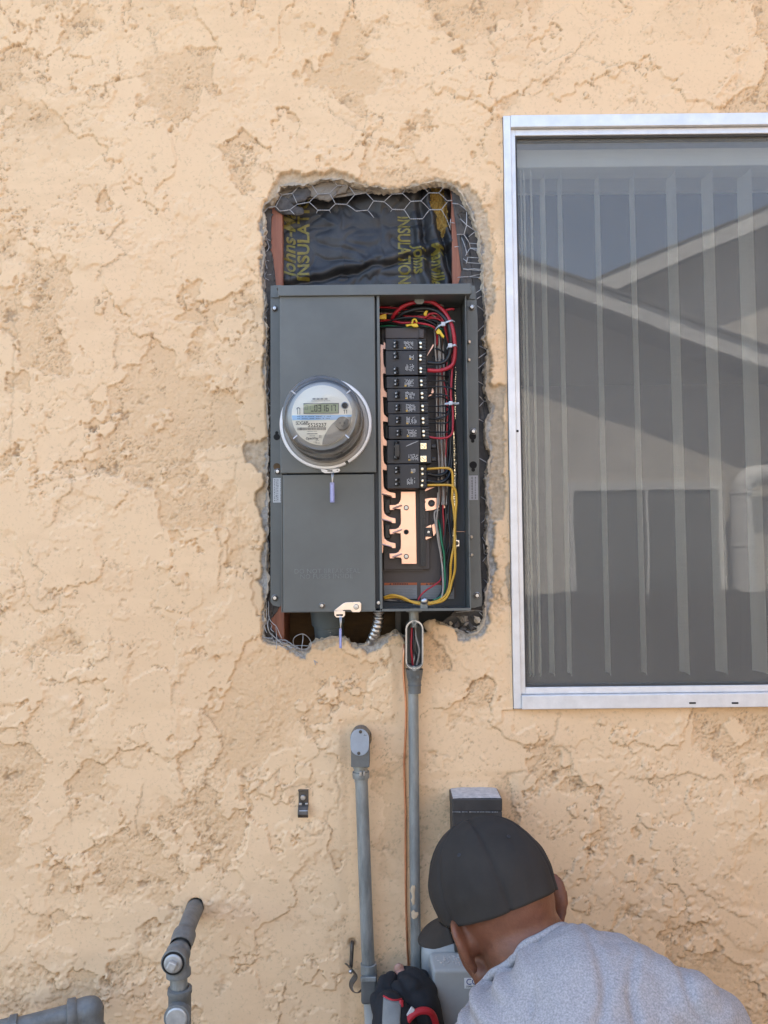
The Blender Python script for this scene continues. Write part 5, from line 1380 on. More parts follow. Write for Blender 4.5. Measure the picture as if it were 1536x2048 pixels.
mb.add(vs, [(j * (n + 1) + i, j * (n + 1) + i + 1, (j + 1) * (n + 1) + i + 1, (j + 1) * (n + 1) + i) for j in range(60) for i in range(n)])
for k in range(60):
    p = Vector((c.x + rg.gauss(0, .008), .046, c.z + rg.uniform(-.06, .06))); q = p + Vector((rg.gauss(0, .006), rg.uniform(-.010, .0), rg.gauss(0, .010)))
    mb.tube([p, (p + q) / 2 + Vector((rg.gauss(0, .003), 0, rg.gauss(0, .003))), q], .0004, seg=4, sub=2)
mb.build('glass_fibre', M['fibre'], ins, smooth=True, auto=180)
def ink(body, px, py, size, ang, shear=0, sx=1.0, bold=0, clip=None):
    o = text('printed_lettering', body, P(px, py, -.04), size, M['yellowink'], ins, ang=ang, extrude=0, shear=shear, sx=sx, bold=.0008)
    me = o.data; bm = bmesh.new(); bm.from_mesh(me)
    for _ in range(2):
        bmesh.ops.subdivide_edges(bm, edges=[e for e in bm.edges if e.calc_length() > .006], cuts=1); bmesh.ops.triangulate(bm, faces=bm.faces[:])
    org = ins.location; dead = []
    for v in bm.verts:
        w = v.co + org
        if bold: pass
        v.co.y = ins_y(w.x, w.z) - .0010 - org.y
    for f in bm.faces:
        w = f.calc_center_median() + org
        if w.x < x0 + .002 or w.x > x1 - .004 or w.z < z0 or w.z > z1 or torn(w.x, w.z): dead.append(f)
    bmesh.ops.delete(bm, geom=dead, context='FACES'); bm.to_mesh(me); bm.free()
ink('Johns-Manville', 579, 452, .036, R(-90), shear=.35, sx=1.0)
ink('INSULATION', 608, 462, .032, R(-90), sx=1.08)
ink('INSULATION', 807, 500, .034, R(90), sx=.70)
ink('Johns', 838, 520, .034, R(90), shear=.35, sx=.7)
ink('Manville', 874, 530, .034, R(90), shear=.3, sx=.7)
# loose plaster lumps lying in the gap
def lump(pts, d, th, seed, label, m='mortarbrown', grp=None, jag=1.2):
    o = torn_sheet(pts, -d, seed, 'plaster_lump', m=M[m], jag=jag, dy=.004 if jag < 2 else .010)
    for md in (): pass
    me = o.data
    bm = bmesh.new(); bm.from_mesh(me)
    ys = [v.co.y for v in bm.verts]
    my = sum(ys) / len(ys)
    bm.to_mesh(me); bm.free()
    sd = o.modifiers.new('thick', 'SOLIDIFY'); sd.thickness = th; sd.offset = 0
    return tag(o, label, 'plaster lump', grp)
lump([(622, 372), (640, 364), (660, 358), (690, 360), (697, 372), (690, 384), (672, 388), (664, 394), (657, 401), (640, 398), (622, 392), (614, 382)], -.016, .005, 21, 'pale grey plaster lump under the top edge, right of the rounded stone')
lump([(590, 388), (600, 376), (612, 374), (620, 380), (618, 392), (606, 402), (588, 406), (578, 400)], -.015, .006, 22, 'rounded grey plaster lump caught behind the chicken wire at top left', 'felt')
lump([(552, 402), (566, 396), (580, 402), (590, 414), (604, 416), (606, 428), (596, 431), (566, 427), (552, 418)], -.017, .004, 23, 'dark flat plaster lump resting just above the left stud', 'felt')
lump([(860, 1262), (852, 1255), (849, 1247), (858, 1241), (868, 1241), (874, 1247), (877, 1251), (868, 1254)], -.002, .006, 24, 'tan plaster flake standing on the edge right of the open conduit fitting', 'stucco_lump')
for k, (px, py, r) in enumerate(((912, 1250, 9), (926, 1238, 11), (941, 1252, 10), (955, 1241, 9), (925, 1258, 7), (938, 1264, 7), (961, 1254, 6), (902, 1247, 5), (948, 1235, 6), (933, 1247, 5), (917, 1261, 5), (951, 1262, 6))):
    rg = rnd(60 + k); mb = MB()
    c_ = P(px, py, -.008 - .004 * (k % 3)); rr_ = S(r)
    mb.ball(c_, (rr_ * rg.uniform(.8, 1.35), rr_ * .8, rr_ * rg.uniform(.45, .8)), Euler((0, rg.uniform(-.9, .9), 0)).to_matrix(), seg=6, rings=5)
    mb.v = [v + Vector((rg.uniform(-1, 1), rg.uniform(-1, 1), rg.uniform(-1, 1))) * rr_ * .33 for v in mb.v]
    tag(mb.build('rubble_lump', M[('felt', 'mortarbrown', 'felt', 'mortar')[k % 4]], None), ('dark broken lump in the rubble at the lower right corner of the opening', 'brownish broken lump in the rubble at the lower right corner of the opening', 'dark broken lump in the rubble at the lower right corner of the opening', 'pale broken lump in the rubble at the lower right corner of the opening')[k % 4], 'rubble', ('dark rubble', 'brownish rubble', 'dark rubble', 'pale rubble')[k % 4])

# ------------------------------------------------------------------ chicken wire
def zz(o, sc):
    return lambda a, b: (o[0] + a * sc, o[1] + b * sc)
f1 = zz((490, 320), .3385)
TW = [((325,152),(395,150)),((545,152),(610,150)),((220,205),(280,197)),((430,203),(500,197)),((650,205),(715,195)),((870,202),(930,198)),((1085,195),(1145,195)),((310,262),(380,250)),((535,260),(600,263)),((760,242),(822,247)),((980,245),(1040,242)),((1195,242),(1222,240)),((140,280),(182,275)),((205,302),(265,295)),((430,297),(498,297)),((655,302),(725,297)),((872,292),(940,294)),((1090,294),(1160,294)),((975,348),(1050,348))]
SG = [((280,197),(325,152)),((395,150),(430,203)),((395,150),(420,118)),((325,152),(300,130)),((545,152),(500,197)),((545,152),(508,98)),((610,150),(650,205)),((610,150),(628,120)),((715,195),(758,145)),((870,202),(825,150)),((930,198),(970,145)),((1085,195),(1035,140)),((1145,195),(1185,150)),((1185,150),(1225,150)),((1185,150),(1160,120)),
((220,205),(182,275)),((280,197),(310,262)),((430,203),(380,250)),((500,197),(535,260)),((650,205),(600,263)),((715,195),(760,242)),((870,202),(822,247)),((930,198),(980,245)),((1085,195),(1040,242)),((1145,195),(1195,242)),
((310,262),(265,295)),((380,250),(430,297)),((535,260),(498,297)),((600,263),(655,302)),((760,242),(725,297)),((822,247),(872,292)),((980,245),(940,294)),((1040,242),(1090,294)),((1195,250),(1160,294)),
((140,280),(112,306)),((182,275),(205,302)),((265,295),(292,322)),((430,297),(423,315)),((498,297),(506,312)),((725,297),(762,342)),((872,292),(860,306)),((940,294),(975,348)),((1090,294),(1050,348)),((1160,294),(1192,350)),((1192,350),(1215,415)),((220,205),(190,190)),((112,306),(100,360))]
def dd(a):
    return -.011 + .003 * math.sin(a[0] * .05) + .002 * math.sin(a[1] * .08 + a[0] * .02)
def wires_mesh(tw, sg, fn, r=.00065, base=0.0):
    mb = MB()
    for a, b in tw:
        pa, pb = P(*fn(*a), dd(a) + base), P(*fn(*b), dd(b) + base)
        d = pb - pa; u = d.normalized(); n1 = Vector((0, -1, 0)); n2 = u.cross(n1)
        turns = 3.0; k = 22
        for ph in (0, math.pi):
            mb.tube([pa + d * (i / k) + (n1 * math.cos(ph + turns * 2 * math.pi * i / k) + n2 * math.sin(ph + turns * 2 * math.pi * i / k)) * r * .95 for i in range(k + 1)], r * .9, seg=5, smooth=False)
    for a, b in sg:
        pa, pb = P(*fn(*a), dd(a) + base), P(*fn(*b), dd(b) + base)
        m = (pa + pb) / 2 + Vector((0, -.0012, 0))
        mb.tube([pa, m, pb], r, seg=5, sub=3)
    return mb
tag(wires_mesh(TW, SG, f1).build('chicken_wire', M['wire_steel'], None, smooth=True, auto=180), 'sheet of hexagonal chicken wire hanging across the top of the opening', 'chicken wire')
f2 = zz((770, 330), .15625)
s2 = [((960,690),(1045,770)),((1045,770),(1160,850)),((1045,770),(1010,890)),((1010,890),(920,890)),((1010,890),(1080,1000)),((1080,1000),(1090,1060)),((1090,1060),(1150,1090)),((1160,850),(1070,920)),((980,930),(1030,1060)),((1030,1060),(1050,1150)),((1085,1070),(1030,1160)),((930,1440),(1080,1430)),((1080,1430),(1220,1400)),((1000,1200),(1060,1250)),((1045,600),(1045,770)),((870,490),(960,510)),((960,510),(1050,590)),((890,1050),(945,1045)),((1060,1180),(1040,1260)),((830,740),(890,745)),((840,690),(830,800))]
t2 = [((1000,1330),(1060,1340)),((1150,1330),(1200,1350)),((1060,1340),(1150,1330)),((860,490),(930,500))]
f3 = zz((900, 560), .1953)
s3 = [((262,135),(330,90)),((275,195),(320,165)),((280,265),(355,325)),((355,325),(360,415)),((280,530),(380,435)),((300,675),(390,722)),((290,800),(385,735)),((280,912),(380,825)),((280,1035),(362,1085)),((300,1295),(350,1240)),((295,1425),(350,1458)),((300,1825),(390,1880)),((345,1240),(300,1190))]
f4 = zz((900, 920), .1953)
s4 = [((315,375),(405,440)),((320,645),(375,590)),((345,700),(372,698)),((330,790),(385,870)),((335,1040),(375,985)),((345,860),(350,960)),((345,1220),(390,1270)),((340,1330),(400,1420)),((300,1560),(370,1630)),((240,1700),(330,1740)),((160,1750),(260,1790)),((60,1560),(250,1540))]
mbx = wires_mesh(t2, s2, f2, .0008)
mbx.tube([P(988 + 4 * math.sin(y * .05), y, -.0135) for y in range(372, 1280, 12)], .0008, seg=5, sub=2)
for fn, sg in ((f2, s2), (f2, t2), (f3, s3), (f4, s4)):
    for a, b in sg:
        q = b if fn(*b)[0] > fn(*a)[0] else a
        w = fn(*q)
        if w[0] > 935: mbx.tube([P(w[0], w[1], dd(q)), P(988 + 4 * math.sin(w[1] * .05), w[1] + 4, -.0135)], .0007, seg=5)
for fn, sg in ((f3, s3), (f4, s4)):
    m2 = wires_mesh([], sg, fn, .0008); mbx.add(m2.v, m2.f)
tag(mbx.build('chicken_wire', M['wire_steel'], None, smooth=True, auto=180), 'cut ends of chicken wire along the right side of the opening', 'chicken wire')
# left side and the tangle at the lower left corner
f5 = zz((500, 1200), .18229)
mb = MB()
def loose(fn, pts, d0, d1, r=.0008):
    n = len(pts); mb.tube([P(*fn(*p), d0 + (d1 - d0) * i / (n - 1)) for i, p in enumerate(pts)], r, seg=5, sub=4)
for pts in ([(200,10),(205,60),(205,150),(215,210),(255,260),(290,290),(330,380),(350,420)],[(180,20),(180,120),(185,230),(200,320),(235,380),(300,430),(370,500)],[(285,290),(290,370),(295,440),(290,540)],[(215,180),(195,260),(205,330)],[(235,365),(310,450),(400,500),(470,520),(560,540)],[(220,260),(240,280),(230,320),(260,350)],[(320,430),(400,450),(440,470),(480,500),(540,530)],[(330,470),(330,515),(400,545),(470,520)],[(300,430),(370,470),(430,520),(470,515)],[(470,540),(540,590),(610,650)],[(480,490),(475,440),(500,400),(575,372),(640,410),(670,470),(665,510),(600,570)],[(580,372),(582,430),(570,500),(568,560)],[(500,500),(580,500),(650,505)],[(640,560),(680,610),(700,650),(720,710)],[(130,310),(115,370),(150,410),(250,420)],[(350,450),(380,435),(420,460),(400,480),(360,470)],[(470,520),(500,510),(520,530),(490,545)],[(430,470),(520,520),(600,545),(640,520)],[(690,600),(715,630),(690,650),(740,690)],[(400,460),(450,540),(440,500)],[(155,160),(170,240),(160,300),(185,360)],[(240,400),(270,460),(330,500),(420,540)],[(500,540),(560,560),(620,560)]):
    loose(f5, pts, -.008, .003)
mb.tube([P(528 + 2 * math.sin(y * .07), y, -.0125) for y in range(420, 1290, 12)], .0006, seg=5, sub=2)
f6 = zz((480, 560), .1953)
for pts in ([(240,310),(290,290),(255,350),(275,400)],[(285,650),(280,720),(270,790)],[(275,860),(285,920),(270,1040)],[(270,1080),(300,1130),(280,1180)],[(265,1240),(310,1290)],[(285,1450),(310,1380)],[(290,1880),(300,1960)]):
    loose(f6, pts, -.012, -.004, .0006)
f7 = zz((490, 330), .1302)
for pts in ([(300,1090),(350,1140),(390,1160)],[(310,1100),(370,1250),(330,1330)],[(290,1420),(320,1520),(340,1590)],[(310,1460),(370,1475)],[(330,1640),(300,1720),(370,1770)],[(340,1690),(400,1680)],[(290,750),(285,850),(300,1000)],[(360,650),(290,730)]):
    loose(f7, pts, -.012, -.002, .0006)
f8 = zz((480, 900), .1953)
for pts in ([(270,890),(295,960),(290,1020)],[(280,1120),(285,1180),(270,1240)],[(290,1350),(285,1420),(260,1470)],[(295,160),(300,215)]):
    loose(f8, pts, -.012, -.004, .0006)
tag(mb.build('chicken_wire', M['wire_steel'], None, smooth=True, auto=180), 'tangle of cut chicken wire at the lower left corner and left edge of the opening', 'chicken wire')

# ------------------------------------------------------------------ conduits
def rim_loop(px0, px1, py0, py1, rx, n=10, bottom=None):
    cx = (px0 + px1) / 2; r = (px1 - px0) / 2
    pts = []
    for i in range(n + 1):
        a = math.pi - math.pi * i / n; pts.append((cx + r * math.cos(a), py0 + r * rx - r * rx * math.sin(a)))
    rb = bottom if bottom is not None else rx
    for i in range(n + 1):
        a = -math.pi * i / n; pts.append((cx + r * math.cos(a), py1 - r * rb - r * rb * math.sin(a)))
    return pts
def tray(mb, outer, inner, df, db, dfl, floor=True):
    n = len(outer)
    o1 = [P(x, y, df) for x, y in outer]; i1 = [P(x, y, df) for x, y in inner]
    o2 = [p + Vector((0, df - db, 0)) for p in o1]; i2 = [p + Vector((0, df - dfl, 0)) for p in i1]
    v = o1 + i1 + i2 + o2; f = []
    for k in range(n):
        j = (k + 1) % n
        f += [(k, j, n + j, n + k), (n + k, n + j, 2 * n + j, 2 * n + k), (k, 3 * n + k, 3 * n + j, j)]
    if floor: f += [tuple(2 * n + k for k in range(n)), tuple(3 * n + k for k in reversed(range(n)))]
    mb.add(v, f)
con = thing('conduit', P(830, 1990, .028), 'thin grey conduit with an open fitting at its top, running down from the panel', 'conduit')
mb = MB(); tray(mb, rim_loop(811.5, 846.5, 1241, 1342, 1.0), rim_loop(815, 843, 1245, 1333, .95, bottom=.55), .046, .004, .012); lb = mb.build('fitting_body', M['cast'], con, smooth=True, auto=30)
mb = MB(); tray(mb, rim_loop(811.2, 846.8, 1240.6, 1339, 1.0), rim_loop(813.6, 844.4, 1243.6, 1336, .97, bottom=.6), .0475, .0462, .0463, False); mb.build('fitting_rim', M['zinc'], lb, smooth=True, auto=30)
for yy in (1245.5, 1337):
    mb = MB(); c = P(828.3, yy, .044); mb.lathe(c, AX, [(S(4.5), -.01), (S(4.5), .004), (S(2.3), .0042), (S(2.1), .001), (1e-5, .001)], seg=16); mb.build('screw_boss', M['galv'], lb, smooth=True, auto=40)
a = P(828.8, 1340, .026); b = P(829, 1360, .026); c = P(829, 1384, .026)
mb = MB(); mb.lathe(a, (b - a), [(S(17), -.002), (S(15.5), .01), (S(13.8), .017), (S(13.8), .0185), (S(12.8), .019), (S(12.8), .026), (S(13.6), .0265), (S(13.6), .028), (S(12.3), .0285), (S(12.3), .0415), (1e-5, .0415)], seg=32); mb.build('hub', M['cast'], con, smooth=True, auto=30)
mb = MB(); [mb.boxp(x, 1352, x + 5, 1357, .0412, .038) for x in (820, 833)]; mb.build('cast_marks', M['cast'], con)
mb = MB(); mb.tube([P(826.5, 1382, .026), P(827.5, 1500, .024), P(829, 1700, .022), P(831.5, 1900, .022), P(832.5, 2048, .022), P(833, 2300, .022)], S(10.2, .024), seg=24, sub=4); mb.build('pipe', M['galv'], con, smooth=True, auto=40)
mb = MB(); mb.lathe(P(827.5, 1221, .03), (P(828, 1244, .03) - P(827.5, 1221, .03)), [(S(9.5), -.004), (S(9.5), .03)], seg=20); mb.build('nipple', M['galv'], con, smooth=True)
mb = MB(); mb.lathe(P(827.5, 1221.5, .03), (0, 0, -1), [(S(15), 0), (S(15), .002), (S(9), .0025)], seg=24); mb.build('locknut', M['galv'], con, smooth=True)
for lab, pts, r, m in (('red wire passing through the open conduit fitting', [(824, 1250, .026), (823, 1268, .03), (822, 1290, .034), (823, 1308, .034), (825, 1322, .03), (826, 1336, .026)], .0019, 'red'), ('black wire left of the red one inside the open conduit fitting', [(827, 1250, .024), (827, 1275, .03), (827, 1296, .032), (832, 1312, .032), (835, 1322, .028)], .0019, 'blackw'), ('pale wire curving right inside the open conduit fitting', [(831, 1252, .024), (832, 1272, .028), (836, 1288, .032), (839, 1300, .033), (837, 1315, .032), (833, 1332, .028)], .0019, 'whitew'), ('short pale wire at the lower left inside the open conduit fitting', [(829.5, 1308, .026), (827.5, 1320, .030), (825.5, 1332, .026)], .0017, 'whitew'), ('second pale wire lying deeper inside the open conduit fitting', [(833, 1252, .020), (831, 1280, .022), (829, 1296, .022), (834, 1310, .02), (839, 1328, .018)], .0018, 'whitew')):
    wire('wire', lab, 'wire', pts, r, m, 'wires inside the open conduit fitting')
mb = MB(); mb.tube([P(808, 1275, -.01), P(808, 1300, .006), P(807, 1330, .006), P(808.5, 1365, .006), P(811, 1395, .006), P(812, 1430, .005), P(810.5, 1480, .005), P(808.5, 1520, .005), P(809, 1560, .005), P(811, 1620, .005), P(811, 1700, .005), P(812, 1800, .006), P(815, 1900, .006), P(817, 1935, .006), P(818, 2060, .006), P(818, 2300, .006)], .0019, seg=10, sub=4)
gw_ = mb
for px_, py_, w_, h_, seed in ((826, 1783, 5, 14, 1), (829, 1830, 7, 9, 2), (826, 1800, 4, 10, 3)):
    rg = rnd(seed); mb = MB(); n_ = 14
    cc = P(px_, py_, .0345); vs = [cc + Vector((0, -.0012, 0))]
    for k in range(n_):
        a_ = 2 * math.pi * k / n_; rr_ = rg.uniform(.65, 1.15); dx_ = S(w_) * rr_ * math.cos(a_); vs.append(cc + Vector((dx_, .0004 + dx_ * dx_ * 40, S(h_) * rr_ * math.sin(a_))))
    mb.add(vs, [(0, 1 + k, 1 + (k + 1) % n_) for k in range(n_)]); mb.build('paint_splash', M['stucco_lump'], con, smooth=True)
mb = gw_
tag(mb.build('ground_wire', M['copper_wire'], None, smooth=True, auto=180), 'bare copper ground wire running down the wall beside the thin conduit', 'wire')

c1 = thing('conduit', P(737, 2040, .03), 'thicker grey conduit with a capped fitting, left of the copper wire', 'conduit')
mb = MB()
cov = rim_loop(700.8, 738, 1458, 1512, 1.0)
mb.prism(cov, .0585, .0565); cvr = mb.build('cover_plate', M['castpale'], c1, smooth=True, auto=30, bevel=.0006)
mb = MB(); mb.prism(rim_loop(702, 739, 1460, 1535, 1.0, bottom=.05), .0562, .012); mb.build('fitting_body', M['cast'], c1, bevel=.003, segs=3)
mb = MB(); c = P(722, 1476, .012); mb.lathe(c, (0, 1, 0), [(S(21), 0), (S(21), .02), (1e-5, .02)], seg=28); mb.build('rear_hub', M['cast'], c1, smooth=True, auto=30)
for px, py in ((721, 1463.5), (717.5, 1506.5)):
    mb = MB(); c = P(px, py, .0588); mb.lathe(c, AX, [(S(3.2), 0), (S(3.2), .0006), (1e-5, .0012)], seg=12); mb.build('cover_screw', M['strap'], cvr, smooth=True)
mb = MB(); mb.boxp(727, 1470.6, 733.5, 1471.5, .0588, .0586); mb.boxp(728.5, 1468.8, 730, 1470.6, .0588, .0586); mb.build('cast_mark', M['greyink'], cvr)
a = P(721.3, 1534, .034); b = P(722.5, 1562, .034)
mb = MB(); s_ = S(1, .034); mb.lathe(a, b - a, [(15.5 * s_, -.006), (15.5 * s_, .001), (13.5 * s_, .0012), (13.5 * s_, .0075), (16.6 * s_, .008), (16.8 * s_, .0105), (16.8 * s_, .0175), (16 * s_, .0195), (13.4 * s_, .020), (13.4 * s_, .0255), (1e-5, .0256)], seg=28)
mb.build('connector', M['galv'], c1, smooth=True, auto=30)
mb = MB(); mb.boxp(718.5, 1543, 724, 1552, .0525, .046); mb.boxp(726.5, 1543, 730, 1552, .0515, .046); mb.build('connector_tab', M['zinc'], c1, bevel=.0008)
mb = MB(); mb.tube([P(722.7, 1560, .034), P(726.5, 1660, .032), P(730, 1760, .030), P(734.5, 1880, .028), P(737, 1930, .028)], S(12.6, .032), seg=28, sub=4); mb.build('pipe', M['galv'], c1, smooth=True, auto=40)
a = P(737, 1926, .03); b = P(738.5, 1990, .03); s_ = S(1, .03)
mb = MB(); mb.lathe(a, b - a, [(12.6 * s_, 0), (15.5 * s_, .001), (15.5 * s_, .018), (14 * s_, .019), (14 * s_, .022), (16.5 * s_, .0255), (16.5 * s_, .030), (1e-5, .031)], seg=28); mb.build('coupling', M['galv'], c1, smooth=True, auto=30)
mb = MB(); mb.boxp(722, 1957, 754, 2011, .052, .010); fb = mb.build('clamp_body', M['cast'], c1, bevel=.005, segs=3)
mb = MB(); mb.boxp(722, 1955, 752, 1964, .054, .050); mb.build('clamp_lip', M['galv'], fb, bevel=.001)
mb = MB(); mb.tube([P(741, 2000, .03), P(744, 2060, .03), P(748, 2300, .03)], S(14, .03), seg=26, sub=4); mb.build('pipe', M['boxgrey'], c1, smooth=True)

# flexible metal conduit, grey plastic pipe in the opening
mb = MB(); path = [P(757.5, 1218, .03), P(757, 1236, .028), P(753, 1256, .018), P(746, 1276, .0), P(736, 1300, -.03)]
q, N_ = [], 60
def cat(pts, t):
    n = len(pts) - 1; s = min(int(t * n), n - 1); u = t * n - s
    p0 = pts[max(s - 1, 0)]; p1 = pts[s]; p2 = pts[s + 1]; p3 = pts[min(s + 2, n)]
    return .5 * (2 * p1 + (p2 - p0) * u + (2 * p0 - 5 * p1 + 4 * p2 - p3) * u * u + (3 * p1 - p0 - 3 * p2 + p3) * u ** 3)
q = [cat(path, i / 90) for i in range(91)]
rr = [S(9.2) + S(1.6) * math.sin(i * 2 * math.pi / 9) for i in range(91)]
mb.tube(q, rr, seg=20, smooth=False)
tag(mb.build('flexible_conduit', M['zinc'], None, smooth=True, auto=80), 'ribbed flexible metal conduit dropping into the opening under the panel', 'conduit')
pv = thing('plastic_pipe', P(660, 1285, -.04), 'thick grey plastic pipe below the meter cover, inside the opening', 'pipe')
a = P(651, 1190, -.02); b = P(664, 1320, -.06)
mb = MB(); s_ = S(1, -.03); mb.lathe(a, b - a, [(33 * s_, 0), (33 * s_, .030), (33 * s_, .056), (31.5 * s_, .057), (29.5 * s_, .0575), (29.5 * s_, .15)], seg=36); mb.build('pipe', M['pvc'], pv, smooth=True, auto=30)
ax_ = (b - a).normalized()
mb = MB(); rg = rnd(3)
for k in range(4):
    for j in range(3):
        if rg.random() < .8:
            c = a + ax_ * (.062 + k * .005) + Vector(((-1 + j) * .0025 + .001, -29.6 * s_ * .999, 0)); mb.box(c.x, c.x + rg.uniform(.0012, .002), c.y - .0006, c.y + .001, c.z - .0018, c.z)
mb.build('pipe_print', M['print'], pv)

# small things on the wall
br = thing('pipe_strap', P(607, 1627, .0), 'small dark metal pipe strap screwed to the bare wall', 'bracket')
a, b = P(597, 1581, .004), P(617, 1606, .004)
mb = MB(); mb.box(a.x, b.x, -.004, .001, b.z, a.z); mb.box(a.x - .0005, b.x + .0002, -.009, -.002, a.z, a.z + .0018)
x0_, x1_ = a.x, P(617.5, 1620, .004).x; zt_ = b.z
prof = [(-.004, 0), (-.012, -.004), (-.018, -.010), (-.020, -.016), (-.016, -.0225)]
for (ya, za), (yb, zb) in zip(prof[:-1], prof[1:]):
    mb.add([(x0_, ya, zt_ + za), (x1_, ya, zt_ + za), (x1_, yb, zt_ + zb), (x0_, yb, zt_ + zb), (x0_, ya + .002, zt_ + za), (x1_, ya + .002, zt_ + za), (x1_, yb + .002, zt_ + zb), (x0_, yb + .002, zt_ + zb)], [(0, 1, 2, 3), (7, 6, 5, 4), (0, 3, 7, 4), (1, 5, 6, 2), (0, 4, 5, 1), (3, 2, 6, 7)])
mb.build('strap', M['strap'], br, bevel=.0004)
hexscrew('screw', P(606.5, 1594.5, .004), S(5.2), M['zinc'], br, slot=True)
mb = MB(); mb.boxp(598, 1606, 604, 1612, .0085, .006); mb.boxp(610, 1606, 616, 1610, .0085, .006); mb.boxp(598, 1621, 616, 1626, .018, .014); mb.build('worn_patch', M['zinc'], br, bevel=.001)

hk = thing('pipe_hanger', P(712, 1990, .02), 'bent rusty pipe hanger hooked out of a hole left of the thick conduit', 'hanger')
mb = MB(); mb.tube([P(705, 1882, -.02), P(704.5, 1886, .004), P(704, 1895, .012), P(703, 1915, .014), P(702, 1934, .014)], S(3.6), seg=10); mb.build('rod', M['strap'], hk, smooth=True, auto=180)
def ribbon(mb, pts, w, th):
    q = [cat(pts, i / 40) for i in range(41)]
    vs = []
    for i, p in enumerate(q):
        t = (q[min(i + 1, 40)] - q[max(i - 1, 0)]).normalized(); n = Vector((0, -1, 0)).cross(t).normalized()
        for s, o in ((-1, -1), (1, -1), (1, 1), (-1, 1)):
            vs.append(p + Vector((0, -1, 0)) * (w / 2 * s) * .8 + n * (w * .25 * s) + n * th / 2 * o)
    fs = [(i * 4 + k, i * 4 + (k + 1) % 4, (i + 1) * 4 + (k + 1) % 4, (i + 1) * 4 + k) for i in range(40) for k in range(4)] + [(0, 1, 2, 3), (160, 163, 162, 161)]
    mb.add(vs, fs)
mb = MB(); ribbon(mb, [P(691, 1927, .016), P(700, 1935, .018), P(709, 1946, .018), P(711, 1953, .018), P(704, 1964, .018), P(702, 1974, .02), P(707, 1983, .024), P(717, 1985, .03), P(727, 1976, .036)], .012, .0016); mb.build('strap', M['strap'], hk, smooth=True)
mb = MB(); mb.ball(P(701.5, 1943, .022), (S(4.2), S(4), S(4.2))); mb.build('rivet', M['zinc'], hk, smooth=True)

# ------------------------------------------------------------------ gas pipes at the lower left
gp = thing('gas_pipe', P(358, 2048, .19), 'grey painted gas pipe coming out of the wall and down through two plugged tees', 'pipe')
w0_ = P(393, 1809, -.02); w1_ = P(376, 1850, .09); t1 = P(356, 1908, .175)
mb = MB(); mb.tube([w0_, w1_, t1], [S(17.5, 0), S(17.5, .09) * .98, S(17.5, .175)], seg=24, sub=8); mb.build('nipple', M['gaspipe'], gp, smooth=True, auto=40)
ax1 = (t1 - w1_).normalized(); s1_ = S(1, .17)
mb = MB(); mb.lathe(P(369.5, 1868, .125), ax1, [(19 * s1_, 0), (23 * s1_, .003), (23 * s1_, .018), (22 * s1_, .022), (21.5 * s1_, .04)], seg=28)
mb.ball(t1, (24 * s1_, 24 * s1_, 24 * s1_), seg=24, rings=14)
mb.lathe(t1, (0, -1, .0), [(21 * s1_, 0), (22 * s1_, .016), (24 * s1_, .017), (24 * s1_, .028), (20 * s1_, .029)], seg=28)
dn = (P(358, 1975, .178) - t1).normalized()
mb.lathe(t1, dn, [(21 * s1_, 0), (21 * s1_, .022), (23.5 * s1_, .024), (23.5 * s1_, .033), (16 * s1_, .034)], seg=28)
te = mb.build('tee', M['gaspipe'], gp, smooth=True, auto=50)
pc = t1 + Vector((0, -.029, 0))
mb = MB(); mb.lathe(pc, AX, [(21.5 * s1_, -.002), (21.5 * s1_, .001), (18 * s1_, .0012), (18 * s1_, -.004)], seg=28); mb.build('plug_gap', M['hole'], te)
mb = MB(); mb.lathe(pc, AX, [(17.5 * s1_, -.003), (17.5 * s1_, .002), (15 * s1_, .004), (1e-5, .0045)], seg=24); pg = mb.build('plug', M['plug'], te, smooth=True, auto=40)
mb = MB(); k_ = 8.5 * s1_; rot = Matrix.Rotation(R(25), 3, 'Y')
pts4 = [pc + rot @ Vector((a_ * k_, -.003, b_ * k_)) for a_, b_ in ((-1, -1), (1, -1), (1, 1), (-1, 1))]
mb.prism3([p + Vector((0, -.010, 0)) for p in pts4], Vector((0, .009, 0))); mb.build('square_head', M['plug'], pg, bevel=.0025)
t2_ = P(362, 2012, .185)
mb = MB(); mb.lathe(t1 + dn * .034, dn, [(16.5 * s1_, -.002), (16.5 * s1_, .045)], seg=22); mb.build('nipple', M['galv'], gp, smooth=True)
mb = MB(); q0 = P(359.5, 1976, .18); mb.lathe(q0, (0, 0, -1), [(17 * s1_, -.001), (23 * s1_, .0), (23.5 * s1_, .007), (21.5 * s1_, .009), (21.5 * s1_, .06), (23 * s1_, .062), (23 * s1_, .09)], seg=28)
tq = P(362, 2017, .18); mb.lathe(tq, AX, [(20 * s1_, 0), (21.5 * s1_, .014), (24.5 * s1_, .016), (24.5 * s1_, .027), (21 * s1_, .028), (21 * s1_, .024)], seg=28); te2 = mb.build('tee', M['gaspipe'], gp, smooth=True, auto=50)
mb = MB(); mb.lathe(tq + Vector((0, -.026, 0)), AX, [(20.5 * s1_, -.002), (20.5 * s1_, .003), (18 * s1_, .0045), (1e-5, .005)], seg=28); mb.build('plug', M['plug'], te2, smooth=True, auto=30)
mb = MB(); mb.lathe(q0 + Vector((0, 0, -.09)), (0, 0, -1), [(16.5 * s1_, -.002), (16.5 * s1_, q0.z - .09)], seg=22); mb.build('riser', M['gaspipe'], gp, smooth=True)

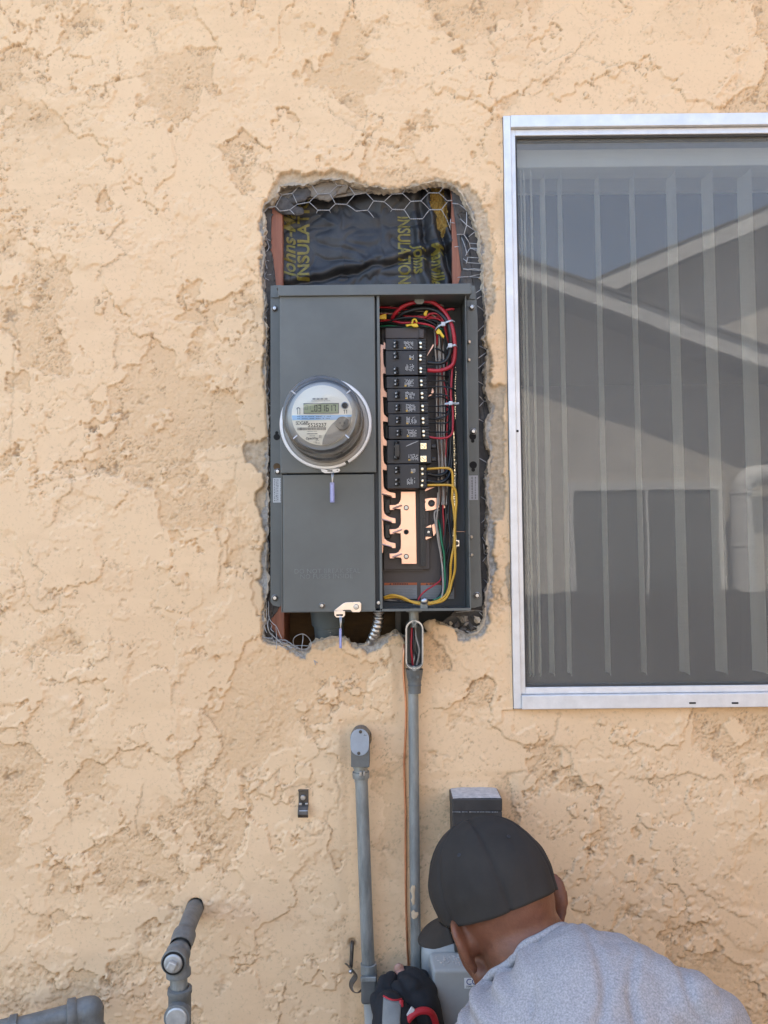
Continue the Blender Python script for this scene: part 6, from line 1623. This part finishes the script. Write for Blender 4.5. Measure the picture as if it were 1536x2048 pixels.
gl2 = thing('gas_pipe', P(190, 2048, .1), 'dark grey elbowed pipe cut off by the lower left corner', 'pipe')
e0, e1 = P(176, 2020, .10), P(60, 2050, .13)
s2_ = S(1, .11)
mb = MB(); mb.tube([e1 + (e1 - e0) * 2.5, e1, e0], 19 * s2_, seg=24, smooth=False); mb.build('run', M['gaspipe'], gl2, smooth=True)
ax2 = (e1 - e0).normalized()
mb = MB(); mb.ball(e0 + Vector((.002, 0, -.002)), 27 * s2_, seg=26, rings=16); mb.lathe(e0, ax2, [(25 * s2_, 0), (24 * s2_, .016), (28 * s2_, .019), (28.5 * s2_, .031), (20 * s2_, .033)], seg=30); mb.lathe(e0 + Vector((.003, 0, 0)), (.04, 0, -1), [(26.5 * s2_, 0), (25 * s2_, .025), (28 * s2_, .03), (28 * s2_, .045), (19 * s2_, .046)], seg=30); mb.build('elbow', M['gaspipe'], gl2, smooth=True, auto=50)
mb = MB(); mb.lathe(e0 + ax2 * .108, ax2, [(19 * s2_, 0), (25 * s2_, .001), (25.5 * s2_, .012), (22 * s2_, .014), (22 * s2_, .03), (25 * s2_, .032), (25 * s2_, .045), (19 * s2_, .046)], seg=28); mb.build('coupling', M['gaspipe'], gl2, smooth=True, auto=50)
mb = MB(); mb.lathe(e0 + Vector((.005, 0, -.04)), (.04, 0, -1), [(19 * s2_, 0), (19 * s2_, e0.z - .04)], seg=22); mb.build('riser', M['gaspipe'], gl2, smooth=True)

# ------------------------------------------------------------------ utility box with its raceway
rw = thing('raceway', P(953, 1900, .03), 'dark brown cable raceway topped with pale dust, behind the cap', 'raceway')
a, b = P(904, 1598, .062), P(1004.5, 1598, .062)
zb_ = P(950, 1905, .062).z
mb = MB(); mb.box(a.x, b.x, -.062, .004, P(950, 1623.5, .062).z, a.z); mb.build('end_cap', M['darkbrown'], rw, bevel=.002)
mb = MB(); mb.box(a.x + .0006, b.x - .0004, -.0612, .004, zb_, P(950, 1624.2, .062).z); mb.build('duct', M['darkbrown'], rw, bevel=.0015)
mb = MB()
nx_, ny_ = 30, 18
vs = [(a.x + .002 + (b.x - a.x - .004) * i / nx_, -.061 + .062 * j / ny_, a.z + .0004 + .0022 * (1 - abs(2 * i / nx_ - 1) ** 4) * (j / ny_ * .8 + .25) + .0007 * mnoise.noise(Vector((i * .9, j * .9, 3)))) for j in range(ny_ + 1) for i in range(nx_ + 1)]
mb.add(vs, [(j * (nx_ + 1) + i, j * (nx_ + 1) + i + 1, (j + 1) * (nx_ + 1) + i + 1, (j + 1) * (nx_ + 1) + i) for j in range(ny_) for i in range(nx_)]); mb.build('dust_layer', M['dust'], rw, smooth=True, auto=180, fix=False)
mb = MB(); c0_ = P(904, 1624, .0625); c1_ = P(1004, 1624, .0625); rg = rnd(9)
for k in range(60):
    t = rg.random(); p = c0_ + (c1_ - c0_) * t; mb.box(p.x, p.x + rg.uniform(.0006, .003), -.0630, -.0618, p.z - .0004, p.z + .0004)
mb.build('dust_line', M['dust'], rw)
ub = thing('utility_box', P(935, 2110, .0), 'light grey plastic utility box with a blue lettered sticker, half hidden by the man', 'box')
x0_, x1_ = P(843, 1980, .02).x, P(1030, 1980, .02).x; zt_ = P(930, 1872, .02).z; zbot = zt_ - .29
mb = MB(); mb.box(x0_, x1_, -.055, .004, zbot, zt_); o = mb.build('box_body', M['boxgrey'], ub, bevel=.022, segs=6)
fx0 = P(866, 1960, .10).x; fzt = P(930, 1940, .10).z
ix0 = x0_ + .012; izt = zt_ - .010
fx1 = x1_ - (fx0 - x0_)
v8 = [(ix0, -.055, zbot + .02), (x1_ - .012, -.055, zbot + .02), (x1_ - .012, -.055, izt), (ix0, -.055, izt), (fx0, -.100, zbot + .026), (fx1, -.100, zbot + .026), (fx1, -.100, fzt), (fx0, -.100, fzt)]
mb = MB(); mb.add(v8, [(4, 5, 6, 7), (0, 1, 5, 4), (1, 2, 6, 5), (2, 3, 7, 6), (3, 0, 4, 7), (3, 2, 1, 0)]); lid = mb.build('lid', M['boxgrey'], ub, bevel=.005, segs=4)
a, b = P(928.5, 1956.5, .1008), P(962, 1977, .1008)
mb = MB(); mb.box(a.x, b.x + .012, -.1006, -.1, b.z, a.z); st = mb.build('sticker', M['white'], lid)
M['coxblue'] = mat('blue_lettering', (.015, .035, .20), .5, 0, .05, 60)
text('lettering', 'COX', P(932, 1964.3, .1008), S(16, .1), M['coxblue'], st, extrude=.0002, align='LEFT', spacing=.98, sx=.98).data
for dx in (.0005, -.0005, .001):
    pass
text('lettering', 'COMMUNICATIONS', P(932, 1973.4, .1008), S(4.3, .1), M['ink'], st, extrude=.0002, align='LEFT', sx=.88)
mb = MB(); rg = rnd(15)
for k in range(70):
    px = min(968, max(872, rg.gauss(905, 16))); py = min(1940, max(1884, rg.gauss(1908, 9)))
    t = (py - 1884) / 56; dd_ = .056 + .044 * t
    p = P(px, py, dd_); r_ = rg.uniform(.0005, .0016)
    z_ = izt + (fzt - izt) * ((dd_ - .055) / .045)
    mb.ball((p.x, -dd_, z_ + r_ * .5), (r_ * rg.uniform(.7, 1.5), r_, r_ * .7), seg=6, rings=4)
o = mb.build('plaster_crumbs', M['dust'], None); tag(o, 'pale plaster crumbs scattered on top of the grey utility box', 'crumbs', kind='stuff')
# ------------------------------------------------------------------ the man crouching at the wall
def skin_mat():
    m = mat('skin', (.135, .048, .024), .46, 0, .2, 45, .0006, 330, col2=(.20, .078, .040), spec=.45)
    b = m.node_tree.nodes['Principled BSDF']
    b.inputs['Subsurface Weight'].default_value = .12; b.inputs['Subsurface Radius'].default_value = (.012, .004, .002); b.inputs['Subsurface Scale'].default_value = .4
    return m
M['skin'] = skin_mat()
M['cap'] = mat('charcoal_cotton', (.028, .0245, .0215), .92, 0, .12, 9, .00022, 900, spec=.2, col2=(.047, .041, .035))
M['shirt'] = mat('heather_grey_jersey', (.215, .205, .205), .92, 0, .2, 420, .0003, 600, spec=.2, col2=(.42, .395, .385), detail=4)
M['trouser'] = mat('dark_denim', (.03, .035, .05), .9, 0, .2, 60, .0004, 400)
M['boot'] = mat('brown_leather', (.06, .035, .02), .6, 0, .2, 30)
M['glove'] = mat('black_glove_fabric', (.010, .011, .013), .85, 0, .3, 80, .0005, 400)
M['glovegrey'] = mat('grey_glove_panel', (.20, .20, .185), .8, 0, .1, 60, .0003, 500)
M['redtrim'] = mat('red_trim', (.42, .015, .025), .6, 0, .1, 60)
def stubble():
    m = bpy.data.materials.new('short_hair'); m.use_nodes = True
    nt = m.node_tree; N = nt.nodes; L = nt.links; b = N['Principled BSDF']; out = N['Material Output']
    b.inputs['Base Color'].default_value = (.075, .064, .048, 1); b.inputs['Roughness'].default_value = .8
    tc = N.new('ShaderNodeTexCoord'); nz = N.new('ShaderNodeTexNoise'); nz.inputs['Scale'].default_value = 480; nz.inputs['Detail'].default_value = 2
    L.new(tc.outputs['Object'], nz.inputs['Vector'])
    at = N.new('ShaderNodeAttribute'); at.attribute_name = 'density'
    ad = N.new('ShaderNodeMath'); ad.operation = 'ADD'; L.new(nz.outputs['Fac'], ad.inputs[0]); L.new(at.outputs['Fac'], ad.inputs[1])
    mr = N.new('ShaderNodeMapRange'); mr.inputs['From Min'].default_value = .72; mr.inputs['From Max'].default_value = 1.2; L.new(ad.outputs[0], mr.inputs['Value'])
    tr = N.new('ShaderNodeBsdfTransparent'); mx = N.new('ShaderNodeMixShader')
    L.new(mr.outputs[0], mx.inputs[0]); L.new(tr.outputs[0], mx.inputs[1]); L.new(b.outputs[0], mx.inputs[2]); L.new(mx.outputs[0], out.inputs[0])
    return m
M['hair'] = stubble()

HEAD_R = (.76, .32, .56); HEAD_U = (-.30, .945, -.08)
HS = .93
HO = P(1002, 1834, .285)                                     # midpoint between the ears
ray = (HO - CAM).normalized()
IR = _RT; IX = (_RT - ray * _RT.dot(ray)).normalized(); IU = IX.cross(ray); 
def vw(a, b, c): return IX * a + IU * b + ray * c
hr = vw(*HEAD_R).normalized(); hu = vw(*HEAD_U)
hu = (hu - hr * hu.dot(hr)).normalized(); hf = hu.cross(hr)
HM = Matrix(((hr.x, hf.x, hu.x), (hr.y, hf.y, hu.y), (hr.z, hf.z, hu.z)))
def H(x, y, z): return HO + HM @ Vector((x * HS, y * HS, z * HS))

man = thing('person', (.34, -.62, 0), 'man in a charcoal cap and heather grey T-shirt crouching at the wall in work gloves', 'person')
def fuse(mb, name, m, voxel, smooth_it=8, parent=man, post=None, factor=.5):
    """one continuous skin over the overlapping shapes"""
    tmp = mb.build('tmp', M['skin'], None)
    r = tmp.modifiers.new('r', 'REMESH'); r.mode = 'VOXEL'; r.voxel_size = voxel
    s = tmp.modifiers.new('s', 'SMOOTH'); s.factor = factor; s.iterations = smooth_it
    bpy.context.view_layer.update()
    me = bpy.data.meshes.new_from_object(tmp.evaluated_get(bpy.context.evaluated_depsgraph_get()))
    off = tmp.location.copy()
    old = tmp.data
    COL.objects.unlink(tmp); bpy.data.objects.remove(tmp); bpy.data.meshes.remove(old)
    me.transform(Matrix.Translation(off))
    if post:
        me.update()
        post(me)
    o = parent; org = Vector()
    while o is not None: org = org + o.location; o = o.parent
    me.transform(Matrix.Translation(-org))
    me.name = name
    me.materials.clear(); me.materials.append(m)
    me.polygons.foreach_set('use_smooth', [True] * len(me.polygons)); me.update()
    ob = bpy.data.objects.new(name, me); COL.objects.link(ob); ob.parent = parent
    return ob

C7 = P(1092, 1950, .375)
LS, RS = P(972, 2105, .335), P(1385, 2065, .45)
LE, RE = Vector((.055, -.31, .53)), Vector((.335, -.27, .63))
LW, RW = P(868, 2085, .135), P(800, 2125, .165)
PEL = Vector((.36, -.74, .40))
# body
mb = MB()
mb.ball(H(0, -.008, .035), (.076, .098, .098), HM, 24, 16)
mb.ball(H(0, .035, -.033), (.060, .064, .066), HM, 20, 14)
mb.ball(H(0, .060, -.085), (.040, .034, .030), HM)
mb.capsule(H(-.056, .012, -.062), H(-.022, .075, -.096),  .019, .017); mb.capsule(H(.056, .012, -.062), H(.022, .075, -.096), .019, .017)
mb.capsule(H(0, .098, .012), H(0, .113, -.030), .009, .014); mb.ball(H(.012, .105, -.034), .009); mb.ball(H(-.012, .105, -.034), .009)
mb.ball(H(0, .096, .028), (.045, .014, .009), HM)
mb.ball(H(.032, .092, .008), .012); mb.ball(H(-.032, .092, .008), .012)
mb.ball(H(0, .096, -.062), (.024, .010, .005), HM); mb.ball(H(0, .094, -.071), (.022, .010, .006), HM)
for s_ in (-1, 1):
    er = HM @ Matrix.Rotation(R(-16 * s_), 3, 'X') @ Matrix.Rotation(R(28) * s_, 3, 'Z')
    er = HM @ Matrix.Rotation(R(-33) * -s_, 3, 'Z')
    ec = H(-.080, -.006, -.014) if s_ < 0 else H(.084, -.028, -.006)
    E = lambda x, y, z: ec + er @ Vector((x * s_, y, z)) * 1.0
    mb.ball(ec + er @ Vector((.004 * s_, -.004, 0)), (.0045, .017, .030), er)
    mb.tube([E(.001, .012, .006), E(.004, .010, .024), E(.008, -.004, .033), E(.011, -.018, .025), E(.011, -.021, .006), E(.008, -.015, -.014), E(.003, -.004, -.028)], [.0045, .0055, .0060, .0060, .0055, .0055, .006], seg=8)
    mb.ball(E(.002, -.001, -.028), (.006, .009, .010), er)
    mb.ball(H(.070 * s_, -.002, -.006), (.014, .018, .026), HM)
nk = H(.0, -.034, -.035)
mb.capsule(nk, C7 + Vector((0, .035, -.02)), .062, .066, 20); mb.capsule(H(0, .02, -.07), C7 + Vector((.0, .06, -.03)), .045, .050)
mb.capsule(H(0, -.045, -.02), C7 + Vector((.012, .012, -.01)), .045, .050)
mb.capsule(C7 + Vector((0, .03, -.04)), LS, .055, .050); mb.capsule(C7 + Vector((0, .03, -.04)), RS, .055, .052)
mb.capsule(C7 + Vector((.02, -.05, -.14)), PEL + Vector((0, 0, .08)), .11, .12, 20); mb.ball(C7 + Vector((.02, -.02, -.13)), (.14, .10, .12)); mb.ball(PEL, (.16, .12, .11))
for a, b, c in ((LS, LE, LW), (RS, RE, RW)):
    mb.capsule(a, b, .048, .040); mb.capsule(b, c, .042, .029)
body = fuse(mb, 'body', M['skin'], .0042, 7)
# eyes lie in the face
for s_ in (-1, 1):
    mb = MB(); mb.ball(H(.031 * s_, .093, .008), .0115); mb.build('eye', M['white'], man, smooth=True)
# short hair under the cap
mb = MB(); n1, n2 = 60, 30; vs = []; dens = []
for j in range(n2 + 1):
    for i in range(n1 + 1):
        a = R(95) + R(350 - 95 + 0) * 0 + R(180 + 110) * (i / n1 - .5) + R(0)
        a = math.pi * 1.5 + R(250) * (i / n1 - .5)
        z = .03 - .125 * j / n2
        ze = (z - .035) / .098
        k = math.sqrt(max(.02, 1 - min(.97, ze * ze))) if z > -.035 else None
        if k is None:
            k0 = math.sqrt(1 - ((-.035 - .035) / .098) ** 2); k = k0
        x = .0772 * k * math.cos(a); y = -.008 + .0992 * k * math.sin(a)
        if z < -.035: y += -.20 * (z + .035) * -1 * .0
        vs.append(H(x, y, z)); dens.append(1.05 * max(0, min(1, (z + .095) / .09)) - (.5 if y > .05 else 0) + .05)
mb.add(vs, [(j * (n1 + 1) + i, (j + 1) * (n1 + 1) + i, (j + 1) * (n1 + 1) + i + 1, j * (n1 + 1) + i + 1) for j in range(n2) for i in range(n1)])
hair = mb.build('hair', M['hair'], man, smooth=True, auto=180, fix=False)
# drop the hair shell onto the body surface so it hugs nape and skull
from mathutils.bvhtree import BVHTree
bvh = BVHTree.FromObject(body, bpy.context.evaluated_depsgraph_get()) if False else BVHTree.FromPolygons([v.co.copy() for v in body.data.vertices], [tuple(p.vertices) for p in body.data.polygons])
for v in hair.data.vertices:
    loc, nrm, _, _ = bvh.find_nearest(v.co)
    if loc is not None: v.co = loc + nrm * .0012
at = hair.data.attributes.new('density', 'FLOAT', 'POINT'); at.data.foreach_set('value', np.array(dens, dtype=np.float32))
# cap
CAPC = Vector((0, -.004, .045)); CR = (.0945, .1125, .108)
def rimz(x, y): return .0165 + .13 * y + (.010 * (y / .11) ** 2 if y < 0 else 0)
def capp(a, t, lift=0.0):
    """a round the head, t from crown (0) to rim (1)"""
    # find the polar angle where the crown meets the rim
    def at_th(th):
        flat = 1.0
        x = CR[0] * math.sin(th) ** .92 * math.cos(a); y = CR[1] * math.sin(th) ** .92 * math.sin(a); z = CR[2] * math.cos(th)
        if th > math.pi / 2: x = CR[0] * math.cos(a) * (1 - .10 * (th - math.pi / 2)); y = CR[1] * math.sin(a) * (1 - .10 * (th - math.pi / 2)); z = -(th - math.pi / 2) * .10
        return Vector((x, y, z)) + CAPC
    lo, hi = .6, 2.4
    for _ in range(22):
        mdl = (lo + hi) / 2; p = at_th(mdl)
        if p.z > rimz(p.x, p.y): lo = mdl
        else: hi = mdl
    p = at_th(max(1e-3, lo * t))
    nrm = Vector((p.x - CAPC.x, p.y - CAPC.y, (p.z - CAPC.z) * .9)).normalized()
    seam = abs(((a / (math.pi / 3) + .5) % 1) - .5) * (math.pi / 3) * max(.02, math.sin(min(lo * t, math.pi / 2))) * .1
    d = -.0032 * math.exp(-(seam / .0028) ** 2)
    wr = .0034 * mnoise.noise(Vector((p.x * 26, p.y * 26, p.z * 20))) + .0012 * mnoise.noise(Vector((p.x * 60, p.y * 60, p.z * 40 + 5)))
    dip = -.004 * math.exp(-((t - .45) / .22) ** 2) * (.5 + .5 * math.cos(6 * a + math.pi))
    return p + nrm * (d + (wr + dip * .35) * min(1, t * 2) + lift)
cap = thing('cap', (0, 0, 0), None, None); cap.parent = man; cap.location = HO - man.location
nA, nT = 180, 44
mb = MB(); vs = [H(*capp(2 * math.pi * i / nA, j / nT)) for j in range(nT + 1) for i in range(nA)]
fs = [(j * nA + i, (j + 1) * nA + i, (j + 1) * nA + (i + 1) % nA, j * nA + (i + 1) % nA) for j in range(nT) for i in range(nA)]
mb.add(vs, fs); crown = mb.build('cap_crown', M['cap'], cap, smooth=True, auto=180)
sd = crown.modifiers.new('thick', 'SOLIDIFY'); sd.thickness = .0022; sd.offset = -1
mb = MB()
top = capp(0, 0)
mb.lathe(H(*top) - hu * .002, hu, [(.0075, 0), (.0075, .002), (.005, .0042), (1e-5, .005)], seg=18); mb.build('cap_button', M['cap'], cap, smooth=True)
mb = MB()
for k in range(6):
    a = R(30) + k * R(60)
    p = H(*capp(a, .50, .0006)); q = H(*capp(a, .50, .003)); mb.lathe(p, q - p, [(.0030, 0), (.0030, .0007), (.0018, .0008), (.0016, .0002), (1e-5, .0002)], seg=12)
mb.build('eyelet', M['ink'], cap, smooth=True)
mb = MB(); NB, NR = 40, 12; vs = []
for j in range(NR + 1):
    for i in range(NB + 1):
        a = R(90) + R(80) * (2 * i / NB - 1)
        p = capp(a, 1.0)
        u = 2 * i / NB - 1; ext = .080 * max(0, 1 - abs(u) ** 5) ** .5 * j / NR
        x = p.x * (1 + .16 * j / NR * (1 - u * u)); y = p.y + ext
        z = p.z - .022 * (x / .09) ** 2 * (j / NR) ** .8 - .10 * ext - .002
        vs.append(H(x, y, z))
mb.add(vs, [(j * (NB + 1) + i, j * (NB + 1) + i + 1, (j + 1) * (NB + 1) + i + 1, (j + 1) * (NB + 1) + i) for j in range(NR) for i in range(NB)])
brim = mb.build('cap_brim', M['cap'], cap, smooth=True, auto=180); sd = brim.modifiers.new('thick', 'SOLIDIFY'); sd.thickness = .0035
mb = MB()
i, j = NB - 9, 8
pc_ = H(0, 0, 0)
def bp(i, j): return vs[j * (NB + 1) + i]
for s_i in (7,):
    p = bp(s_i, 7); e1_ = (bp(s_i + 1, 7) - bp(s_i - 1, 7)).normalized(); e2_ = (bp(s_i, 9) - bp(s_i, 5)).normalized(); n_ = e1_.cross(e2_).normalized()
    if n_.dot(hu) < 0: n_ = -n_
    for r0_ in (.0105, .0085):
        mb.tube([p + n_ * .0032 + e1_ * math.cos(t) * r0_ * .8 + e2_ * math.sin(t) * r0_ for t in [2 * math.pi * k / 24 for k in range(25)]], .0006, seg=5, smooth=False)
mb.build('brim_sticker', mat('dull_gold_ring', (.16, .14, .11), .5), brim, smooth=True)

# T-shirt
def folds(me):
    n = len(me.vertices); co = np.zeros(n * 3); me.vertices.foreach_get('co', co); co = co.reshape(-1, 3)
    nr = np.zeros(n * 3); me.vertices.foreach_get('normal', nr); nr = nr.reshape(-1, 3)
    c7 = np.array(C7)
    for i in range(n):
        p = Vector(co[i])
        q = p - C7
        ang = math.atan2(q.z, q.x); rad = q.length
        f = .0085 * mnoise.noise(Vector((p.x * 12, p.y * 12, p.z * 16)))
        f += .0050 * mnoise.noise(Vector((p.x * 22 + 7, p.y * 10, (p.z - .35 * p.x) * 42)))
        f += .0012 * mnoise.noise(Vector((p.x * 60, p.y * 60, p.z * 60 + 3)))
        # gathered creases running from the collar towards the left armpit
        w = math.exp(-((p - COL_L).length / .075) ** 2)
        f += .0080 * w * math.sin(((p.z - COL_L.z) * 1.0 + (p.x - COL_L.x) * .12) * 230 + 1.2)
        # creases: thin valleys that run along the pull of the cloth
        u_ = (p.x - C7.x); v_ = (p.z - C7.z) + .30 * abs(u_)
        n1_ = mnoise.noise(Vector((u_ * 5 + 1, p.y * 3, v_ * 26))); n2_ = mnoise.noise(Vector((u_ * 9 + v_ * 6, 4, v_ * 15 - u_ * 9)))
        m1_ = max(0, min(1, .5 + 1.6 * mnoise.noise(Vector((p.x * 5 + 3, p.y * 5, p.z * 5)))))
        m0_ = 1 - .6 * min(1, max(0, (rad - .16) / .15))
        f *= .5 + .5 * m0_
        f += -.0095 * m0_ * m1_ * math.exp(-(n1_ / .10) ** 2) - .0085 * m0_ * (1 - m1_) * math.exp(-(n2_ / .09) ** 2)
        co[i] += nr[i] * f
    me.vertices.foreach_set('co', co.ravel())
COL_L = P(985, 1990, .40)
mb = MB()
def pt(x, y, d): return P(x, y, d)
mb.capsule(pt(1118, 1985, .40), pt(1255, 1985, .43), .062, .060, 20)
mb.capsule(pt(1225, 1990, .43), pt(1375, 2050, .455), .062, .066, 20)
mb.capsule(pt(1090, 2010, .385), pt(1000, 2058, .35), .054, .044, 20)
mb.capsule(pt(1000, 2058, .35), LS + Vector((0, 0, -.02)), .046, .054)
mb.ball(pt(1200, 2120, .43), (.195, .125, .135), None, 24, 16)
mb.capsule(pt(1190, 2110, .42), PEL + Vector((0, .0, .06)), .15, .155, 24)
mb.capsule(pt(1330, 2100, .44), PEL + Vector((.08, 0, .06)), .10, .10, 20); mb.capsule(pt(1040, 2120, .38), PEL + Vector((-.08, 0, .06)), .09, .10, 20)
mb.capsule(RS + Vector((.012, 0, -.012)), RS + (RE - RS) * .62, .070, .064, 18); mb.capsule(LS, LS + (LE - LS) * .62, .060, .060, 18)
shirt = fuse(mb, 'shirt', M['shirt'], .0042, 18, post=folds)
# ribbed collar
sb = BVHTree.FromPolygons([v.co + man.location for v in shirt.data.vertices], [tuple(p.vertices) for p in shirt.data.polygons])
bb_ = BVHTree.FromPolygons([v.co + man.location for v in body.data.vertices], [tuple(p.vertices) for p in body.data.polygons])
# where neck and shirt meet: walk round the neck and drop onto the cloth
cl_ = []
nax = (nk - C7).normalized(); nu = (Vector((1, 0, 0)) - nax * nax.x).normalized(); nw = nax.cross(nu)
for k in range(48):
    a_ = 2 * math.pi * k / 48; dr = nu * math.cos(a_) + nw * math.sin(a_)
    best = None
    for t_ in range(40):
        o_ = C7 + nax * (.10 - .004 * t_)
        h_ = bb_.ray_cast(o_ + dr * .25, -dr)
        g_ = sb.ray_cast(o_ + dr * .25, -dr)
        if h_[0] is not None and g_[0] is not None and (g_[0] - o_).dot(dr) > (h_[0] - o_).dot(dr) - .001:
            best = g_[0] + dr * .001; break
    if best is not None: cl_.append(best)
if len(cl_) > 6:
    sm = [(cl_[k - 2] + cl_[k - 1] + cl_[k] + cl_[(k + 1) % len(cl_)] + cl_[(k + 2) % len(cl_)]) / 5 for k in range(len(cl_))]
    mb = MB(); mb.tube(sm + sm[:1], .0062, seg=10, sub=3, caps=False); mb.build('collar', M['shirt'], shirt, smooth=True, auto=180)
# trousers and boots, below the picture
LH, RH = PEL + Vector((-.10, .02, -.02)), PEL + Vector((.10, .02, -.02))
LK, RK = Vector((.20, -.36, .52)), Vector((.56, -.34, .10))
LA, RA = Vector((.24, -.58, .10)), Vector((.58, -.76, .09))
mb = MB()
mb.ball(PEL, (.185, .15, .14)); mb.capsule(LH, LK, .098, .070); mb.capsule(LK, LA, .072, .055); mb.capsule(RH, RK, .098, .070); mb.capsule(RK, RA, .070, .055)
fuse(mb, 'trousers', M['trouser'], .009, 8)
for an, tdir in ((LA, Vector((-.02, .16, -.06))), (RA, Vector((.0, -.02, -.03)))):
    mb = MB()
    if an is LA:
        mb.capsule(an, an + Vector((0, -.01, -.05)), .055, .045); mb.capsule(an + Vector((0, -.03, -.055)), an + Vector((-.01, .15, -.062)), .042, .036)
    else:
        mb.capsule(an, an + Vector((0, -.04, -.01)), .052, .045); mb.capsule(an + Vector((0, -.05, .02)), an + Vector((0, -.03, -.055)), .04, .034)
    fuse(mb, 'boot', M['boot'], .007, 6)

# gloved hands
def G(x, y, d): return P(x, y, d)
mb = MB()                                        # left hand, black back towards us, fingers closing on the clamp
mb.capsule(G(858, 2078, .125), G(843, 2015, .115), .030, .033); mb.capsule(G(844, 2022, .11), G(834, 1980, .10), .029, .026); mb.capsule(G(848, 1985, .10), G(828, 1960, .088), .024, .020)
for pts, r in (([(828, 1972, .115), (812, 1962, .10), (805, 1955, .085)], .0115), ([(838, 1968, .10), (828, 1948, .085), (812, 1945, .065)], .0115), ([(850, 1972, .09), (846, 1952, .07), (832, 1950, .055)], .011), ([(858, 1988, .085), (858, 1968, .064), (846, 1962, .05)], .0095), ([(818, 2005, .125), (802, 1990, .12), (795, 1975, .11)], .0125)):
    for a, b in zip(pts[:-1], pts[1:]): mb.capsule(G(*a), G(*b), r, r * .95)
lg = fuse(mb, 'glove', M['glove'], .003, 3)
mb = MB(); mb.capsule(G(806, 1956, .085), G(799, 1942, .072), .0098, .0092); mb.ball(G(798, 1938, .070), .0092); ft = fuse(mb, 'fingertip', mat('finger_skin', (.36, .19, .14), .5, 0, .15, 60, .0003, 300), .0016, 2, parent=lg)
mb = MB(); nlm = G(797, 1935, .078); mb.ball(nlm, (.0052, .002, .0062)); mb.build('nail', mat('nail', (.42, .25, .19), .35), ft, smooth=True)
mb = MB(); mb.tube([G(800, 2062, .170), G(812, 2046, .168), G(824, 2031, .165), G(840, 2022, .162), G(858, 2023, .158), G(868, 2035, .150), G(874, 2060, .14)], .0055, seg=10)
mb.tube([G(802, 2000, .150), G(803, 2024, .158), G(808, 2036, .160)], .004, seg=8); mb.build('red_trim', M['redtrim'], lg, smooth=True)
mb = MB(); mb.prism([(823, 2014), (830, 2020), (818, 2042), (811, 2034)], .167, .163); mb.build('pull_tab', M['sticker'], lg, bevel=.001)
mb = MB()
mb.capsule(G(800, 2120, .165), G(788, 2050, .15), .034, .037); mb.capsule(G(792, 2060, .148), G(780, 2018, .138), .034, .028)
for pts, r in (([(768, 2010, .13), (762, 1985, .115), (768, 1962, .095)], .0112), ([(778, 2005, .125), (776, 1975, .105), (782, 1955, .085)], .0115), ([(788, 2005, .12), (786, 1978, .10), (790, 1962, .08)], .0112), ([(797, 2012, .115), (796, 1990, .095), (798, 1978, .08)], .010), ([(770, 2045, .15), (757, 2020, .14), (752, 1998, .125)], .012)):
    for a, b in zip(pts[:-1], pts[1:]): mb.capsule(G(*a), G(*b), r, r * .95)
rg2 = fuse(mb, 'glove', M['glove'], .003, 3)
# grey back panel hugging the right glove, red piping on its edge
mb = MB(); NX, NY = 14, 20; bvh = BVHTree.FromPolygons([v.co + man.location for v in rg2.data.vertices], [tuple(p.vertices) for p in rg2.data.polygons])
grid = []
for j in range(NY + 1):
    for i in range(NX + 1):
        u, v = i / NX, j / NY
        px_ = 767 + (803 - 767) * u - 3 * math.sin(v * 3) ; py_ = 1992 + 5 * math.sin(u * 3.1) + 6 * u + (2120 - 1992) * v
        o_ = G(px_, py_, .30); d_ = (o_ - CAM).normalized()
        h_ = bvh.ray_cast(CAM, d_)
        p = h_[0] - d_ * .0022 if h_[0] is not None else None
        grid.append(p)
fs = []; vs = [g if g is not None else Vector() for g in grid]
for j in range(NY):
    for i in range(NX):
        q = (j * (NX + 1) + i, j * (NX + 1) + i + 1, (j + 1) * (NX + 1) + i + 1, (j + 1) * (NX + 1) + i)
        if all(grid[k] is not None for k in q): fs.append(q)
mb.add(vs, fs); pn = mb.build('back_panel', M['glovegrey'], rg2, smooth=True, auto=180)
sd = pn.modifiers.new('thick', 'SOLIDIFY'); sd.thickness = .002
top_ = [grid[i] for i in range(NX + 1) if grid[i] is not None]
rt_ = [grid[j * (NX + 1) + NX] for j in range(0, NY + 1, 2) if grid[j * (NX + 1) + NX] is not None]
mb = MB()
if len(top_) > 2: mb.tube(top_, .0016, seg=6, sub=2)
mb.build('red_trim', M['redtrim'], rg2, smooth=True)
